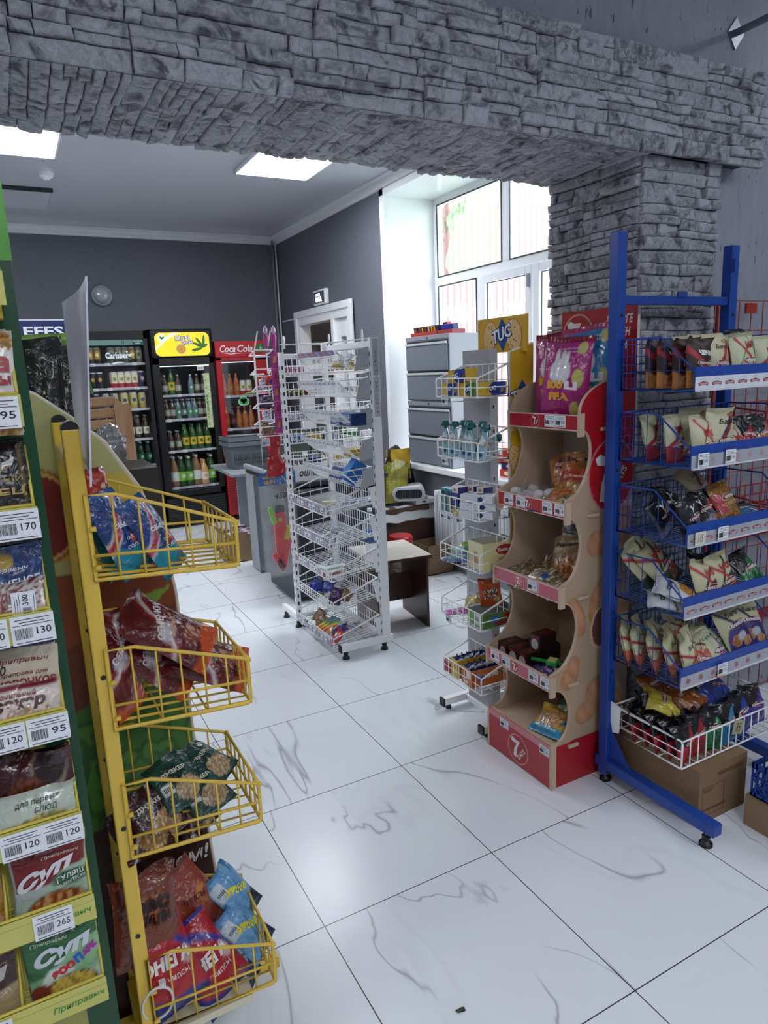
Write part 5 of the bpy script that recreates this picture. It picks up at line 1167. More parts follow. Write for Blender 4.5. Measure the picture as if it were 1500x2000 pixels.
for i in range(90):
    a, r_ = rnd.random()*6.28, sqrt(rnd.random())*.075; b.lathe([(0, 0), (.014, .004), (0, .012)], (1.86+r_*cos(a), 2.80+r_*sin(a), .115+rnd.random()*.13), pm(rnd.choice(('c9a26a', 'b98a52', '8a5a34')), .5), 6, X=Matrix.Rotation(rnd.random()*3, 4, 'X'))
tag(b.own('snack_filling', (1.86, 2.80, .11)), 'small brown snacks filling the red-lidded jar', 'snacks', kind='stuff')
rd = thing('radiator', 'white sectional radiator below the window sill', 'radiator', (2.30, 2.35, .1))
for i in range(14):
    b = MB(); y = 2.03-.14+.078*i+.0; b.box(2.275, 2.333, y, y+.066, .10, .62, MWHITE); b.box(2.262, 2.276, y+.018, y+.048, .12, .60, MWHITE); b.build('section', rd, bevel=.008)
b = MB(); b.tube([(2.31, 1.8, .14), (2.31, 2.98, .14)], .012, MWHITE, 8); b.tube([(2.31, 1.8, .58), (2.31, 2.98, .58)], .012, MWHITE, 8)
for y in (1.95, 2.9): b.box(2.30, 2.336, y, y+.02, .5, .53, MWHITE)
b.build('pipes', rd)
# ---------------------------------------------------------------- filing cabinets on the sill
for k, (z0, lab) in enumerate(((.802, 'grey two-drawer filing cabinet on the window sill, lower of the two'), (1.315, 'grey two-drawer filing cabinet stacked on top of the other one'))):
    fc = thing('filing_cabinet', lab, 'filing cabinet', (2.55, 3.12, z0), 'filing cabinets on the sill'); h = .511
    o_ = 0 if k == 0 else .015
    b = MB(); b.box(2.352, 2.79, 2.80+o_, 3.455, z0, z0+h-.001, pm('8d939b', .4)); b.box(2.346, 2.352, 2.80+o_, 3.455, z0+h-.035, z0+h-.001, MGREY); b.build('carcass', fc, bevel=.003)
    for j in range(2):
        zz = z0+.012+j*.232; b = MB(); b.box(2.338, 2.352, 2.815+o_, 3.44, zz, zz+.195, pm('767c86', .4)); b.box(2.330, 2.340, 2.815+o_, 3.44, zz+.195, zz+.212, pm('c3c7cc', .3)); b.box(2.3515, 2.3525, 2.815+o_, 3.44, zz+.195, zz+.225, MDARK); b.build('drawer', fc, bevel=.002)
    b = MB(); b.lathe([(.008, -.008), (.008, 0)], (2.345, 3.12, z0+h-.018), MCHROME, 10, ax='x'); b.build('lock', fc)
# candy boxes on the cabinets
boxkind('candy_tray', .20, .12, .03, ('a83a34', '8a2a2a', 'b9b3aa'), open_top=True)
for i, (y, lab) in enumerate(((3.34, 'open red tray of chocolate bars on the left of the filing cabinet top'), (3.14, 'open tray of coloured bars in the middle of the cabinet top'), (2.93, 'open orange tray of blue bars on the right of the cabinet top'))):
    tag(place(PKM['candy_tray'], 'candy_tray', None, (2.45, y, 1.827), yaw=-90), lab, 'candy tray')
boxkind('bar', .018, .05, .075, ('1c1a1c', '5a1c1c', '2a2426')); boxkind('bar_blue', .018, .05, .07, ('2a3a9a', '1c2a6a', '3a4ab0')); boxkind('bar_red', .018, .05, .065, ('a82a24', '8a1c1a', 'c98a2a')); boxkind('bar_yellow', .018, .05, .07, ('c9a42a', '7a5a1c', 'd9b84a'))
for i, (y0, ks) in enumerate(((3.34, ['bar', 'bar_red', 'bar', 'bar', 'bar_red', 'bar', 'bar_yellow', 'bar', 'bar_red']), (3.14, ['bar_blue', 'bar_yellow', 'bar', 'bar_yellow', 'bar_red', 'bar_yellow', 'bar', 'bar_blue', 'bar']), (2.93, ['bar_blue']*8))):
    for j, k in enumerate(ks): tag(place(PKM[k], 'chocolate_bar', None, (2.45, y0+.085-.021*j, 1.83), yaw=-90, lean=-8), 'chocolate bar standing in the ' + ('left', 'middle', 'right')[i] + ' tray on the filing cabinet', 'chocolate bar', 'bars in the ' + ('left', 'middle', 'right')[i] + ' tray on the filing cabinet')
boxkind('small_carton', .055, .04, .09, ('3a1414', 'b02a20', '241010'), [('f', '@', 0, .01, .018, 'e0a02a', {'ry': .02})])
tag(place(PKM['small_carton'], 'small_carton', None, (2.48, 3.03, 1.83), yaw=-90), 'small upright black and red carton among the bars on the cabinet', 'carton')
# stock of sweets on the sill to the right
boxkind('sweet_box', .16, .12, .05, ('c0392b', 'a02a2a', 'd98a3a'), [('f', '@', 0, 0, .03, 'e9e2d0', {'ry': .014})]); boxkind('sweet_box_dark', .16, .12, .05, ('3a2a5a', '2a2044', 'b0403a'), [('f', '@', 0, 0, .03, 'e9e2d0', {'ry': .014})])
k = 0
for (x, y, z, kk, lab) in ((2.46, 2.20, .801, 'sweet_box', 'red sweet box lowest in the stack on the sill'), (2.47, 2.19, .852, 'sweet_box_dark', 'dark violet sweet box second in the stack on the sill'), (2.46, 2.21, .903, 'sweet_box', 'red sweet box third in the stack on the sill'), (2.47, 2.18, .954, 'sweet_box', 'red sweet box on top of the stack on the sill'), (2.46, 2.0, .801, 'sweet_box_dark', 'dark sweet box lying on the right part of the sill'), (2.46, 2.0, .852, 'sweet_box', 'red sweet box lying on the dark one on the right part of the sill')):
    tag(place(PKM[kk], 'sweet_box', None, (x, y, z), yaw=-90+(k*7) % 11), lab, 'box', 'sweet boxes on the sill'); k += 1
b = MB(); b.box(2.40, 2.56, 3.50, 3.66, .801, .812, pm('d9dce0', .4)); b.box(2.42, 2.54, 3.52, 3.64, .812, .815, pm('8a8f96', .4)); tag(b.own('small_tray', (2.48, 3.58, .801)), 'small pale tray at the left end of the window sill', 'tray')
# ---------------------------------------------------------------- boxes stacked on the counter behind the rack
boxkind('noodle_box', .42, .26, .155, ('d9d9dc', 'b8261e', 'dcdcde'), [('f', 'ouлап', .03, -.02, .17, '26262a', {'s': .3, 'h': .05}), ('f', '#', 0, .066, .42, 'b8261e', {'ry': .011}), ('f', '@', -.13, .02, .03, '6a2a24', {'ry': .03}), ('s', '@', 0, 0, .06, 'd9d9dc', {'ry': .05})])
tag(place(PKM['noodle_box'], 'grocery_box', None, (1.17, 2.98, .836), yaw=-4), 'white grocery box with a red lid edge and black lettering on the counter', 'box')
boxkind('green_box', .26, .18, .10, ('3c4a40', '2f3a33', '55605a'), [('f', '#', .09, -.02, .04, 'd9dcd8', {'ry': .018}), ('f', '#', -.03, 0, .12, '5a6a60', {'ry': .004})])
tag(place(PKM['green_box'], 'grocery_box', None, (1.10, 3.02, .992), yaw=-4), 'dark green box standing on the white and red box, left one', 'box'); tag(place(PKM['green_box'], 'grocery_box', None, (1.37, 3.05, .992), yaw=4), 'dark green box standing on the white and red box, right one', 'box')
rnd = random.Random(6)
boxkind('pouch_dark', .05, .02, .09, ('33403a', '222a28', '55605a'), [('f', '@', 0, .01, .014, 'b9c4b4', {'ry': .02})])
for i in range(11): tag(place(PKM['pouch_dark'], 'snack_pouch', None, (.99+.053*i, 2.98+rnd.uniform(-.02, .02), 1.093), yaw=rnd.uniform(-15, 15), lean=rnd.uniform(-5, 12)), 'small dark pouch standing on the green boxes behind the rack', 'pouch', 'dark pouches on the green boxes')
# toy gun pack and red foil bag hanging at the left of the rack
tg_ = thing('toy_gun_pack', 'clear hanging bag with a red and green toy gun and a blue printed header', 'toy', (.77, 2.40, .5))
b = MB(); b.grid(lambda a, q: V((.66+.235*a, 2.385-.012*sin(pi*a)+.01*noise.noise(V((a*5, q*9, 3))), .33+.62*q)), 10, 24, lambda a, q: (1, 1, 1), MFILM); b.grid(lambda a, q: V((.66+.235*a, 2.415+.012*sin(pi*a), .33+.62*q)), 6, 12, lambda a, q: (1, 1, 1), MFILM, flip=True)
b.tube([(.70, 2.40, .975), (.70, 2.40, 1.22)], .0015, MWIRE, 4); b.build('clear_bag', tg_)
b = MB(); m_ = FY(.775, 2.378, .95); b.slab(m_, -.12, .12, -.035, .04, 0, .001, pm('3c6fb0', .35)); b.text(m_, 'WATER', -.05, .015, .09, pm('e0b03a', .35), .002, bold=.05, rot=.1); b.text(m_, 'GUN', -.05, -.015, .07, pm('e0b03a', .35), .002, bold=.05, rot=.1)
for i in range(14): b.ell(m_, .02+.007*(i*7 % 13), -.028+.005*(i*5 % 12), .005, .005, pm('cfe0f0', .35), .002, 8)
b.text(FY(.79, 2.372, .845), '450', 0, 0, .08, pm('22262c', .5), .001, shear=.3); b.build('header_card', tg_)
b = MB(); m_ = FY(.78, 2.40, .6); red = pm('d02028', .3); grn = pm('7fc030', .3)
b.prism(m_, rr(.075, .27, .03), -.008, .012, red); b.prism(frame((.80, 2.40, .50), (1, 0, -.25), (.25, 0, 1), (0, -1, 0)), rr(.06, .25, .02), -.008, .010, red); b.prism(frame((.755, 2.40, .42), (1, 0, .5), (-.5, 0, 1), (0, -1, 0)), rr(.035, .13, .015), -.008, .010, red)
b.prism(frame((.735, 2.40, .72), (1, 0, .2), (-.2, 0, 1), (0, -1, 0)), rr(.028, .11, .012), -.008, .014, grn); b.prism(frame((.825, 2.40, .60), (1, 0, -.3), (.3, 0, 1), (0, -1, 0)), rr(.035, .09, .01), -.008, .016, pm('c9c030', .3)); b.ell(m_, .0, .09, .014, .014, grn, .013); b.prism(frame((.785, 2.40, .755), (1, 0, 0), (0, 0, 1), (0, -1, 0)), rr(.06, .05, .015), -.006, .008, MBLACK); b.build('toy_gun', tg_)
b = MB()
def rf(a, q, s=1): 
    w_ = .048*(1+.25*sin(q*9)); return V((.765+(a-.5)*2*w_+.012*sin(q*5), 2.37-s*(.016*sin(pi*a)*sin(pi*min(1, max(0, q)))), .965+.26*q))
b.grid(lambda a, q: rf(a, q), 12, 20, lambda a, q: L3('b3121c'), M_FOIL); b.grid(lambda a, q: rf(a, q, -1), 8, 12, lambda a, q: L3('b3121c'), M_FOIL, flip=True)
m_ = lambda x, y, k=0: rf(.5+x/.1, y)+V((0, -.003-k, 0))
for i in range(8): b.ell(m_, (-.032 if i % 2 else .032), .12+.11*i, .008, .05, pm('d9606a', .3), .0, 10)
tag(b.own('foil_bag', (.765, 2.37, .97)), 'long red foil bag hanging below the wire stand at the left', 'bag')
# dark goods behind the rack
b = MB(); b.box(.96, 1.28, 2.72, 3.22, .04, .79, MDARK); b.box(.935, .95, 2.70, 3.22, .50, .79, pm('3c4147', .4)); tag(b.own('dark_cabinet', (1.1, 2.95, 0), bevel=.004), 'dark grey cabinet block standing behind the white rack', 'cabinet')
# ---------------------------------------------------------------- wooden folded stools and bags behind the yellow board
ws = thing('wooden_stool', 'pine wood stool with slatted seat standing upended behind the yellow board', 'stool', (-.25, .95, 0))
for k in range(3):
    b = MB(); b.box(-.50, -.288, .88, .90, 1.418+.038*k, 1.450+.038*k, MPINE); b.build('slat', ws, bevel=.006)
for i, (x, z1, h0) in enumerate(((-.284, 1.512, 1.395), (-.254, 1.502, 0))):
    b = MB(); m_ = frame((x, .86+.03*i, 0), (1, 0, 0), (0, 0, 1), (0, 1, 0)); b.prism(m_, [(-.014, h0), (.014, h0)]+[(.014*cos(a), z1-.014+.014*sin(a)) for a in [pi*j/10 for j in range(11)]], 0, .034, MPINE); b.build('leg', ws, bevel=.004)
b = MB(); b.box(-.50, -.205, .925, .95, .02, .06, MPINE); b.build('foot_rail', ws)
b = MB(); b.box(-.50, -.466, .87, .90, 0, 1.50, MPINE); b.build('leg', ws, bevel=.004)
blob('bread_bag', 'shiny clear plastic bag bundled beside the pine stool', 'bag', (-0.353, 0.620, 1.383), .045, .045, .062, m_glass('film_bag', (.8, .8, .82, 1), .6, .35, 'a9a9ad'), 3, 22, .35)
sb = MB(); sb.box(-.46, -.24, .50, .76, 0, (-0.360, 0.620, 1.320)[2], pm('2b2320', .5)); tag(sb.own('storage_box', (-.34, .62, 0)), 'tall dark cabinet carrying the clear plastic bag behind the yellow board', 'cabinet')
sb = MB(); sb.box(-1.1, -.47, .12, .48, 0, 1.36, pm('3a3d40', .5)); sb.box(-1.1, -.47, .115, .12, 1.33, 1.365, MGREY); tag(sb.own('low_shelf_unit', (-.8, .3, 0)), 'dark shelf unit behind the yellow board carrying black packages', 'shelf unit')
kind('black_roll', .10, .36, .06, ['101214', ('n', 6, .1, '1c241c'), ('b', .93, .96, '2c302c')], [('НЕВАДА', 0, .43, .6, '5c625c')], n=(12, 26), crumple=1.4)
pack('black_roll', 'black_package', 'tall black shrink-wrapped package behind the yellow board', 'package', (-.522, .30, 1.508), yaw=-8); pack('black_roll', 'black_package', 'second black package half hidden by the pale lilac sheet', 'package', (-.478, .37, 1.50), yaw=-8, sc=.94)
kind('green_pack', .2, .16, .07, ['5f8a2c', ('n', 5, .1, '4a7020'), ('b', .9, .93, '9ac05a')], n=(14, 14))
pack('green_pack', 'green_package', 'bright green wrapped package behind the black ones', 'package', (-.50, .44, 1.625), yaw=-8)
# ================================================================== GOODS
# ---------------------------------------------------------------- left: spice sachets in the green stand
F_ = ('n', 8, .12, 'b98a4a')
kind('grain', .122, .165, .012, ['e2ded6', ('r', -1, 1, .80, 1, 'b98a3c'), ('f', 0, .88, 1.1, .12, 'c99a4a', '8a5a22'), ('r', -1, 1, 0, .30, 'c9a070'), ('f', .1, .12, 1.0, .20, 'd9b06a', '9a6a34'), ('e', .9, .22, .5, .12, '4a2a1c')], [('на', .28, .17, .34, 'a01c2c', {'b': .05}), ('пшеницы', -.0, .0, .92, 'a01c2c', {'b': .05, 'h': .13})], n=(26, 34), crumple=.5)
kind('pepper', .122, .165, .010, ['16120f', ('s', .5, 0, 0, .48, '16120f'), ('f', .1, .22, .85, .22, '4a3c30', '241c16'), ('r', -.86, -.82, .05, .95, '6a5424'), ('r', .82, .86, .05, .95, '6a5424')], [('ЧЁРНЫЙ', .0, .24, .6, '8a7440', {'h': .04}), ('МОЛОТЫЙ', .02, .14, .8, 'a08848', {'h': .07}), ('ПЕРЕЦ', .02, .0, .84, 'b39848', {'b': .02, 'h': .10}), ('@', .24, -.34, .13, '8a7a44', {'ry': .075, 'k': .0}), ('50г', .24, -.34, .14, '241c10', {'k': .001})], n=(26, 34), crumple=.5)
kind('icecream', .122, .165, .010, ['1f3a6e', ('n', 7, .22, '4a6a9a'), ('r', -1, 1, 0, .05, '6a2430'), ('e', -.35, .24, .55, .20, '5a3426'), ('f', -.35, .24, .5, .16, '6a4030', '3a2018'), ('f', .38, .27, .40, .20, '7a4a38', '4a2a20'), ('e', .0, .42, .6, .06, 'c9c0b8'), ('e', .05, .85, .22, .09, 'b3923c')], [('Приправыч', .02, .27, .6, 'd9d9e2', {'s': .2, 'h': .05}), ('МОРОЖЕНОЕ', .0, .13, .92, 'd9dfe9', {'b': .03, 'h': .085, 'r': .05}), ('ШОКОЛАДНОЕ', .0, .04, .86, 'b9c3d9', {'h': .05, 'r': .05}), ('380', .1, -.12, .34, '0e0e10', {'s': .3, 'h': .11})], n=(26, 34), crumple=.5)
kind('powder_front', .122, .075, .014, ['c9bdb8', ('n', 9, .1, '6a3434'), ('f', -.1, .4, .8, .45, 'd9cfc8', '7a3a34')], [('пудра', .0, .1, .5, '7a2430', {'s': .2})], n=(22, 16), crumple=.7)
kind('chicken', .122, .165, .010, ['cfc2ab', ('f', .1, .28, .95, .22, 'b9803c', '8a5624'), ('f', -.6, .46, .45, .12, '5a7a34', '34501e'), ('e', -.8, .34, .22, .08, '9a2a2a'), ('r', -.95, -.45, .04, .18, '9a1c24')], [('Приправыч', .05, .37, .66, '7a1c2c', {'s': .25, 'h': .06}), ('Приправа для', .05, .24, .62, '7a1c2c', {'h': .05}), ('ОКОРОЧКОВ', .04, .15, .86, '8a1424', {'b': .03, 'h': .085}), ('120', -.26, .30, .22, '101010', {'s': .2, 'h': .09}), ('100%', -.36, -.37, .2, 'e9dcd0')], n=(26, 34), crumple=.5)
kind('sugar', .122, .078, .014, ['d2c4b8', ('r', -1, 1, .82, 1, '7a2434'), ('f', .1, .22, .7, .26, 'e2d4c2', 'a87a5a')], [('Ванильный', -.05, .25, .5, '7a2434', {'s': .2}), ('сахар', -.02, .02, .66, '4a1a24', {'b': .05, 's': .2, 'h': .28})], n=(22, 16), crumple=.7)
kind('dark_red', .122, .165, .012, ['43181a', ('e', .35, .8, .5, .24, '8a7468'), ('e', .38, .84, .42, .2, '2a1414'), ('f', -.2, .62, .5, .16, '7a3a1c', '4a1c14'), ('r', -1, 1, 0, .26, '8f8a80'), ('d', .34, .1, .03, 4, '6a2a1c')], [('18', .34, -.17, .12, 'c92a2a', {'b': .03})], n=(26, 34), crumple=.8)
kind('herb_front', .122, .07, .014, ['b9c2b4', ('r', -1, 1, 0, .3, 'c9a06a'), ('f', .2, .15, .8, .25, 'c9b06a', '5a7a34'), ('r', -1, -.4, .02, .3, 'b01c24')], [('для первых', .0, .2, .6, '1c241c', {'s': .2}), ('БЛЮД', .1, .0, .3, '1c241c', {'s': .2})], n=(22, 16), crumple=.7)
kind('goulash', .124, .165, .012, ['b3b9b2', ('r', -1, 1, .52, 1, '7a1418'), ('d', .52, .18, .03, 5, 'a9c2a9'), ('e', .55, .52, .55, .07, '2a5a34'), ('r', -1, 1, .93, 1, '4a5664'), ('e', .1, .26, .82, .17, '4a1c14'), ('f', .1, .27, .76, .145, 'b95a2c', 'c99a6a'), ('f', .6, .12, .6, .10, 'a9502c', 'c9804a')], [('Приправыч', .15, .29, .5, 'd9c2b0', {'s': .25, 'h': .04}), ('Суп', -.06, .13, .84, 'e2dfe2', {'b': .05, 's': .45, 'r': .22, 'h': .19}), ('ГУЛЯШ', .26, .04, .38, 'dfe6df', {'b': .02, 'h': .05, 'r': .12}), ('ПО-ВЕНГЕРСКИ', .26, -.015, .42, 'dfe6df', {'h': .028, 'r': .12}), ('@', .12, -.36, .08, '1f5a5a', {'ry': .045}), ('15', .12, -.36, .09, 'e9eef0', {'b': .02, 'k': .001}), ('@', .34, -.34, .08, '1f5a5a', {'ry': .045}), ('3', .34, -.34, .05, 'e9eef0', {'b': .02})], n=(30, 40), crumple=.5)
kind('kharcho', .124, .165, .012, ['a87426', ('e', 0, .72, .95, .12, '5a5a52'), ('f', .2, .30, .8, .20, '8a3a24', 'c9a07a'), ('e', -.5, .12, .95, .2, 'c9c2c2'), ('e', -.5, .10, .75, .14, 'a9302c'), ('s', .5, .3, .03, .012, '3a2410'), ('s', .45, .35, .03, .01, '3a2410')], [('Суп', .1, .22, .7, 'd9d6cc', {'b': .05, 's': .35, 'r': .2, 'h': .17}), ('ГРУЗИНСКИЙ', .0, .09, .8, '3a2410', {'h': .05, 'r': .12})], n=(30, 40), crumple=.5)
kind('zoo_soup', .124, .165, .012, ['2f6a3c', ('d', .62, .18, .04, 4, '8ab98a'), ('e', -.2, .35, .5, .2, 'd9e6d9'), ('d', .30, .1, .03, 3, 'b9c9b2'), ('e', .05, .26, .80, .17, '4a2a1c'), ('f', .05, .27, .74, .145, 'd9bb5a', 'c9a040'), ('e', -.75, .32, .3, .10, '7a3420'), ('f', .6, .08, .7, .12, 'c9a45a', 'd98a5a')], [('Приправыч', -.16, .34, .5, 'c9d9c0', {'s': .25, 'h': .05}), ('Суп', .02, .2, .84, 'd0d9e2', {'b': .06, 's': .35, 'r': .2, 'h': .2}), ('ЗОО', -.02, .0, .34, 'c92a3a', {'b': .09, 'r': .35, 'h': .09}), ('П', .2, .075, .11, '2a5ac0', {'b': .09, 'r': .4}), ('АРК', .36, .13, .22, 'a92a9a', {'b': .09, 'r': .4, 'h': .08})], n=(30, 40), crumple=.5)
kind('mushroom_soup', .124, .165, .012, ['3c1c18', ('d', .44, .2, .04, 4, 'a9946a'), ('f', -.3, .28, .7, .15, 'c9c08a', '7a8a3c'), ('f', .4, .14, .7, .14, 'b97a4a', '8a4a2c')], [('Приправыч', .1, .35, .6, 'a98a6a', {'s': .25, 'h': .05}), ('Суп', -.02, .2, .9, 'b9b2b0', {'b': .05, 's': .35, 'r': .2, 'h': .2}), ('ГРИБНОЙ', .1, .04, .6, 'c9bfb4', {'h': .06, 'r': .12}), ('@', .08, -.33, .10, '6a1c24', {'ry': .05}), ('20', .08, -.33, .12, 'e9e4e0', {'b': .02, 'k': .001}), ('@', .32, -.31, .10, '6a1c24', {'ry': .05}), ('3', .32, -.31, .06, 'e9e4e0', {'b': .02})], n=(30, 40), crumple=.5)
SP = [(1.513, 'grain', 'icecream', 'white sachet with a grain picture and red lettering'), (1.342, 'pepper', 'pepper', 'black pepper sachet with gold lettering'), (1.174, 'icecream', 'grain', 'dark blue ice cream powder sachet'), (1.0, 'chicken', 'dark_red', 'beige seasoning sachet with a roast chicken picture'), (.811, 'dark_red', 'herb2', 'dark red seasoning sachet with a bowl picture'), (.648, 'goulash', 'kharcho', 'red and white soup sachet with a goulash plate'), (.475, 'zoo_soup', 'mushroom_soup', 'green soup sachet with coloured letters')]
kind('herb2', .122, .165, .012, ['8a9a3c', ('n', 6, .1, '5a7a24'), ('s', .5, .3, .05, .03, 'c9c96a')], [], n=(22, 28), crumple=.9)
LO = ['top', 'second', 'third', 'fourth', 'fifth', 'sixth', 'lowest']
look = {'icecream': 'dark blue ice cream powder sachet', 'pepper': 'black pepper sachet', 'grain': 'pale grain sachet', 'dark_red': 'dark red seasoning sachet', 'herb2': 'yellow-green herb sachet', 'kharcho': 'orange soup sachet with a white bowl', 'mushroom_soup': 'dark brown mushroom soup sachet'}
for i, (z, k1, k2, lb) in enumerate(SP):
    for j in range(2):
        pack(k1, 'spice_sachet', lb+(', front of the ' if j == 0 else ', rear of the ')+LO[i]+' tray', 'sachet', (-.650-.003*j, -.403+.014*j, z+.070), lean=11-j, yaw=random.uniform(-2, 2), roll=random.uniform(-2, 2))
    pack(k2, 'spice_sachet', look[k2]+' at the left frame edge, '+LO[i]+' tray', 'sachet', (-.784, -.41, z+.066), lean=11, roll=random.uniform(-2, 2))
for k, z, lb in (('powder_front', 1.174, 'small white and dark red powder sachet lying before the blue one'), ('sugar', 1.0, 'small pale sugar sachet lying before the chicken seasoning'), ('herb_front', .811, 'small grey-green sachet lying before the dark red one')):
    pack(k, 'spice_sachet', lb, 'sachet', (-.652, -.421, z+.064), lean=24)
boxkind('yellow_food_box', .10, .04, .14, ('c9a83a', 'b08a2a', 'd9bb4a')); tag(place(PKM['yellow_food_box'], 'food_packet', None, (-.645, -.40, 1.675)), 'yellow packet in the wire tray at the top left edge', 'packet')

# ---------------------------------------------------------------- left: bags in the yellow baskets
kind('seeds_blue', .13, .215, .055, ['1a3a7c', ('d', .30, -.10, .04, 4, '1d8fa8'), ('d', .13, .12, .02, 5, '12708a'), ('s', .72, .35, .05, .07, 'dfe3ea'), ('s', .72, .35, .05, .045, 'b0203a'), ('b', .93, 1, '24508a'), ('e', .25, .40, .3, .07, 'c04a2a')], [('СЕМЕЧКИ', .05, .06, .62, 'e9edf2', {'b': .03, 'h': .06, 'r': -.1}), ('обжар.', .12, -.10, .5, 'e2e6ec', {'h': .05, 'r': -.1}), ('СОЛЁНЫЕ', .1, -.19, .6, 'e9edf2', {'h': .05, 'r': -.1})], n=(20, 30))
kind('seeds_teal', .13, .20, .05, ['0f6f7c', ('b', .9, 1, '0d4f5a'), ('s', .5, .4, .05, .06, '1a9a9a')], n=(14, 20))
kind('red_small', .07, .11, .03, ['b0341c', ('b', .9, 1, '7a1c12'), ('r', .1, .6, .3, .6, 'd9d0c9')], [('IIIII', .15, -.05, .3, '1c1c1c', {})], n=(10, 14))
kind('maroon', .145, .25, .055, ['5c1216', ('d', .17, .06, .02, 5, 'c4511f'), ('f', .1, .30, .5, .10, '8a3a24', 'c9a08a'), ('s', .66, .3, .04, .09, '7a1a1f'), ('s', .66, .3, .04, .02, 'd9d2cf'), ('e', -.3, .55, .35, .08, 'b9b4b9'), ('b', .94, 1, '6a1a1a')], [('СЕМЕЧКИ', .02, .16, .75, 'd9cfcf', {'b': .04, 'r': .35, 'h': .08}), ('жареные', .05, .02, .55, 'd9a07a', {'r': .35})], n=(20, 30), crumple=1.5)
kind('nuts_green', .15, .17, .035, ['0f4238', ('f', .25, .28, .62, .22, 'c9b08a', '9a7a54'), ('b', .9, 1, '0c3a30'), ('e', -.2, .62, .5, .16, '16302c'), ('r', -.85, -.35, .32, .52, 'd9dce0')], [('ДЖЕКЕР', -.0, .16, .6, 'c9c6b4', {'b': .05, 'h': .1}), ('IIIIII', -.3, -.07, .2, '1c1c1c', {})], n=(24, 26), crumple=1.4)
kind('nuts_brown', .15, .18, .035, ['3a1618', ('f', .25, .25, .62, .22, 'c9a878', '94683c'), ('b', .9, 1, '2f1214'), ('e', -.2, .62, .5, .16, '241012'), ('s', .6, .8, .02, .03, 'c9ccd4')], [('ДЖЕКЕР', -.0, .16, .6, 'c9c0b0', {'b': .05, 'h': .1})], n=(24, 26), crumple=1.4)
kind('brick', .19, .27, .075, ['94412f', ('d', .22, .2, .03, 4, '7c3424'), ('e', .55, .55, .25, .10, 'c98a3a'), ('e', .6, .52, .2, .07, '94412f'), ('b', .93, 1, '7a3020')], [('★★★★★★', -.26, .18, .5, 'c9b0a0', {'r': 1.1, 'h': .025}), ('ЧИПСЫ', .1, .1, .45, '5a1c18', {'b': .03, 'r': -.4})], n=(20, 28), crumple=1.5)
kind('bbq', .19, .27, .075, ['7a3a24', ('f', .1, .62, .6, .16, 'a05a34', '4a1c14'), ('b', .93, 1, '6a2c1c'), ('r', -.9, -.7, .6, .9, '241416')], [('BBQ', .1, .14, .55, '2a1412', {'b': .06, 'h': .16}), ('ЧИЛИ', .1, .0, .5, '2a1412', {'b': .06, 'h': .1})], n=(20, 28), crumple=1.4)
kind('onega', .16, .25, .07, ['b5202c', ('d', .16, -.10, .02, 4, '1f2f8a'), ('d', .06, .0, 0, 1, '15206a'), ('s', .86, -.35, .03, .05, '2a3a9a'), ('r', -1, -.84, .2, .9, '24349a'), ('b', .95, 1, '1f2f8a'), ('e', .72, .47, .2, .10, 'd9b0b0')], [('ОНЕГА', .0, .04, .86, 'f0eeee', {'b': .06, 'r': -.12, 'h': .14, 's': .15}), ('чипсы', .1, -.14, .4, 'e9d0d0', {'r': -.12})], n=(22, 30))
kind('sky', .115, .19, .05, ['6da3cf', ('n', 3, .2, '5890c0'), ('d', .15, .2, .02, 4, '1c2a3a'), ('r', -.9, -.3, .55, .85, 'c2cdd8'), ('b', .94, 1, '4a80b0')], [('ХРУМ!', .05, .05, .72, 'e0d93a', {'b': .1, 'r': -.5, 'h': .13}), ('IIIIIII', -.3, .2, .22, '33404c', {})], n=(18, 26), crumple=1.5)
pack('seeds_teal', 'seed_bag', 'teal snack bag at the back of the top yellow basket', 'snack bag', (-0.465, -0.200, 1.275), yaw=52, lean=16, sc=0.80)
pack('seeds_blue', 'seed_bag', 'blue and teal seed bag in the top yellow basket, left one', 'snack bag', (-0.455, -0.270, 1.297), yaw=42, lean=20, roll=-10, sc=0.78)
pack('seeds_blue', 'seed_bag', 'blue and teal seed bag in the top yellow basket, right one', 'snack bag', (-0.390, -0.250, 1.279), yaw=48, lean=24, roll=-12, sc=0.78)
pack('red_small', 'snack_bag', 'small orange red packet standing behind the blue seed bags', 'snack bag', (-0.470, -0.130, 1.364), yaw=30, lean=8, sc=.8)
pack('maroon', 'seed_bag', 'dark red snack bag against the post in the second yellow basket', 'snack bag', (-0.489, -0.280, 1.041), yaw=55, lean=14, sc=0.78)
pack('maroon', 'seed_bag', 'dark red snack bag leaning in the middle of the second yellow basket', 'snack bag', (-0.415, -0.240, 1.024), yaw=30, lean=34, roll=-38, sc=0.78)
pack('maroon', 'seed_bag', 'dark red snack bag lying across the front of the second yellow basket', 'snack bag', (-0.317, -0.250, 0.998), yaw=25, lean=45, roll=-52, sc=0.78)
pack('maroon', 'seed_bag', 'dark red snack bag at the back of the second yellow basket', 'snack bag', (-0.385, -0.270, 1.082), yaw=28, lean=38, roll=-42, sc=0.78)
pack('nuts_green', 'nut_bag', 'dark green nut bag lying at the back of the third yellow basket', 'snack bag', (-0.329, -0.200, 0.733), yaw=15, lean=62, roll=-30, sc=0.68)
pack('nuts_green', 'nut_bag', 'dark green nut bag with a white label in the third yellow basket', 'snack bag', (-0.349, -0.250, 0.711), yaw=12, lean=55, roll=-12, sc=0.68)
pack('nuts_green', 'nut_bag', 'dark green nut bag half hidden below the others in the third yellow basket', 'snack bag', (-0.398, -0.240, 0.741), yaw=20, lean=50, roll=-5, sc=0.68)
pack('nuts_brown', 'nut_bag', 'dark brown nut bag standing in the third yellow basket', 'snack bag', (-0.456, -0.280, 0.708), yaw=18, lean=40, roll=-12, sc=0.68)
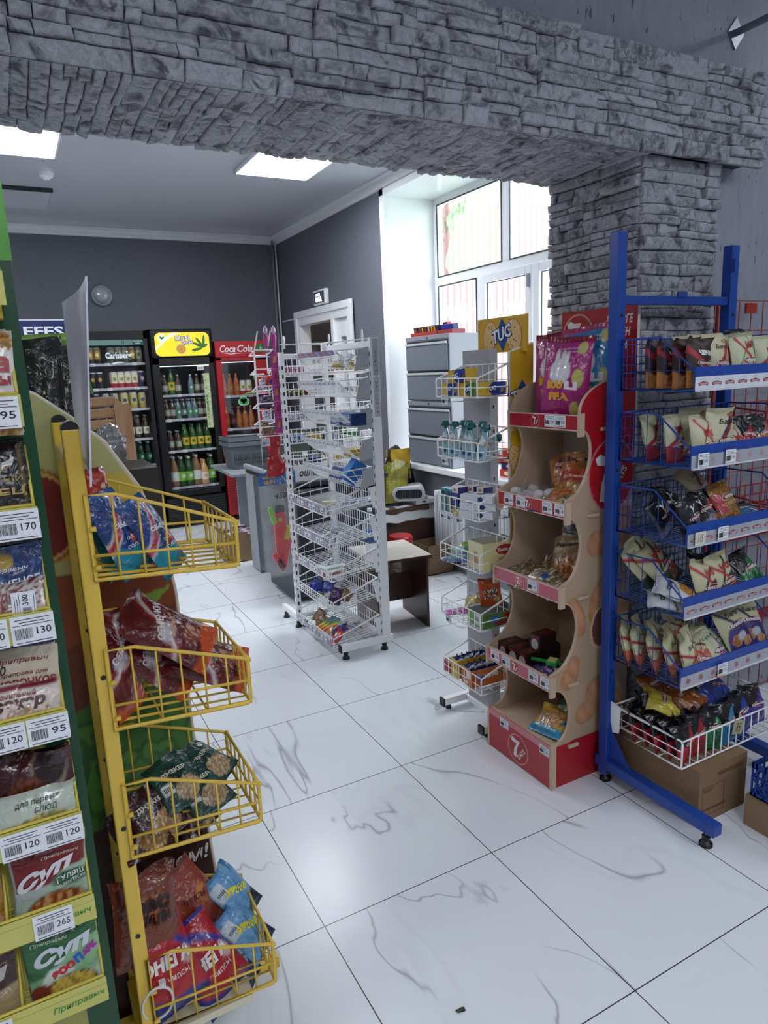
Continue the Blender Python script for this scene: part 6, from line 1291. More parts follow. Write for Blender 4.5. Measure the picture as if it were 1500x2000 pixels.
pack('nuts_brown', 'nut_bag', 'dark brown nut bag lying flat in the third yellow basket', 'snack bag', (-0.486, -0.290, 0.684), yaw=10, lean=72, roll=-4, sc=0.68)
pack('nuts_brown', 'nut_bag', 'dark brown nut bag below the green ones in the third yellow basket', 'snack bag', (-0.382, -0.230, 0.662), yaw=16, lean=60, roll=-15, sc=0.68)
pack('bbq', 'chips_bag', 'dark orange crisp bag beside the post in the lowest yellow basket', 'snack bag', (-0.495, -0.270, 0.475), yaw=8, lean=10, roll=4, sc=0.72)
pack('brick', 'chips_bag', 'large brick red crisp bag at the back of the lowest yellow basket', 'snack bag', (-0.391, -0.170, 0.376), yaw=14, lean=18, roll=-26, sc=0.74)
pack('onega', 'chips_bag', 'red crisp bag with blue edges and white lettering, left one', 'snack bag', (-0.471, -0.290, 0.365), yaw=10, lean=22, roll=-10, sc=0.80)
pack('onega', 'chips_bag', 'red crisp bag with blue edges and white lettering, right one', 'snack bag', (-0.383, -0.260, 0.295), yaw=14, lean=28, roll=-22, sc=0.80)
pack('sky', 'chips_bag', 'sky blue snack bag with yellow lettering, rearmost of three', 'snack bag', (-0.289, -0.170, 0.365), yaw=25, lean=30, roll=-22, sc=0.76)
pack('sky', 'chips_bag', 'sky blue snack bag with yellow lettering, middle of three', 'snack bag', (-0.281, -0.220, 0.301), yaw=25, lean=34, roll=-24, sc=0.76)
pack('sky', 'chips_bag', 'sky blue snack bag with yellow lettering, frontmost of three', 'snack bag', (-0.319, -0.200, 0.196), yaw=20, lean=38, roll=-28, sc=0.76)

# ---------------------------------------------------------------- right: snack bags on the blue rack
def kir(name, ops, tex=(), w=.115, h=.155, t=.045, bad='8a1c24', ring='e2dacf', by=-.13, n=(32, 40), cr=1.0, mat=None):
    kind(name, w, h, t, ops, list(tex)+[('@', .10, by, .37, ring, {'ry': .078, 'k': -.0002}), ('@', .10, by, .34, bad, {'ry': .064, 'k': .0003}), ('КИРИЕШКИ', .10, by, .60, 'f4ece8', {'b': .04, 'h': .062, 'k': .001})], n=n, crumple=cr, mat=mat)
kir('k_brown', ['331816', ('d', .40, .10, .10, 4, 'bd7a34'), ('f', .1, .14, .5, .12, 'a85a24', '6a2c18'), ('s', .46, -.30, .0, .07, 'a8202c'), ('b', .9, 1, '3c201c')], [('ЧЕЧИЛ', .12, .19, .6, 'eceae6', {'b': .08, 'h': .1})], by=-.02, mat=M_PAPER)
kir('k_creamred', ['cfcaa6', ('d', .30, .45, .02, 3, 'c98a7a'), ('s', .42, .5, .0, .08, 'a8202c'), ('d', .16, 0, .02, 5, '8a1c28'), ('b', .92, 1, 'c4bf9c')], [('Багет', .05, .22, .6, '1c1a18', {'s': .3, 'h': .09}), ('@', .22, .33, .14, 'a8703a', {'ry': .04})], mat=M_PAPER)
kir('k_creamgreen', ['c9cda8', ('s', .66, .5, 0, .03, '3c9a5a'), ('s', .55, -.5, 0, .05, 'a8202c'), ('d', .20, 0, .03, 5, 'b9c09a'), ('f', -.2, .16, .5, .12, '4a8a4a', 'c9a07a'), ('b', .92, 1, '9a9c7c')], [('МАХІ', .2, .22, .5, 'a8242c', {'b': .07, 'h': .15})], w=.135, by=-.10, mat=M_PAPER)
kir('k_maroon', ['c9caa9', ('d', .44, .12, .04, 3, '8a1c30'), ('f', .15, .20, .5, .14, 'a04a2c', '6a1420'), ('s', .62, .35, 0, .06, '9a2430'), ('b', .92, 1, 'b9b896')], [('МЯСО', .1, .2, .5, '9a2430', {'b': .05, 'h': .08})], mat=M_PAPER)
kir('k_creamx', ['cdcaa9', ('s', .60, .7, 0, .05, 'a8242c'), ('s', .60, -.4, 0, .04, 'c04a3a'), ('d', .18, .1, .02, 5, '9a1c28'), ('b', .92, 1, 'b9b69a')], [('MAX', .1, .12, .5, 'b5282c', {'b': .06, 'h': .14})], mat=M_PAPER)
kir('k_navy', ['cdc8a6', ('s', .50, .6, 0, .10, '2a3450'), ('d', .26, .2, .02, 4, '34406a'), ('s', .44, .45, 0, .05, 'a8242c'), ('f', -.2, .14, .4, .1, '4a5a8a', 'c9a07a'), ('b', .92, 1, 'b9b492')], [('Багет', .12, .24, .6, '1c1a18', {'s': .3, 'h': .1}), ('@', .25, .36, .13, 'a8703a', {'ry': .035})], w=.135, h=.17, mat=M_PAPER)
kir('k_dark', ['191a20', ('d', .42, .2, .05, 4, '46507a'), ('f', .3, .26, .35, .12, 'a8703a', '5a3a24'), ('e', -.3, .2, .4, .14, '7a86a8'), ('b', .9, 1, '101014')], [('Х', .0, .2, .3, 'd9dce2', {'b': .05})], by=.04)
kir('k_mustard', ['8f6420', ('f', 0, .2, .6, .14, 'b98a3c', '6a4016'), ('r', -1, -.4, .3, .8, 'b0303a'), ('b', .9, 1, '7a541c')], [('С МЯСОМ', .05, -.02, .6, 'e2c88a', {'h': .07})], by=.12)
kir('k_plum', ['b9b08c', ('s', .55, .6, 0, .10, '7a3a5a'), ('d', .2, .1, .02, 3, '6a2c44'), ('b', .92, 1, 'a89c78')], [('Багет', .1, .2, .5, '241c18', {'s': .3})], mat=M_PAPER)
kir('k_pine', ['c6c29c', ('d', .46, .12, .05, 3, '2a3c34'), ('s', .62, .55, 0, .05, '24302a'), ('f', .2, .2, .4, .12, 'a0563a', '3a4a3a'), ('s', .5, -.35, 0, .05, 'a8202c'), ('b', .92, 1, 'b2ae88')], [('МАХІ', .14, .20, .5, 'b02a2c', {'b': .07, 'h': .13})], w=.125, h=.165, mat=M_PAPER)
kir('k_white', ['c9ccd0', ('f', .3, .26, .55, .2, 'c98a34', 'a0641c'), ('s', .6, .2, 0, .02, '3a2414'), ('b', .92, 1, 'b9bcc2')], [('CORN', -.05, .22, .5, '33201a', {'b': .06, 'h': .1}), ('BEER', .15, -.05, .5, 'c9862a', {'b': .06, 'h': .1})], by=-.36, mat=M_PAPER)
kir('k_salmon', ['c9c9a4', ('d', .50, .12, .05, 3, 'c4674a'), ('s', .60, .5, 0, .04, 'c4674a'), ('f', .15, .16, .5, .14, 'a04a34', 'c97a5a'), ('s', .44, -.25, 0, .04, 'a8202c'), ('r', -1, 1, .05, .12, '1c1a1c'), ('b', .92, 1, 'b4b28e')], [('Багет', .1, .22, .6, '1c1a18', {'s': .3, 'h': .09})], w=.12, h=.165, mat=M_PAPER)
kir('k_lilac', ['c9cdac', ('d', .36, .2, .04, 4, '8a5a9a'), ('r', .5, .95, .3, .7, '7a4a8a'), ('f', .1, .14, .5, .12, 'b9a07a', '6a4a7a'), ('b', .92, 1, 'b4b892')], [('Light', .0, .22, .5, '3a8a7a', {'s': .3, 'h': .1}), ('@', .33, .25, .09, '3a3424', {'ry': .05})], mat=M_PAPER)
kir('k_mint', ['c9d2a9', ('d', .3, .2, .04, 4, '4a9a5a'), ('b', .92, 1, 'b4bc92')], [('Light', .0, .22, .5, '3a8a7a', {'s': .3, 'h': .1}), ('@', .33, .25, .09, '3a3424', {'ry': .05})], mat=M_PAPER)
kir('k_purple', ['3c2f74', ('d', 2, 0, 0, 1, 'c2bd96'), ('e', .1, .2, 1.0, .46, '3c2f78'), ('s', .62, -.4, 0, .05, '2a2450'), ('f', -.35, .3, .35, .12, 'c9905a', 'a06a3a'), ('e', .1, .34, .35, .09, 'b9bcc4'), ('f', .4, .2, .35, .10, 'd0a06a', 'b07a44')], [('Багет', .12, .32, .6, '1c1a20', {'s': .3, 'h': .1})], w=.15, h=.18, by=.10, mat=M_PAPER)
def dk(name, c, c2, sw, tx='', bd='8a1c24', **k): kir(name, ['121214', ('d', .62, .2, .06, 4, c), ('f', .1, .22, .5, .16, c2, c), ('b', .93, 1, sw)], [(tx, .1, .22, .5, 'd9d6d0', {'b': .04})] if tx else [], w=.115, h=.15, bad=bd, by=.0, cr=1.4, **k)
dk('k_red', 'a81c2a', '7a1420', '1a1214'); dk('k_green', '17713a', '0f4a2a', '101a14'); dk('k_sky', '2a86b4', '1c5a8a', '10161c'); dk('k_blue', '1f3a9a', '16246a', '10121c'); dk('k_violet', '4a2f8a', '2a1c5a', '14101c'); dk('k_orange', 'b0601c', '7a3a14', '1c1410'); dk('k_blackorange', 'c4701f', '8a4414', '141010')
kir('k_yellow', ['c2b23c', ('d', .30, .2, .04, 4, '1c1a12'), ('f', .2, .30, .4, .14, '9a2a2a', '5a7a2a'), ('b', .92, 1, 'b0a030')], [], by=.12, cr=1.4)
kir('k_amber', ['8a4a1c', ('f', 0, .3, .6, .2, 'a8602a', '6a3414'), ('b', .92, 1, '7a3f18')], [], by=.14, cr=1.4)
ORD = ['frontmost', 'second from the front', 'third from the front', 'fourth from the front', 'fifth from the front', 'rearmost']
def queue(k, nm, lab, grp, x, ys, z, lean=6, yaw=0, jx=.004, sc=1):
    for i, y in enumerate(ys): pack(k, nm, lab+', '+ORD[i], 'snack bag', (x+random.uniform(-jx, jx), y, z+.078*sc), yaw=yaw+random.uniform(-5, 5), lean=lean+random.uniform(-3, 3), roll=random.uniform(-3, 3), group=grp, sc=sc)
S1, S2, S3, S4, S5, S6 = 1.478, 1.238, .988, .748, .503, .218
queue('k_brown', 'snack_bag', 'brown and orange snack bag at the left of the top blue shelf', 'brown bags on the top blue shelf', 1.285, [-.165, -.115, -.062, -.010], S1, 3)
queue('k_creamred', 'snack_bag', 'cream and red snack bag in the middle of the top blue shelf', 'cream bags on the top blue shelf', 1.388, [-.155, -.10, -.05], S1+.012)
queue('k_creamgreen', 'snack_bag', 'wide pale green snack bag on the top blue shelf', 'green bags on the top blue shelf', 1.50, [-.165, -.11], S1+.012, 10)
queue('k_maroon', 'snack_bag', 'red snack bag at the right end of the top blue shelf', 'red bags on the top blue shelf', 1.635, [-.155, -.10], S1)
pack('k_dark', 'snack_bag', 'dark snack bag standing high at the rear right of the top blue shelf', 'snack bag', (1.72, .0, S1+.11), lean=10, yaw=-10)
queue('k_maroon', 'snack_bag', 'cream snack bag with a maroon bottom on the second blue shelf', 'maroon bags on the second blue shelf', 1.285, [-.085, .0], S2, 8, 12)
queue('k_creamx', 'snack_bag', 'cream snack bag with red stripes on the second blue shelf', 'striped bags on the second blue shelf', 1.325, [-.165], S2, 12, 5)
queue('k_navy', 'snack_bag', 'tall cream and navy snack bag on the second blue shelf', 'navy bags on the second blue shelf', 1.415, [-.16, -.06], S2+.01, 8, 0)
pack('k_creamx', 'snack_bag', 'small cream snack bag right of the navy one on the second blue shelf', 'snack bag', (1.515, -.15, S2+.045), lean=25, roll=-10, sc=.85)
pack('k_red', 'snack_bag', 'black and red snack bag right on the second blue shelf', 'snack bag', (1.60, -.12, S2+.06), lean=30, roll=10); pack('k_orange', 'snack_bag', 'dark orange snack bag at the right end of the second blue shelf', 'snack bag', (1.69, -.12, S2+.06), lean=25); pack('k_red', 'snack_bag', 'black and red snack bag lying behind the others on the second blue shelf', 'snack bag', (1.62, .0, S2+.07), lean=50, roll=20)
pack('k_dark', 'snack_bag', 'black and slate blue snack bag leaning left on the third blue shelf', 'snack bag', (1.275, -.06, S3+.07), lean=14, roll=-28, yaw=10); pack('k_dark', 'snack_bag', 'black and slate blue snack bag at the front left corner, third blue shelf', 'snack bag', (1.295, -.155, S3+.068), lean=12, roll=-6, yaw=8)
pack('k_dark', 'snack_bag', 'slate blue snack bag lying tilted in the middle of the third blue shelf', 'snack bag', (1.39, -.135, S3+.07), lean=48, roll=-10); pack('k_dark', 'snack_bag', 'dark snack bag behind the tilted one on the third blue shelf', 'snack bag', (1.36, -.02, S3+.08), lean=40, roll=20)
pack('k_mustard', 'snack_bag', 'mustard yellow snack bag leaning on the third blue shelf', 'snack bag', (1.51, -.125, S3+.088), lean=28, roll=-10); pack('k_plum', 'snack_bag', 'cream and plum snack bag high at the back of the third blue shelf', 'snack bag', (1.52, .0, S3+.14), lean=40, roll=-25)
pack('k_red', 'snack_bag', 'small bright red snack bag beside the mustard one', 'snack bag', (1.44, -.10, S3+.085), lean=20, sc=.8); pack('k_sky', 'snack_bag', 'light blue snack bag lying flat at the right of the third blue shelf', 'snack bag', (1.64, -.12, S3+.035), lean=75, roll=40)
pack('k_pine', 'snack_bag', 'large cream and dark green snack bag tilted at the back, fourth blue shelf', 'snack bag', (1.335, .0, S4+.115), lean=36, roll=-30, sc=1.15); pack('k_pine', 'snack_bag', 'cream and dark green snack bag tilted behind the large one, fourth blue shelf', 'snack bag', (1.30, .03, S4+.12), lean=25, roll=-32, sc=1.1)
pack('k_white', 'snack_bag', 'white and orange snack bag lying on top at the left, fourth blue shelf', 'snack bag', (1.285, -.125, S4+.055), lean=60, roll=-32, yaw=10); pack('k_white', 'snack_bag', 'white and orange snack bag under the other one, fourth blue shelf', 'snack bag', (1.27, -.11, S4+.022), lean=72, roll=-45, yaw=10)
pack('k_pine', 'snack_bag', 'cream and dark green snack bag standing left of its twin, fourth blue shelf', 'snack bag', (1.40, -.15, S4+.073), lean=24, roll=4); pack('k_pine', 'snack_bag', 'cream and dark green snack bag standing nearest the front, fourth blue shelf', 'snack bag', (1.475, -.155, S4+.082), lean=26, roll=-8)
pack('k_red', 'snack_bag', 'red snack bag lying behind the green ones on the fourth blue shelf', 'snack bag', (1.55, -.10, S4+.05), lean=60, roll=30); pack('k_green', 'snack_bag', 'black and green snack bag at the right of the fourth blue shelf', 'snack bag', (1.66, -.12, S4+.065), lean=40, roll=-10); pack('k_green', 'snack_bag', 'black and green snack bag lying behind on the fourth blue shelf', 'snack bag', (1.62, .01, S4+.06), lean=65, roll=20)
for i, (x, y, yw, rl_) in enumerate(((1.31, -.165, 22, -14), (1.292, -.11, 24, -16), (1.275, -.055, 24, -14), (1.262, .005, 26, -10), (1.25, .045, 30, -4))):
    pack('k_salmon', 'snack_bag', 'cream and salmon snack bag in the left row of the fifth blue shelf, '+ORD[i], 'snack bag', (x, y, S5+.082), yaw=yw, lean=12, roll=rl_, group='salmon bags on the fifth blue shelf')
pack('k_salmon', 'snack_bag', 'cream and salmon snack bag lying with a white label, fifth blue shelf', 'snack bag', (1.385, -.15, S5+.055), lean=48, roll=14); pack('k_lilac', 'snack_bag', 'cream and lilac snack bag lying in the middle of the fifth blue shelf', 'snack bag', (1.46, -.14, S5+.06), lean=50, roll=-8); pack('k_mint', 'snack_bag', 'cream and mint green snack bag behind the lilac one', 'snack bag', (1.505, -.10, S5+.065), lean=52, roll=-16)
pack('k_salmon', 'snack_bag', 'cream snack bag lying at the back of the fifth blue shelf, left one', 'snack bag', (1.36, -.03, S5+.075), lean=55, roll=20); pack('k_salmon', 'snack_bag', 'cream snack bag lying at the back of the fifth blue shelf, right one', 'snack bag', (1.45, -.02, S5+.09), lean=60, roll=30)
pack('k_purple', 'snack_bag', 'large purple snack bag with a cheese picture on the fifth blue shelf', 'snack bag', (1.60, -.125, S5+.095), lean=28, roll=-10); pack('k_purple', 'snack_bag', 'purple snack bag at the right end of the fifth blue shelf', 'snack bag', (1.71, -.11, S5+.085), lean=30, roll=6)
for i, y in enumerate((-.19, -.14, -.09, -.04, .01)): pack('k_red', 'snack_bag', 'black and red snack bag in the left row of the white basket, '+ORD[i], 'snack bag', (1.275+.006*(i % 2), y, S6+.072), yaw=14, lean=10, roll=-8, group='red bags in the white basket')
pack('k_red', 'snack_bag', 'black and red snack bag at the front corner of the white basket', 'snack bag', (1.345, -.175, S6+.072), yaw=5, lean=16)
pack('k_yellow', 'snack_bag', 'bright yellow snack bag lying on top in the white basket', 'snack bag', (1.305, -.09, S6+.152), lean=58, roll=-30, yaw=20); pack('k_amber', 'snack_bag', 'brown snack bag behind the yellow one in the white basket', 'snack bag', (1.36, .0, S6+.16), lean=50, roll=-10); pack('k_amber', 'snack_bag', 'orange brown snack bag right of the yellow one in the white basket', 'snack bag', (1.415, -.08, S6+.145), lean=66, roll=-36)
pack('k_green', 'snack_bag', 'black and green snack bag in the middle of the white basket', 'snack bag', (1.435, -.175, S6+.07), lean=18, roll=10); pack('k_sky', 'snack_bag', 'black and light blue snack bag in the white basket', 'snack bag', (1.505, -.18, S6+.07), lean=15, roll=-6)
pack('k_blue', 'snack_bag', 'black and royal blue snack bag front right in the white basket', 'snack bag', (1.595, -.17, S6+.075), lean=20, roll=-12); pack('k_blue', 'snack_bag', 'royal blue snack bag lying at the back of the white basket', 'snack bag', (1.56, -.02, S6+.13), lean=60, roll=-30); pack('k_violet', 'snack_bag', 'black and violet snack bag at the right end of the white basket', 'snack bag', (1.69, -.16, S6+.08), lean=18)
pack('k_green', 'snack_bag', 'dark green snack bag lying deep in the middle of the white basket', 'snack bag', (1.46, -.04, S6+.09), lean=65, roll=30); pack('k_blue', 'snack_bag', 'dark blue snack bag lying deep at the right of the white basket', 'snack bag', (1.67, -.02, S6+.09), lean=65, roll=10)
pack('k_blackorange', 'snack_bag', 'black and orange snack bag lying on the blue crate', 'snack bag', (1.50, -.47, .275), lean=58, roll=-30, yaw=-20, sc=1.15); pack('k_blackorange', 'snack_bag', 'black and orange snack bag deep in the blue crate', 'snack bag', (1.60, -.56, .20), lean=70, roll=20)
# ---------------------------------------------------------------- goods in the plywood display (facing -x)
kind('puff_pink', .185, .30, .075, ['b0267c', ('n', 2, .3, 'a01f70'), ('b', .94, 1, '8a1a3a'), ('e', -.12, .60, .46, .155, 'e4e2e6'), ('e', -.30, .76, .10, .10, 'e4e2e6'), ('e', -.05, .77, .10, .08, 'e4e2e6'), ('e', .14, .75, .10, .08, 'e4e2e6'), ('e', .62, .52, .2, .10, 'cfc46a'), ('e', .66, .86, .18, .07, 'cfc46a'), ('e', .55, .17, .18, .09, 'cfc46a'), ('r', -.45, .05, .02, .10, '5ab4b4'), ('r', -.24, -.16, .02, .13, 'c9d07a'), ('d', .03, .1, 0, 1, 'e0a02a')], [('BUU', -.14, -.06, .36, 'e3a62c', {'b': .08, 'h': .095}), ('LI', .20, -.06, .24, 'eceaf0', {'b': .08, 'h': .095}), ('FFA', -.04, -.19, .44, 'e3a62c', {'b': .08, 'h': .09}), ('КУКУРУЗНЫЕ', .10, .36, .5, 'd9b9d0', {'h': .025}), ('ПАЛОЧКИ', .08, .32, .4, 'd9b9d0', {'h': .025})], n=(56, 84), crumple=.7)
kind('puff_blue', .185, .30, .075, ['1f7fb8', ('b', .94, 1, 'c04a7a'), ('e', -.12, .60, .46, .155, 'e4e2e6'), ('e', -.30, .76, .10, .10, 'e4e2e6'), ('e', -.05, .77, .10, .08, 'e4e2e6'), ('e', .14, .75, .10, .08, 'e4e2e6'), ('e', .62, .42, .2, .10, 'cfc46a'), ('e', .66, .86, .18, .07, 'cfc46a'), ('d', .03, .1, 0, 1, 'e0a02a')], [('BUU', -.14, -.06, .36, 'e3a62c', {'b': .08, 'h': .095}), ('LI', .20, -.06, .24, 'eceaf0', {'b': .08, 'h': .095}), ('FFA', -.04, -.19, .44, 'e3a62c', {'b': .08, 'h': .09}), ('КУКУРУЗНЫЕ', .10, .36, .5, 'c9d9e9', {'h': .025}), ('ПАЛОЧКИ', .08, .32, .4, 'c9d9e9', {'h': .025})], n=(56, 84), crumple=.7)
pack('puff_pink', 'puff_bag', 'large pink puffed corn bag on the display top, left and rear one', 'snack bag', (1.24, .41, 1.345+.18), yaw=-74, lean=6, roll=-4, sc=1.1)
pack('puff_pink', 'puff_bag', 'large pink puffed corn bag on the display top, front one', 'snack bag', (1.185, .305, 1.345+.165), yaw=-70, lean=5, roll=3, sc=1.04)
pack('puff_blue', 'puff_bag', 'large blue puffed corn bag on the display top', 'snack bag', (1.275, .275, 1.345+.19), yaw=-70, lean=4, roll=-5, sc=1.12)
kind('pasta', .15, .20, .05, ['b9793c', ('f', 0, .3, .9, .35, 'c98a44', '8a4a1c'), ('e', 0, .78, .7, .13, '6a1418'), ('s', .5, .2, .05, .03, 'c0392b'), ('b', .94, 1, '9a5a2a')], [('Яшкино', 0, .28, .6, 'd9b9a0', {'s': .3, 'h': .08})], n=(22, 26), crumple=1.2)
kind('buklet', .15, .18, .05, ['a8642c', ('b', .55, .8, 'b0281c'), ('f', 0, .25, .8, .3, 'd9a85a', 'a06a2c')], [('Бублики', 0, .17, .7, 'e2c9a8', {'s': .3, 'h': .09})], n=(22, 24), crumple=1.2)
kind('candy_blue', .15, .12, .03, ['1c2a6a', ('e', 0, .6, .6, .3, 'c9b94a'), ('f', .1, .5, .5, .25, 'd9c97a', '24306a'), ('b', .9, 1, 'd9d9d0')], [('СЛАДОСТИ', 0, .1, .6, '141c4a', {'b': .03})], n=(22, 18), crumple=1)
kind('cookie_brown', .16, .20, .05, ['8f7a5a', ('f', 0, .25, .95, .3, '8a4a1c', 'b9803c'), ('s', .8, .1, .02, .05, 'b9a98a'), ('s', .62, .1, .03, .012, '6a3a24'), ('s', .56, .1, .03, .012, '6a3a24')], [('Варенье', 0, .3, .75, '2c1a12', {'s': .3, 'b': .04, 'h': .1})], n=(24, 28), crumple=1.3)
kind('cookie_mix', .14, .13, .035, ['857358', ('n', 7, .0, '5a3a22'), ('n', 9, .28, 'c9bfa0'), ('e', .4, .3, .25, .12, '24508a')], n=(18, 18), crumple=1.8)
A0, B0, C0, D0 = 1.042, .738, .403, .168
pack('pasta', 'pasta_bag', 'orange bag of baked snacks upright on the upper plywood shelf', 'snack bag', (1.22, .33, A0+.10), yaw=-75, lean=18, roll=-14); pack('buklet', 'pasta_bag', 'red and orange snack bag leaning against the right side panel', 'snack bag', (1.19, .258, A0+.085), yaw=-84, lean=28, roll=-10)
pack('pasta', 'pasta_bag', 'orange snack bag lying low between its neighbours, upper plywood shelf', 'snack bag', (1.16, .27, A0+.05), yaw=-75, lean=50, roll=15)
pack('candy_blue', 'candy_pack', 'dark blue and yellow pack lying at the front of the upper plywood shelf', 'snack bag', (1.13, .258, A0+.035), yaw=-86, lean=55, roll=10); pack('candy_blue', 'candy_pack', 'dark blue and yellow pack half below the other, upper plywood shelf', 'snack bag', (1.11, .29, A0+.02), yaw=-95, lean=72, roll=-15)
rnd = random.Random(5)
for i in range(16):
    mb = MB(); c = V((1.10+.09*rnd.random(), .34+.17*rnd.random(), A0+.024+.022*(i > 9))); mb.grid(lambda a, q: V((.022*cos(pi*(q-.5))*cos(2*pi*a), .022*cos(pi*(q-.5))*sin(2*pi*a), .018*sin(pi*(q-.5)))), 12, 8, lambda a, q: (1, 1, 1), pm('e6e2e2', .5))
    if i == 0: PKM['marsh'] = mb.mesh('marshmallow')
    tag(place(PKM['marsh'], 'marshmallow', None, c), 'white marshmallow inside the clear bag on the upper plywood shelf', 'marshmallow', 'marshmallows in the clear bag')
blob('marshmallow_bag', 'clear knotted bag of white marshmallows on the upper plywood shelf', 'bag', (1.145, .425, A0+.036), .075, .10, .042, MFILM, 4, 20, .2)
b = MB(); b.lathe([(.014, 0), (.005, .016), (.010, .034), (.0, .036)], (1.12, .455, A0+.068), MFILM, 9); b.build('knot', bpy.data.objects['marshmallow_bag'])
pack('cookie_brown', 'cookie_bag', 'brown biscuit bag leaning back on the middle plywood shelf', 'snack bag', (1.18, .275, B0+.10), yaw=-80, lean=30, roll=-12)
for i, (x, y, z, r_, lb) in enumerate(((1.10, .27, .022, 20, 'front right'), (1.09, .37, .022, -20, 'front middle'), (1.10, .46, .022, 35, 'front left'), (1.17, .42, .03, -40, 'rear left'), (1.12, .33, .05, 10, 'top'))):
    pack('cookie_mix', 'cookie_bag', 'mottled clear biscuit bag on the middle plywood shelf, '+lb+' one', 'snack bag', (x, y, B0+z), yaw=-85, lean=66, roll=r_)
boxkind('choco_box', .055, .09, .065, ('2a0f10', '1f0b0c', '3a1416'), [('f', '@', 0, -.005, .019, 'b9b2ae', {'ry': .022}), ('f', 'CHOCO', 0, .022, .045, 'c0302c', {}), ('t', '@', 0, 0, .012, '6a1c1c', {'ry': .02}), ('s', '@', 0, 0, .02, '5a1c1c', {'ry': .015})])
for i, (x, y, z, lb) in enumerate(((1.08, .495, 0, 'leftmost in front'), (1.08, .435, 0, 'second from the left'), (1.08, .375, 0, 'third from the left'), (1.175, .445, .0, 'rear left'), (1.175, .385, 0, 'rear right'), (1.13, .36, .066, 'on top'))):
    tag(place(PKM['choco_box'], 'chocolate_box', None, (x, y, C0+z), yaw=-90+(i*5) % 7), 'dark brown chocolate drink box on the lower plywood shelf, '+lb, 'box', 'dark boxes on the lower plywood shelf')
kind('purple_bar', .13, .05, .014, ['3c1c54', ('n', 5, .2, '2a1240'), ('e', 0, .5, .5, .3, '5a2a7a')], [('Fruit', 0, .0, .4, 'c9b4d9', {})], n=(16, 10), crumple=1)
for i, (x, y, z, r_) in enumerate(((1.07, .30, .010, 0), (1.09, .26, .010, 6), (1.06, .25, .024, -6), (1.13, .28, .018, 5), (1.14, .25, .012, 8))):
    pack('purple_bar', 'chocolate_bar', 'dark purple bar on the lower plywood shelf, '+('leftmost', 'nearest the right panel', 'front right on top', 'rear left', 'rear right')[i], 'chocolate bar', (x, y, C0+z+.003), yaw=-90+r_, lean=85)
b = MB(); X = T_(1.10, .27, C0+.045, -60); b.box(-.085, .085, -.006, .006, -.004, .004, pm('2f9a4a', .3), X); b.box(-.02, .02, -.022, .022, -.006, .008, pm('3fb05a', .3), X); b.box(-.016, .016, -.016, .016, .008, .014, pm('b9c47a', .3), X); tag(b.own('toy_watch', (1.10, .27, C0+.045)), 'green plastic toy watch lying on the purple bars', 'toy')
kind('corn', .15, .13, .045, ['c9a83a', ('f', 0, .55, .9, .3, 'c98a5a', 'e0c48a'), ('b', 0, .28, '3a90b8'), ('n', 3, .35, '2f80b0'), ('b', .85, .93, 'd9b02a')], [('COSY', .0, .30, .6, 'e0a52a', {'b': .06, 'h': .14}), ('КУКУРУЗНЫЕ', 0, -.30, .7, 'e2e9ec', {'h': .07})], n=(24, 20), crumple=1.2)
kind('corn_green', .15, .12, .045, ['3c6a3a', ('f', .2, .5, .7, .3, '4a7a3a', '24507a'), ('b', 0, .25, '2a5a34'), ('b', .4, .6, '8aa08a')], [('ТАТИСКОМ', 0, .0, .7, 'c9d2c4', {'h': .09})], n=(22, 18), crumple=1.2)
pack('corn', 'corn_bag', 'yellow and blue corn snack bag at the right of the bottom plywood shelf', 'snack bag', (1.09, .262, D0+.04), yaw=-88, lean=58, roll=-8); pack('corn_green', 'corn_bag', 'green snack bag behind the yellow one on the bottom plywood shelf', 'snack bag', (1.19, .262, D0+.055), yaw=-86, lean=45, roll=-14); pack('corn', 'corn_bag', 'yellow and blue corn snack bag deep at the back of the bottom plywood shelf', 'snack bag', (1.25, .265, D0+.06), yaw=-88, lean=40, roll=-5)
# ---------------------------------------------------------------- goods on the cracker stand (facing -x)
def tucbox(nm, c2): boxkind(nm, .115, .055, .052, ('d2a82c', 'd9b43a', 'e0cf6a'), [('f', '#', .02, 0, .06, c2, {'ry': .0255}), ('f', '@', -.035, 0, .02, 'd9b43a', {'ry': .02, 'k': .0005}), ('f', '@', -.012, 0, .022, '173a80', {'ry': .022, 'k': .0007, 'n': 4}), ('f', 'TUC', -.014, .001, .042, 'f2f2f2', {'b': .05, 'r': .2, 's': .15}), ('f', '@', .032, -.002, .011, 'e0b860', {'ry': .013}), ('t', '@', .03, 0, .02, c2, {'ry': .012})])
tucbox('cracker_blue', '1c3f9a'); tucbox('cracker_green', '4f8a34')
Z0 = CZS
for k, y, z, lb, r_ in (('cracker_blue', .79, .004, 'yellow and blue cracker pack, bottom left in the top white basket', 0), ('cracker_green', .655, .004, 'yellow and green cracker pack at the right of the top white basket', 2), ('cracker_blue', .735, .058, 'yellow and blue cracker pack lying on top of the other two', 4)):
    tag(place(PKM[k], 'cracker_pack', None, (1.03, y, Z0[0]+z), yaw=-90+r_, roll=-r_), lb, 'cracker pack')
tag(place(PKM['cracker_blue'], 'cracker_pack', None, (1.09, .63, Z0[0]+.004), yaw=-5), 'yellow and blue cracker pack turned sideways in the top white basket', 'cracker pack')
mb = MB(); 
def pf(a, q, s=1): w_ = .026*(1-.55*max(0, (q-.55)/.45)); return V(((a-.5)*2*w_, -s*(.016*sin(pi*a)**.6*(1-.5*q)+.001) if 0 < a < 1 else 0, .115*q))
def pc(a, q): return L3('9ec4d0') if q < .5 else (L3('d9e4e6') if ((a-.5)/.35)**2+((q-.68)/.16)**2 < 1 else (L3('7fb0c0') if noise.noise(V((a*4, q*5, 2))) < .1 else L3('c9a07a')))
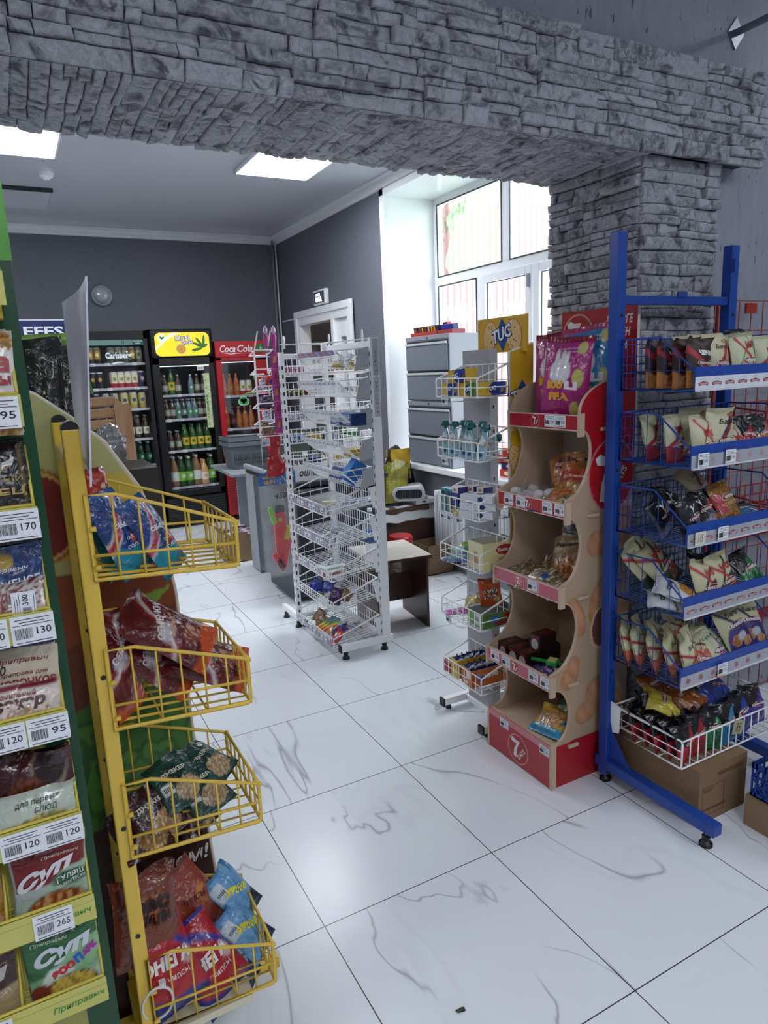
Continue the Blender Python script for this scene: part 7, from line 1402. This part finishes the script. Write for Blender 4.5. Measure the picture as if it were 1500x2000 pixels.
mb.grid(pf, 12, 18, pc, M_FOIL); mb.grid(lambda a, q: pf(a, q, -1), 8, 10, pc, M_FOIL, flip=True); m_ = lambda x, y, k=0: pf(.5+x/.052, y/.115)+V((0, -.001-k, 0)); mb.ell(m_, .008, .022, .009, .009, pm('2a5a8a', .3), 0, 12); mb.text(m_, 'ПЮРЕ', 0, .075, .024, pm('3a4a54', .4), .0003)
PKM['pouch'] = mb.mesh('pouch_body'); mb = MB(); mb.lathe([(.006, .112), (.006, .122), (.019, .124), (.021, .134), (.016, .146), (0, .148)], (0, 0, 0), pm('12605e', .3), 16); PKM['pcap'] = mb.mesh('cap')
def pouch(x, y, z, yaw, lean, roll, lb):
    t = bpy.data.objects.new('puree_pouch', None); COL.objects.link(t); t.empty_display_size = .05; t.matrix_basis = T_(x, y, z, yaw, lean, roll); tag(t, lb, 'pouch', 'teal-capped pouches in the second white basket')
    for n, m in (('pouch_body', 'pouch'), ('screw_cap', 'pcap')): o = bpy.data.objects.new(n, PKM[m]); COL.objects.link(o); o.parent = t
for i, (x, y, yw, ro, lb) in enumerate(((1.0, .825, -85, -6, 'leftmost in front'), (1.0, .775, -80, 2, 'second from the left in front'), (1.01, .70, -92, 6, 'middle in front'), (1.0, .645, -88, -4, 'right of the middle in front'), (1.06, .80, -90, 5, 'rear left'), (1.06, .735, -85, -8, 'rear middle'), (1.06, .665, -95, 4, 'rear right'), (1.01, .595, -80, 10, 'rightmost in front'))):
    pouch(x, y, Z0[1]+.004, yw, 4, ro, 'pale blue pouch with a big teal screw cap, '+lb)
pouch(1.05, .68, Z0[1]+.03, -60, 70, 20, 'pale blue pouch with a teal cap lying on its side at the right')
boxkind('juice_box', .034, .034, .10, ('4aa4c0', '3c94b4', 'cfdfe2'), [('f', '#', .008, -.015, .018, 'c98a5a', {'ry': .03}), ('f', '@', 0, .03, .015, '1c3a54', {'ry': .013}), ('f', '#', -.015, 0, .004, '5a9a3a', {'ry': .05}), ('t', '@', 0, 0, .008, 'e9e9e9', {'ry': .008})])
boxkind('milk_box', .045, .05, .115, ('d9d2d6', '3c3a7a', 'd2cbc6'), [('f', '#', 0, -.012, .045, '34408a', {'ry': .045}), ('f', 'MY', .0, .01, .03, 'eceef4', {'b': .06}), ('f', '@', .005, -.035, .016, 'b9a48a', {'ry': .012}), ('f', '@', 0, .045, .01, 'c06a4a', {'ry': .006})])
for y, lb in ((.838, 'leftmost'), (.797, 'second')): tag(place(PKM['juice_box'], 'juice_carton', None, (1.005, y, Z0[2]+.004), yaw=-90), 'slim light blue juice carton in the third white basket, '+lb, 'carton', 'juice cartons')
for x, y, lb in ((1.01, .745, 'front'), (1.07, .72, 'middle'), (1.08, .665, 'rear right')): tag(place(PKM['milk_box'], 'milk_carton', None, (x, y, Z0[2]+.004), yaw=-88), 'blue and white milk carton in the third white basket, '+lb+' one', 'carton', 'milk cartons')
boxkind('wipes', .15, .08, .03, ('d9dde4', 'd0d4dc', 'e6e9ee'), [('t', '@', .0, 0, .022, '24386a', {'ry': .018, 'n': 5}), ('f', '@', .02, 0, .014, '24386a', {'ry': .012, 'n': 5}), ('t', 'PREMIAL', .03, .025, .06, '5a7a8a', {}), ('t', '@', -.05, .0, .018, '7ab090', {'ry': .01})])
for i, (z, r_) in enumerate(((.004, 0), (.036, 4), (.068, -3))): tag(place(PKM['wipes'], 'wet_wipes', None, (1.03+.004*i, .635, Z0[2]+z), yaw=-60+r_*2), 'white pack of wipes at the right of the third basket, '+('lowest', 'middle', 'topmost')[i]+' of its stack', 'wipes', 'packs of wipes')
kind('sachet_food', .06, .07, .012, ['c9a46a', ('n', 6, .1, '5a8a4a'), ('b', .7, .9, 'b98a3c')], n=(12, 12))
for i, (x, y, r_) in enumerate(((1.0, .735, 20), (1.0, .70, -25), (1.03, .67, 40))): pack('sachet_food', 'food_sachet', 'small orange food sachet in the third white basket, '+('left', 'middle', 'right')[i]+' one', 'sachet', (x-.005, y, Z0[2]+.035), yaw=-90, lean=40, roll=r_)
kind('flat_pack', .10, .12, .01, ['1f6aa0', ('n', 4, .1, '3f9a3c'), ('b', .0, .3, '2a4a8a'), ('b', .85, .95, 'b9c43a')], n=(14, 14))
for i, (x, y, r_) in enumerate(((1.03, .80, 20), (1.05, .76, -30), (1.0, .75, 55), (1.06, .80, 80))): pack('flat_pack', 'candy_packet', 'flat blue and green sweet packet in the fourth white basket, '+('lowest', 'second', 'third', 'topmost')[i]+' one', 'packet', (x, y, Z0[3]+.010+.009*i), yaw=-90+r_, lean=84)
boxkind('cream_display_box', .17, .11, .115, ('d9d096', 'dcd6a8', 'd9d096'), [('f', '@', .02, .025, .045, 'a82a28', {'ry': .022, 'n': 8}), ('f', 'Яшкино', .02, .025, .07, 'f0e4dc', {'b': .03}), ('f', 'БАТОНЧИК', .02, -.012, .06, '4a2a1c', {}), ('f', '#', .02, -.032, .07, '3a6aa0', {'ry': .006}), ('s', '@', 0, -.02, .022, 'b98a5a', {'ry': .016}), ('s', 'ЖЕ', 0, .01, .03, '8a5a3a', {}), ('f', '@', .075, -.01, .012, 'a05a34', {'ry': .02})], open_top=True, inner='b9b3a4')
tag(place(PKM['cream_display_box'], 'display_box', None, (1.085, .62, Z0[3]+.004), yaw=-3), 'cream display box with a red badge in the fourth white basket', 'display box')
boxkind('green_display_box', .18, .12, .062, ('4f7a3a', '6a9a4a', '6a9a4a'), [('f', '@', -.03, .005, .024, '2a6ac0', {'ry': .014}), ('f', '@', .03, .01, .022, 'a82a2a', {'ry': .014}), ('f', '@', -.005, -.016, .03, '8a2020', {'ry': .010}), ('s', '#', .02, 0, .05, 'd2d4cc', {'ry': .024}), ('s', '50.-', .02, 0, .04, '22241f', {'s': .3}), ('f', '@', .06, -.012, .014, 'c0302a', {'ry': .010})], open_top=True, inner='8a8c88')
tag(place(PKM['green_display_box'], 'display_box', None, (1.09, .63, Z0[4]+.004), yaw=-3), 'green display box with a handwritten price in the fifth white basket', 'display box')
kind('gummy', .10, .12, .025, ['b84a1c', ('b', .9, 1, '8a341c'), ('f', .6, .2, .3, .12, 'c9a46a', 'b98a44')], [('YUMMI', 0, .02, .75, '2a1210', {'b': .1, 'r': .15, 'h': .16}), ('GUMMI', 0, -.16, .7, '2a1210', {'b': .1, 'r': .15, 'h': .14}), ('YUMMI', 0, .022, .72, 'e9d9c0', {'b': .03, 'r': .15, 'h': .14, 'k': .001}), ('GUMMI', 0, -.158, .67, 'e9d9c0', {'b': .03, 'r': .15, 'h': .12})], n=(16, 18))
pack('gummy', 'gummy_bag', 'orange gummy sweets bag standing behind the green display box', 'snack bag', (1.10, .665, Z0[4]+.125), yaw=-50, lean=12, roll=-10)
pack('sachet_food', 'food_sachet', 'green and orange sachet sticking out of the green display box', 'sachet', (1.06, .74, Z0[4]+.075), yaw=-90, lean=50, roll=50)
kind('pink_toy', .05, .11, .02, ['c04a9a', ('n', 6, .1, 'e08ac9'), ('b', .4, .5, 'e9d0e4')], n=(12, 18), crumple=2)
pack('pink_toy', 'lollipop_pack', 'pink striped lollipop pack lying at the left of the fifth white basket', 'sweet', (1.02, .79, Z0[4]+.016), yaw=-60, lean=80, roll=60)
boxkind('yellow_display_box', .20, .055, .085, ('c9a52c', 'd9b93a', 'c9a52c'), [('s', '10', 0, .012, .022, '4a3c14', {}), ('s', '#', 0, -.028, .045, 'a88a24', {'ry': .004})], open_top=True, inner='9a9a96')
boxkind('orange_display_box', .20, .085, .078, ('b8642a', 'c06c2c', 'b8642a'), [('s', '#', .016, .012, .036, 'dfe0e2', {'ry': .014}), ('s', '#', 0, -.026, .02, 'dfe0e2', {'ry': .007}), ('f', 'HIPPO', .0, .005, .07, 'e6e2dc', {'b': .09, 'r': .08}), ('f', 'BO', .052, .01, .03, '5a8a3a', {'b': .09, 'r': .08}), ('f', '@', -.05, -.005, .018, '6a5a9a', {'ry': .016}), ('f', '@', -.065, .012, .012, '8a7ab0', {'ry': .012}), ('t', '#', 0, 0, 0, 'b8642a', {'ry': 0})], open_top=True, inner='8f8f8d')
boxkind('pink_tray', .15, .06, .05, ('b9525a', 'a8424c', 'b9525a'), [('f', '@', 0, 0, .03, 'e2c9c4', {'ry': .012})], open_top=True, inner='d2c0b4')
tag(place(PKM['pink_tray'], 'display_box', None, (1.06, .835, Z0[5]+.006), yaw=-4), 'low pink cardboard tray at the left of the lowest white basket', 'display box'); tag(place(PKM['yellow_display_box'], 'display_box', None, (1.08, .765, Z0[5]+.006), yaw=-4), 'yellow display box with a handwritten ten in the lowest white basket', 'display box'); tag(place(PKM['orange_display_box'], 'display_box', None, (1.08, .672, Z0[5]+.006), yaw=-4), 'orange display box with white lettering in the lowest white basket', 'display box')
kind('sachet_blue', .045, .06, .012, ['1f2a6a', ('s', .55, .3, .05, .12, 'd9dce6'), ('b', .85, 1, '141c4a')], n=(8, 10))
for bx, (y0, n) in (('yellow', (.765, 6)), ('orange', (.672, 6))):
    for i in range(n): pack('sachet_blue', 'candy_sachet', 'small dark blue sachet standing in the '+bx+' display box', 'sachet', (1.0+.03*i, y0+random.uniform(-.006, .006), Z0[5]+.078), yaw=-80, lean=6, roll=random.uniform(-12, 12), group='blue sachets in the '+bx+' display box')
# ---------------------------------------------------------------- goods in the white rack
def bk(nm, w, d, h, cols, tx='', tc='ffffff', tw=.7): boxkind(nm, w, d, h, cols, [('f', tx, 0, 0, w*tw, tc, {'b': .03})] if tx else [])
bk('gum_a', .13, .09, .028, ('d9a9b4', 'c98a94', 'e9d9dc'), 'Dirol', '6a2430'); bk('gum_b', .13, .09, .028, ('b9c45a', 'c9a83a', 'd9d9c9'), 'birol', '241c3a'); bk('gum_c', .14, .09, .028, ('8f8aa4', '6a6484', 'c9c6d4'), 'eclipse', 'e9e9f4'); bk('halls', .13, .09, .035, ('1f4a8a', '1a3a70', '3a6ab0'), 'HALLS', 'e9eef4'); bk('gum_d', .13, .09, .028, ('d0cccc', '9a1c24', 'd9d0d0'), 'birol', '22161a')
bk('gum_e', .08, .09, .035, ('c9a83a', 'b0902c', 'd9c05a')); bk('gum_f', .08, .09, .035, ('24306a', '1c2450', '3a4a8a')); bk('gum_g', .10, .09, .03, ('8a1c1c', '6a1414', 'a02a2a')); bk('gum_h', .09, .09, .03, ('3a7a4a', '2a5a34', '4a9a5a')); bk('gum_i', .11, .09, .03, ('d2d4d8', 'b9bcc2', 'e2e4e8'))
WG = {1.56: ['gum_a', 'gum_i', 'gum_g', 'gum_e', 'gum_i'], 1.42: ['gum_b', 'gum_g', 'gum_i', 'gum_f', 'gum_e'], 1.28: ['gum_c', 'gum_i', 'gum_g', 'gum_e'], 1.14: ['halls', 'gum_e', 'gum_f', 'gum_h', 'gum_i'], 1.0: ['gum_d', 'gum_f', 'gum_e', 'gum_i']}
lk = {'gum_a': 'pink and white gum carton', 'gum_b': 'yellow green gum carton', 'gum_c': 'lilac gum carton', 'halls': 'blue cough drop carton', 'gum_d': 'white and red gum carton', 'gum_e': 'yellow sweet carton', 'gum_f': 'navy sweet carton', 'gum_g': 'dark red sweet carton', 'gum_h': 'green sweet carton', 'gum_i': 'pale sweet carton'}
for r_, (z, L_) in enumerate(WG.items()):
    for i, k in enumerate(L_): tag(place(PKM[k], 'sweet_carton', None, (.925+.125*i, 2.42, z+.024), yaw=random.uniform(-4, 4)), lk[k]+' in the '+LO[r_]+' row of the left wing, '+('leftmost', 'second', 'third', 'fourth', 'fifth')[i], 'carton')
kind('wrap', .055, .085, .02, ['d9dbe2', ('n', 6, .15, '3a3f7a'), ('b', .85, 1, 'b9bcc6')], n=(10, 12)); kind('wrap_red', .07, .10, .025, ['b9241f', ('n', 4, .2, 'd9603a'), ('e', .2, .3, .3, .2, '2438a0')], n=(12, 14), crumple=1.5); kind('wrap_blue', .10, .09, .045, ['1f2a8a', ('n', 3, .25, '3a4ab0'), ('b', .85, 1, '141c5a')], n=(14, 14), crumple=2); kind('wrap_purple', .085, .10, .045, ['241030', ('e', 0, .6, .6, .18, 'b9a4c9'), ('n', 6, .2, '5a2a74')], [('BO', 0, .1, .5, '1c0c24', {'b': .08})], n=(14, 14), crumple=1.2); kind('wrap_rainbow', .085, .11, .02, ['c9842a', ('s', .8, .3, 0, .09, '2a6ab0'), ('s', .6, .3, 0, .09, '3a9a4a'), ('s', .4, .3, 0, .09, 'd9c02a'), ('s', .2, .3, 0, .09, 'c0302a')], n=(14, 16)); kind('wrap_brown', .09, .08, .03, ['8a5a3a', ('n', 5, .1, '4a5a34'), ('n', 6, .3, 'b9a090')], n=(12, 12), crumple=2); kind('wrap_stripe', .04, .11, .016, ['cfd2dc', ('s', .5, .0, 0, .3, '3a3f8a'), ('s', .5, 0, 0, .1, 'a83a5a')], n=(8, 14))
bk('blue_box', .10, .07, .13, ('1f7fd0', '1a6ab4', '3a94dc'), '', 'ffffff'); bk('mint_roll', .13, .025, .025, ('d9c9c0', 'b0302a', 'e2dcd6'), 'mentos', '7a2a24', .5); bk('mint_box', .13, .05, .03, ('b9c9c0', '8aa094', 'd2dcd4'), 'mentos', '3a6a54', .5); bk('pale_bar', .09, .03, .02, ('d9d0b0', 'c9b98a', 'e6dfc0'))
o = place(PKM['blue_box'], 'blue_carton', None, (.965, 1.775, .985), yaw=-100, lean=38); tag(o, 'bright blue carton sticking up in the fifth basket of the white rack', 'carton')
for i in range(5): pack('wrap_stripe', 'candy_stick', 'striped sweet stick beside the blue carton in the fifth basket', 'sweet', (.985, 1.87+.035*i, 1.01), yaw=-95, lean=30, roll=-15, group='striped sticks in the fifth basket')
for i in range(4): tag(place(PKM['halls'], 'sweet_carton', None, (1.02, 1.76+.0*i, 1.29+.03*i) if i < 2 else (1.02, 1.90, 1.29+.03*(i-2)), yaw=-90), 'blue and white carton in the third basket of the white rack, '+('near lower', 'near upper', 'far lower', 'far upper')[i], 'carton')
pack('wrap', 'candy_pack', 'white and navy sweet pack in the top basket of the white rack', 'sweet', (1.02, 1.80, 1.63), yaw=-90, lean=40); pack('wrap', 'candy_pack', 'white and navy sweet pack further along in the top basket', 'sweet', (1.02, 1.93, 1.63), yaw=-90, lean=50); tag(place(PKM['gum_e'], 'sweet_carton', None, (1.03, 1.87, 1.60), yaw=-90), 'yellow sweet carton in the top basket of the white rack', 'carton'); tag(place(PKM['gum_e'], 'sweet_carton', None, (1.03, 1.80, 1.12), yaw=-90), 'yellow sweet carton in the fourth basket of the white rack', 'carton')
tag(place(PKM['pale_bar'], 'candy_bar', None, (.90, 1.87, .848), yaw=-40), 'pale yellow bar lying in the sixth basket of the white rack', 'sweet')
for i in range(4): pack('wrap', 'candy_pack', 'small white wrapped sweet in a row in the sixth basket', 'sweet', (.93+.05*i, 1.79, .868), yaw=-60, lean=80, group='white wrapped sweets in the sixth basket')
pack('wrap', 'candy_pack', 'pale blue and white sweet pack at the near end of the seventh basket', 'sweet', (.86, 1.76, .69), yaw=-80, lean=20, sc=1.2)
tag(place(PKM['mint_roll'], 'mint_roll', None, (.87, 1.80, .462), yaw=4), 'white and red mint roll in front in the eighth basket', 'mints'); tag(place(PKM['mint_box'], 'mint_roll', None, (.90, 1.86, .464), yaw=4), 'pale green mint carton in the eighth basket', 'mints'); pack('wrap', 'candy_pack', 'small blue wrapped sweet in the eighth basket', 'sweet', (.87, 1.95, .48), yaw=-60, lean=75, sc=.8)
pack('wrap_blue', 'candy_bag', 'deep blue sweet bag at the left of the ninth basket', 'sweet', (.87, 2.08, .33), yaw=-70, lean=45, roll=20); pack('wrap_blue', 'candy_bag', 'deep blue sweet bag behind the other one in the ninth basket', 'sweet', (.92, 2.02, .33), yaw=-80, lean=55, roll=-10)
pack('wrap_purple', 'candy_bag', 'dark purple sweet bag with pale lettering in the ninth basket', 'sweet', (.87, 1.80, .335), yaw=-60, lean=30); pack('wrap_brown', 'candy_bag', 'brown sweet bag behind the purple one in the ninth basket', 'sweet', (.94, 1.82, .32), yaw=-60, lean=60)
pack('wrap_brown', 'candy_bag', 'brown clear bag at the far end of the lowest basket', 'sweet', (.90, 2.14, .11), yaw=-70, lean=55); pack('wrap_brown', 'candy_bag', 'brown clear bag second from the far end of the lowest basket', 'sweet', (.88, 2.07, .115), yaw=-90, lean=50, roll=30)
for i in range(3): pack('wrap_rainbow', 'candy_bag', 'rainbow coloured sweet bag in the lowest basket, '+('far', 'middle', 'near')[i]+' one of three', 'sweet', (.88, 2.0-.045*i, .11+.006*i), yaw=-95, lean=60, roll=-20)
pack('wrap_red', 'candy_bag', 'red and orange sweet bag at the near end of the lowest basket', 'sweet', (.86, 1.78, .105), yaw=-70, lean=55); pack('wrap_red', 'candy_bag', 'red and orange sweet bag beside the blue one in the lowest basket', 'sweet', (.92, 1.88, .10), yaw=-100, lean=65, roll=20); pack('wrap_blue', 'candy_bag', 'small deep blue sweet bag in the lowest basket', 'sweet', (.90, 1.82, .125), yaw=-60, lean=60, sc=.7)
pack('wrap', 'candy_pack', 'pale flat pack lying in the lowest basket', 'sweet', (1.0, 1.90, .09), yaw=-90, lean=80, sc=1.4)
# narrow stand and pink cones on its top
for i, (x, z, k, lb) in enumerate(((.74, 1.52, 'wrap', 'white and blue packet in the narrow wire stand, third level'), (.745, 1.42, 'wrap_purple', 'dark packet in the narrow wire stand, fourth level'), (.745, 1.33, 'wrap', 'pale packet in the narrow wire stand, fifth level'), (.745, 1.26, 'wrap_brown', 'orange brown packet at the bottom of the narrow wire stand'), (.785, 1.545, 'wrap_red', 'small orange packet beside the white and blue one'))): pack(k, 'candy_pack', lb, 'sweet', (x, 2.40, z), yaw=-20, lean=30, sc=.9)
for i, x in enumerate((.785, .835)):
    b = MB(); b.lathe([(.005, 0), (.014, .06), (.017, .09), (.013, .11), (.008, .115)], (x, 2.42, 1.70), pm('c44a9a', .3), 10); b.lathe([(.008, .112), (.016, .13), (.011, .15), (0, .165)], (x, 2.42, 1.70), pm('d9b9d6', .2), 8); tag(b.own('lollipop_cone', (x, 2.42, 1.70)), 'pink cone-shaped sweet on top of the narrow wire stand, '+('left', 'right')[i]+' one', 'sweet')
# floor litter
b = MB(); b.ell(frame((0, 0, .001), (1, 0, 0), (0, 1, 0), (0, 0, 1)), (0.187, -0.421, 0.001)[0], (0.187, -0.421, 0.001)[1], .014, .0055, pm('3c4034', .6), 0, 10, 2.7); b.prism(frame((0, 0, .001), (1, 0, 0), (0, 1, 0), (0, 0, 1)), [((0.187, -0.421, 0.001)[0]+.012*cos(a), (0.187, -0.421, 0.001)[1]+.005*sin(a)) for a in [2*pi*i/9 for i in range(9)]], 0, .003, pm('3c4034', .6)); tag(b.own('leaf', (0.187, -0.421, 0.001)), 'tiny dark dried leaf on the white floor at the bottom', 'leaf')
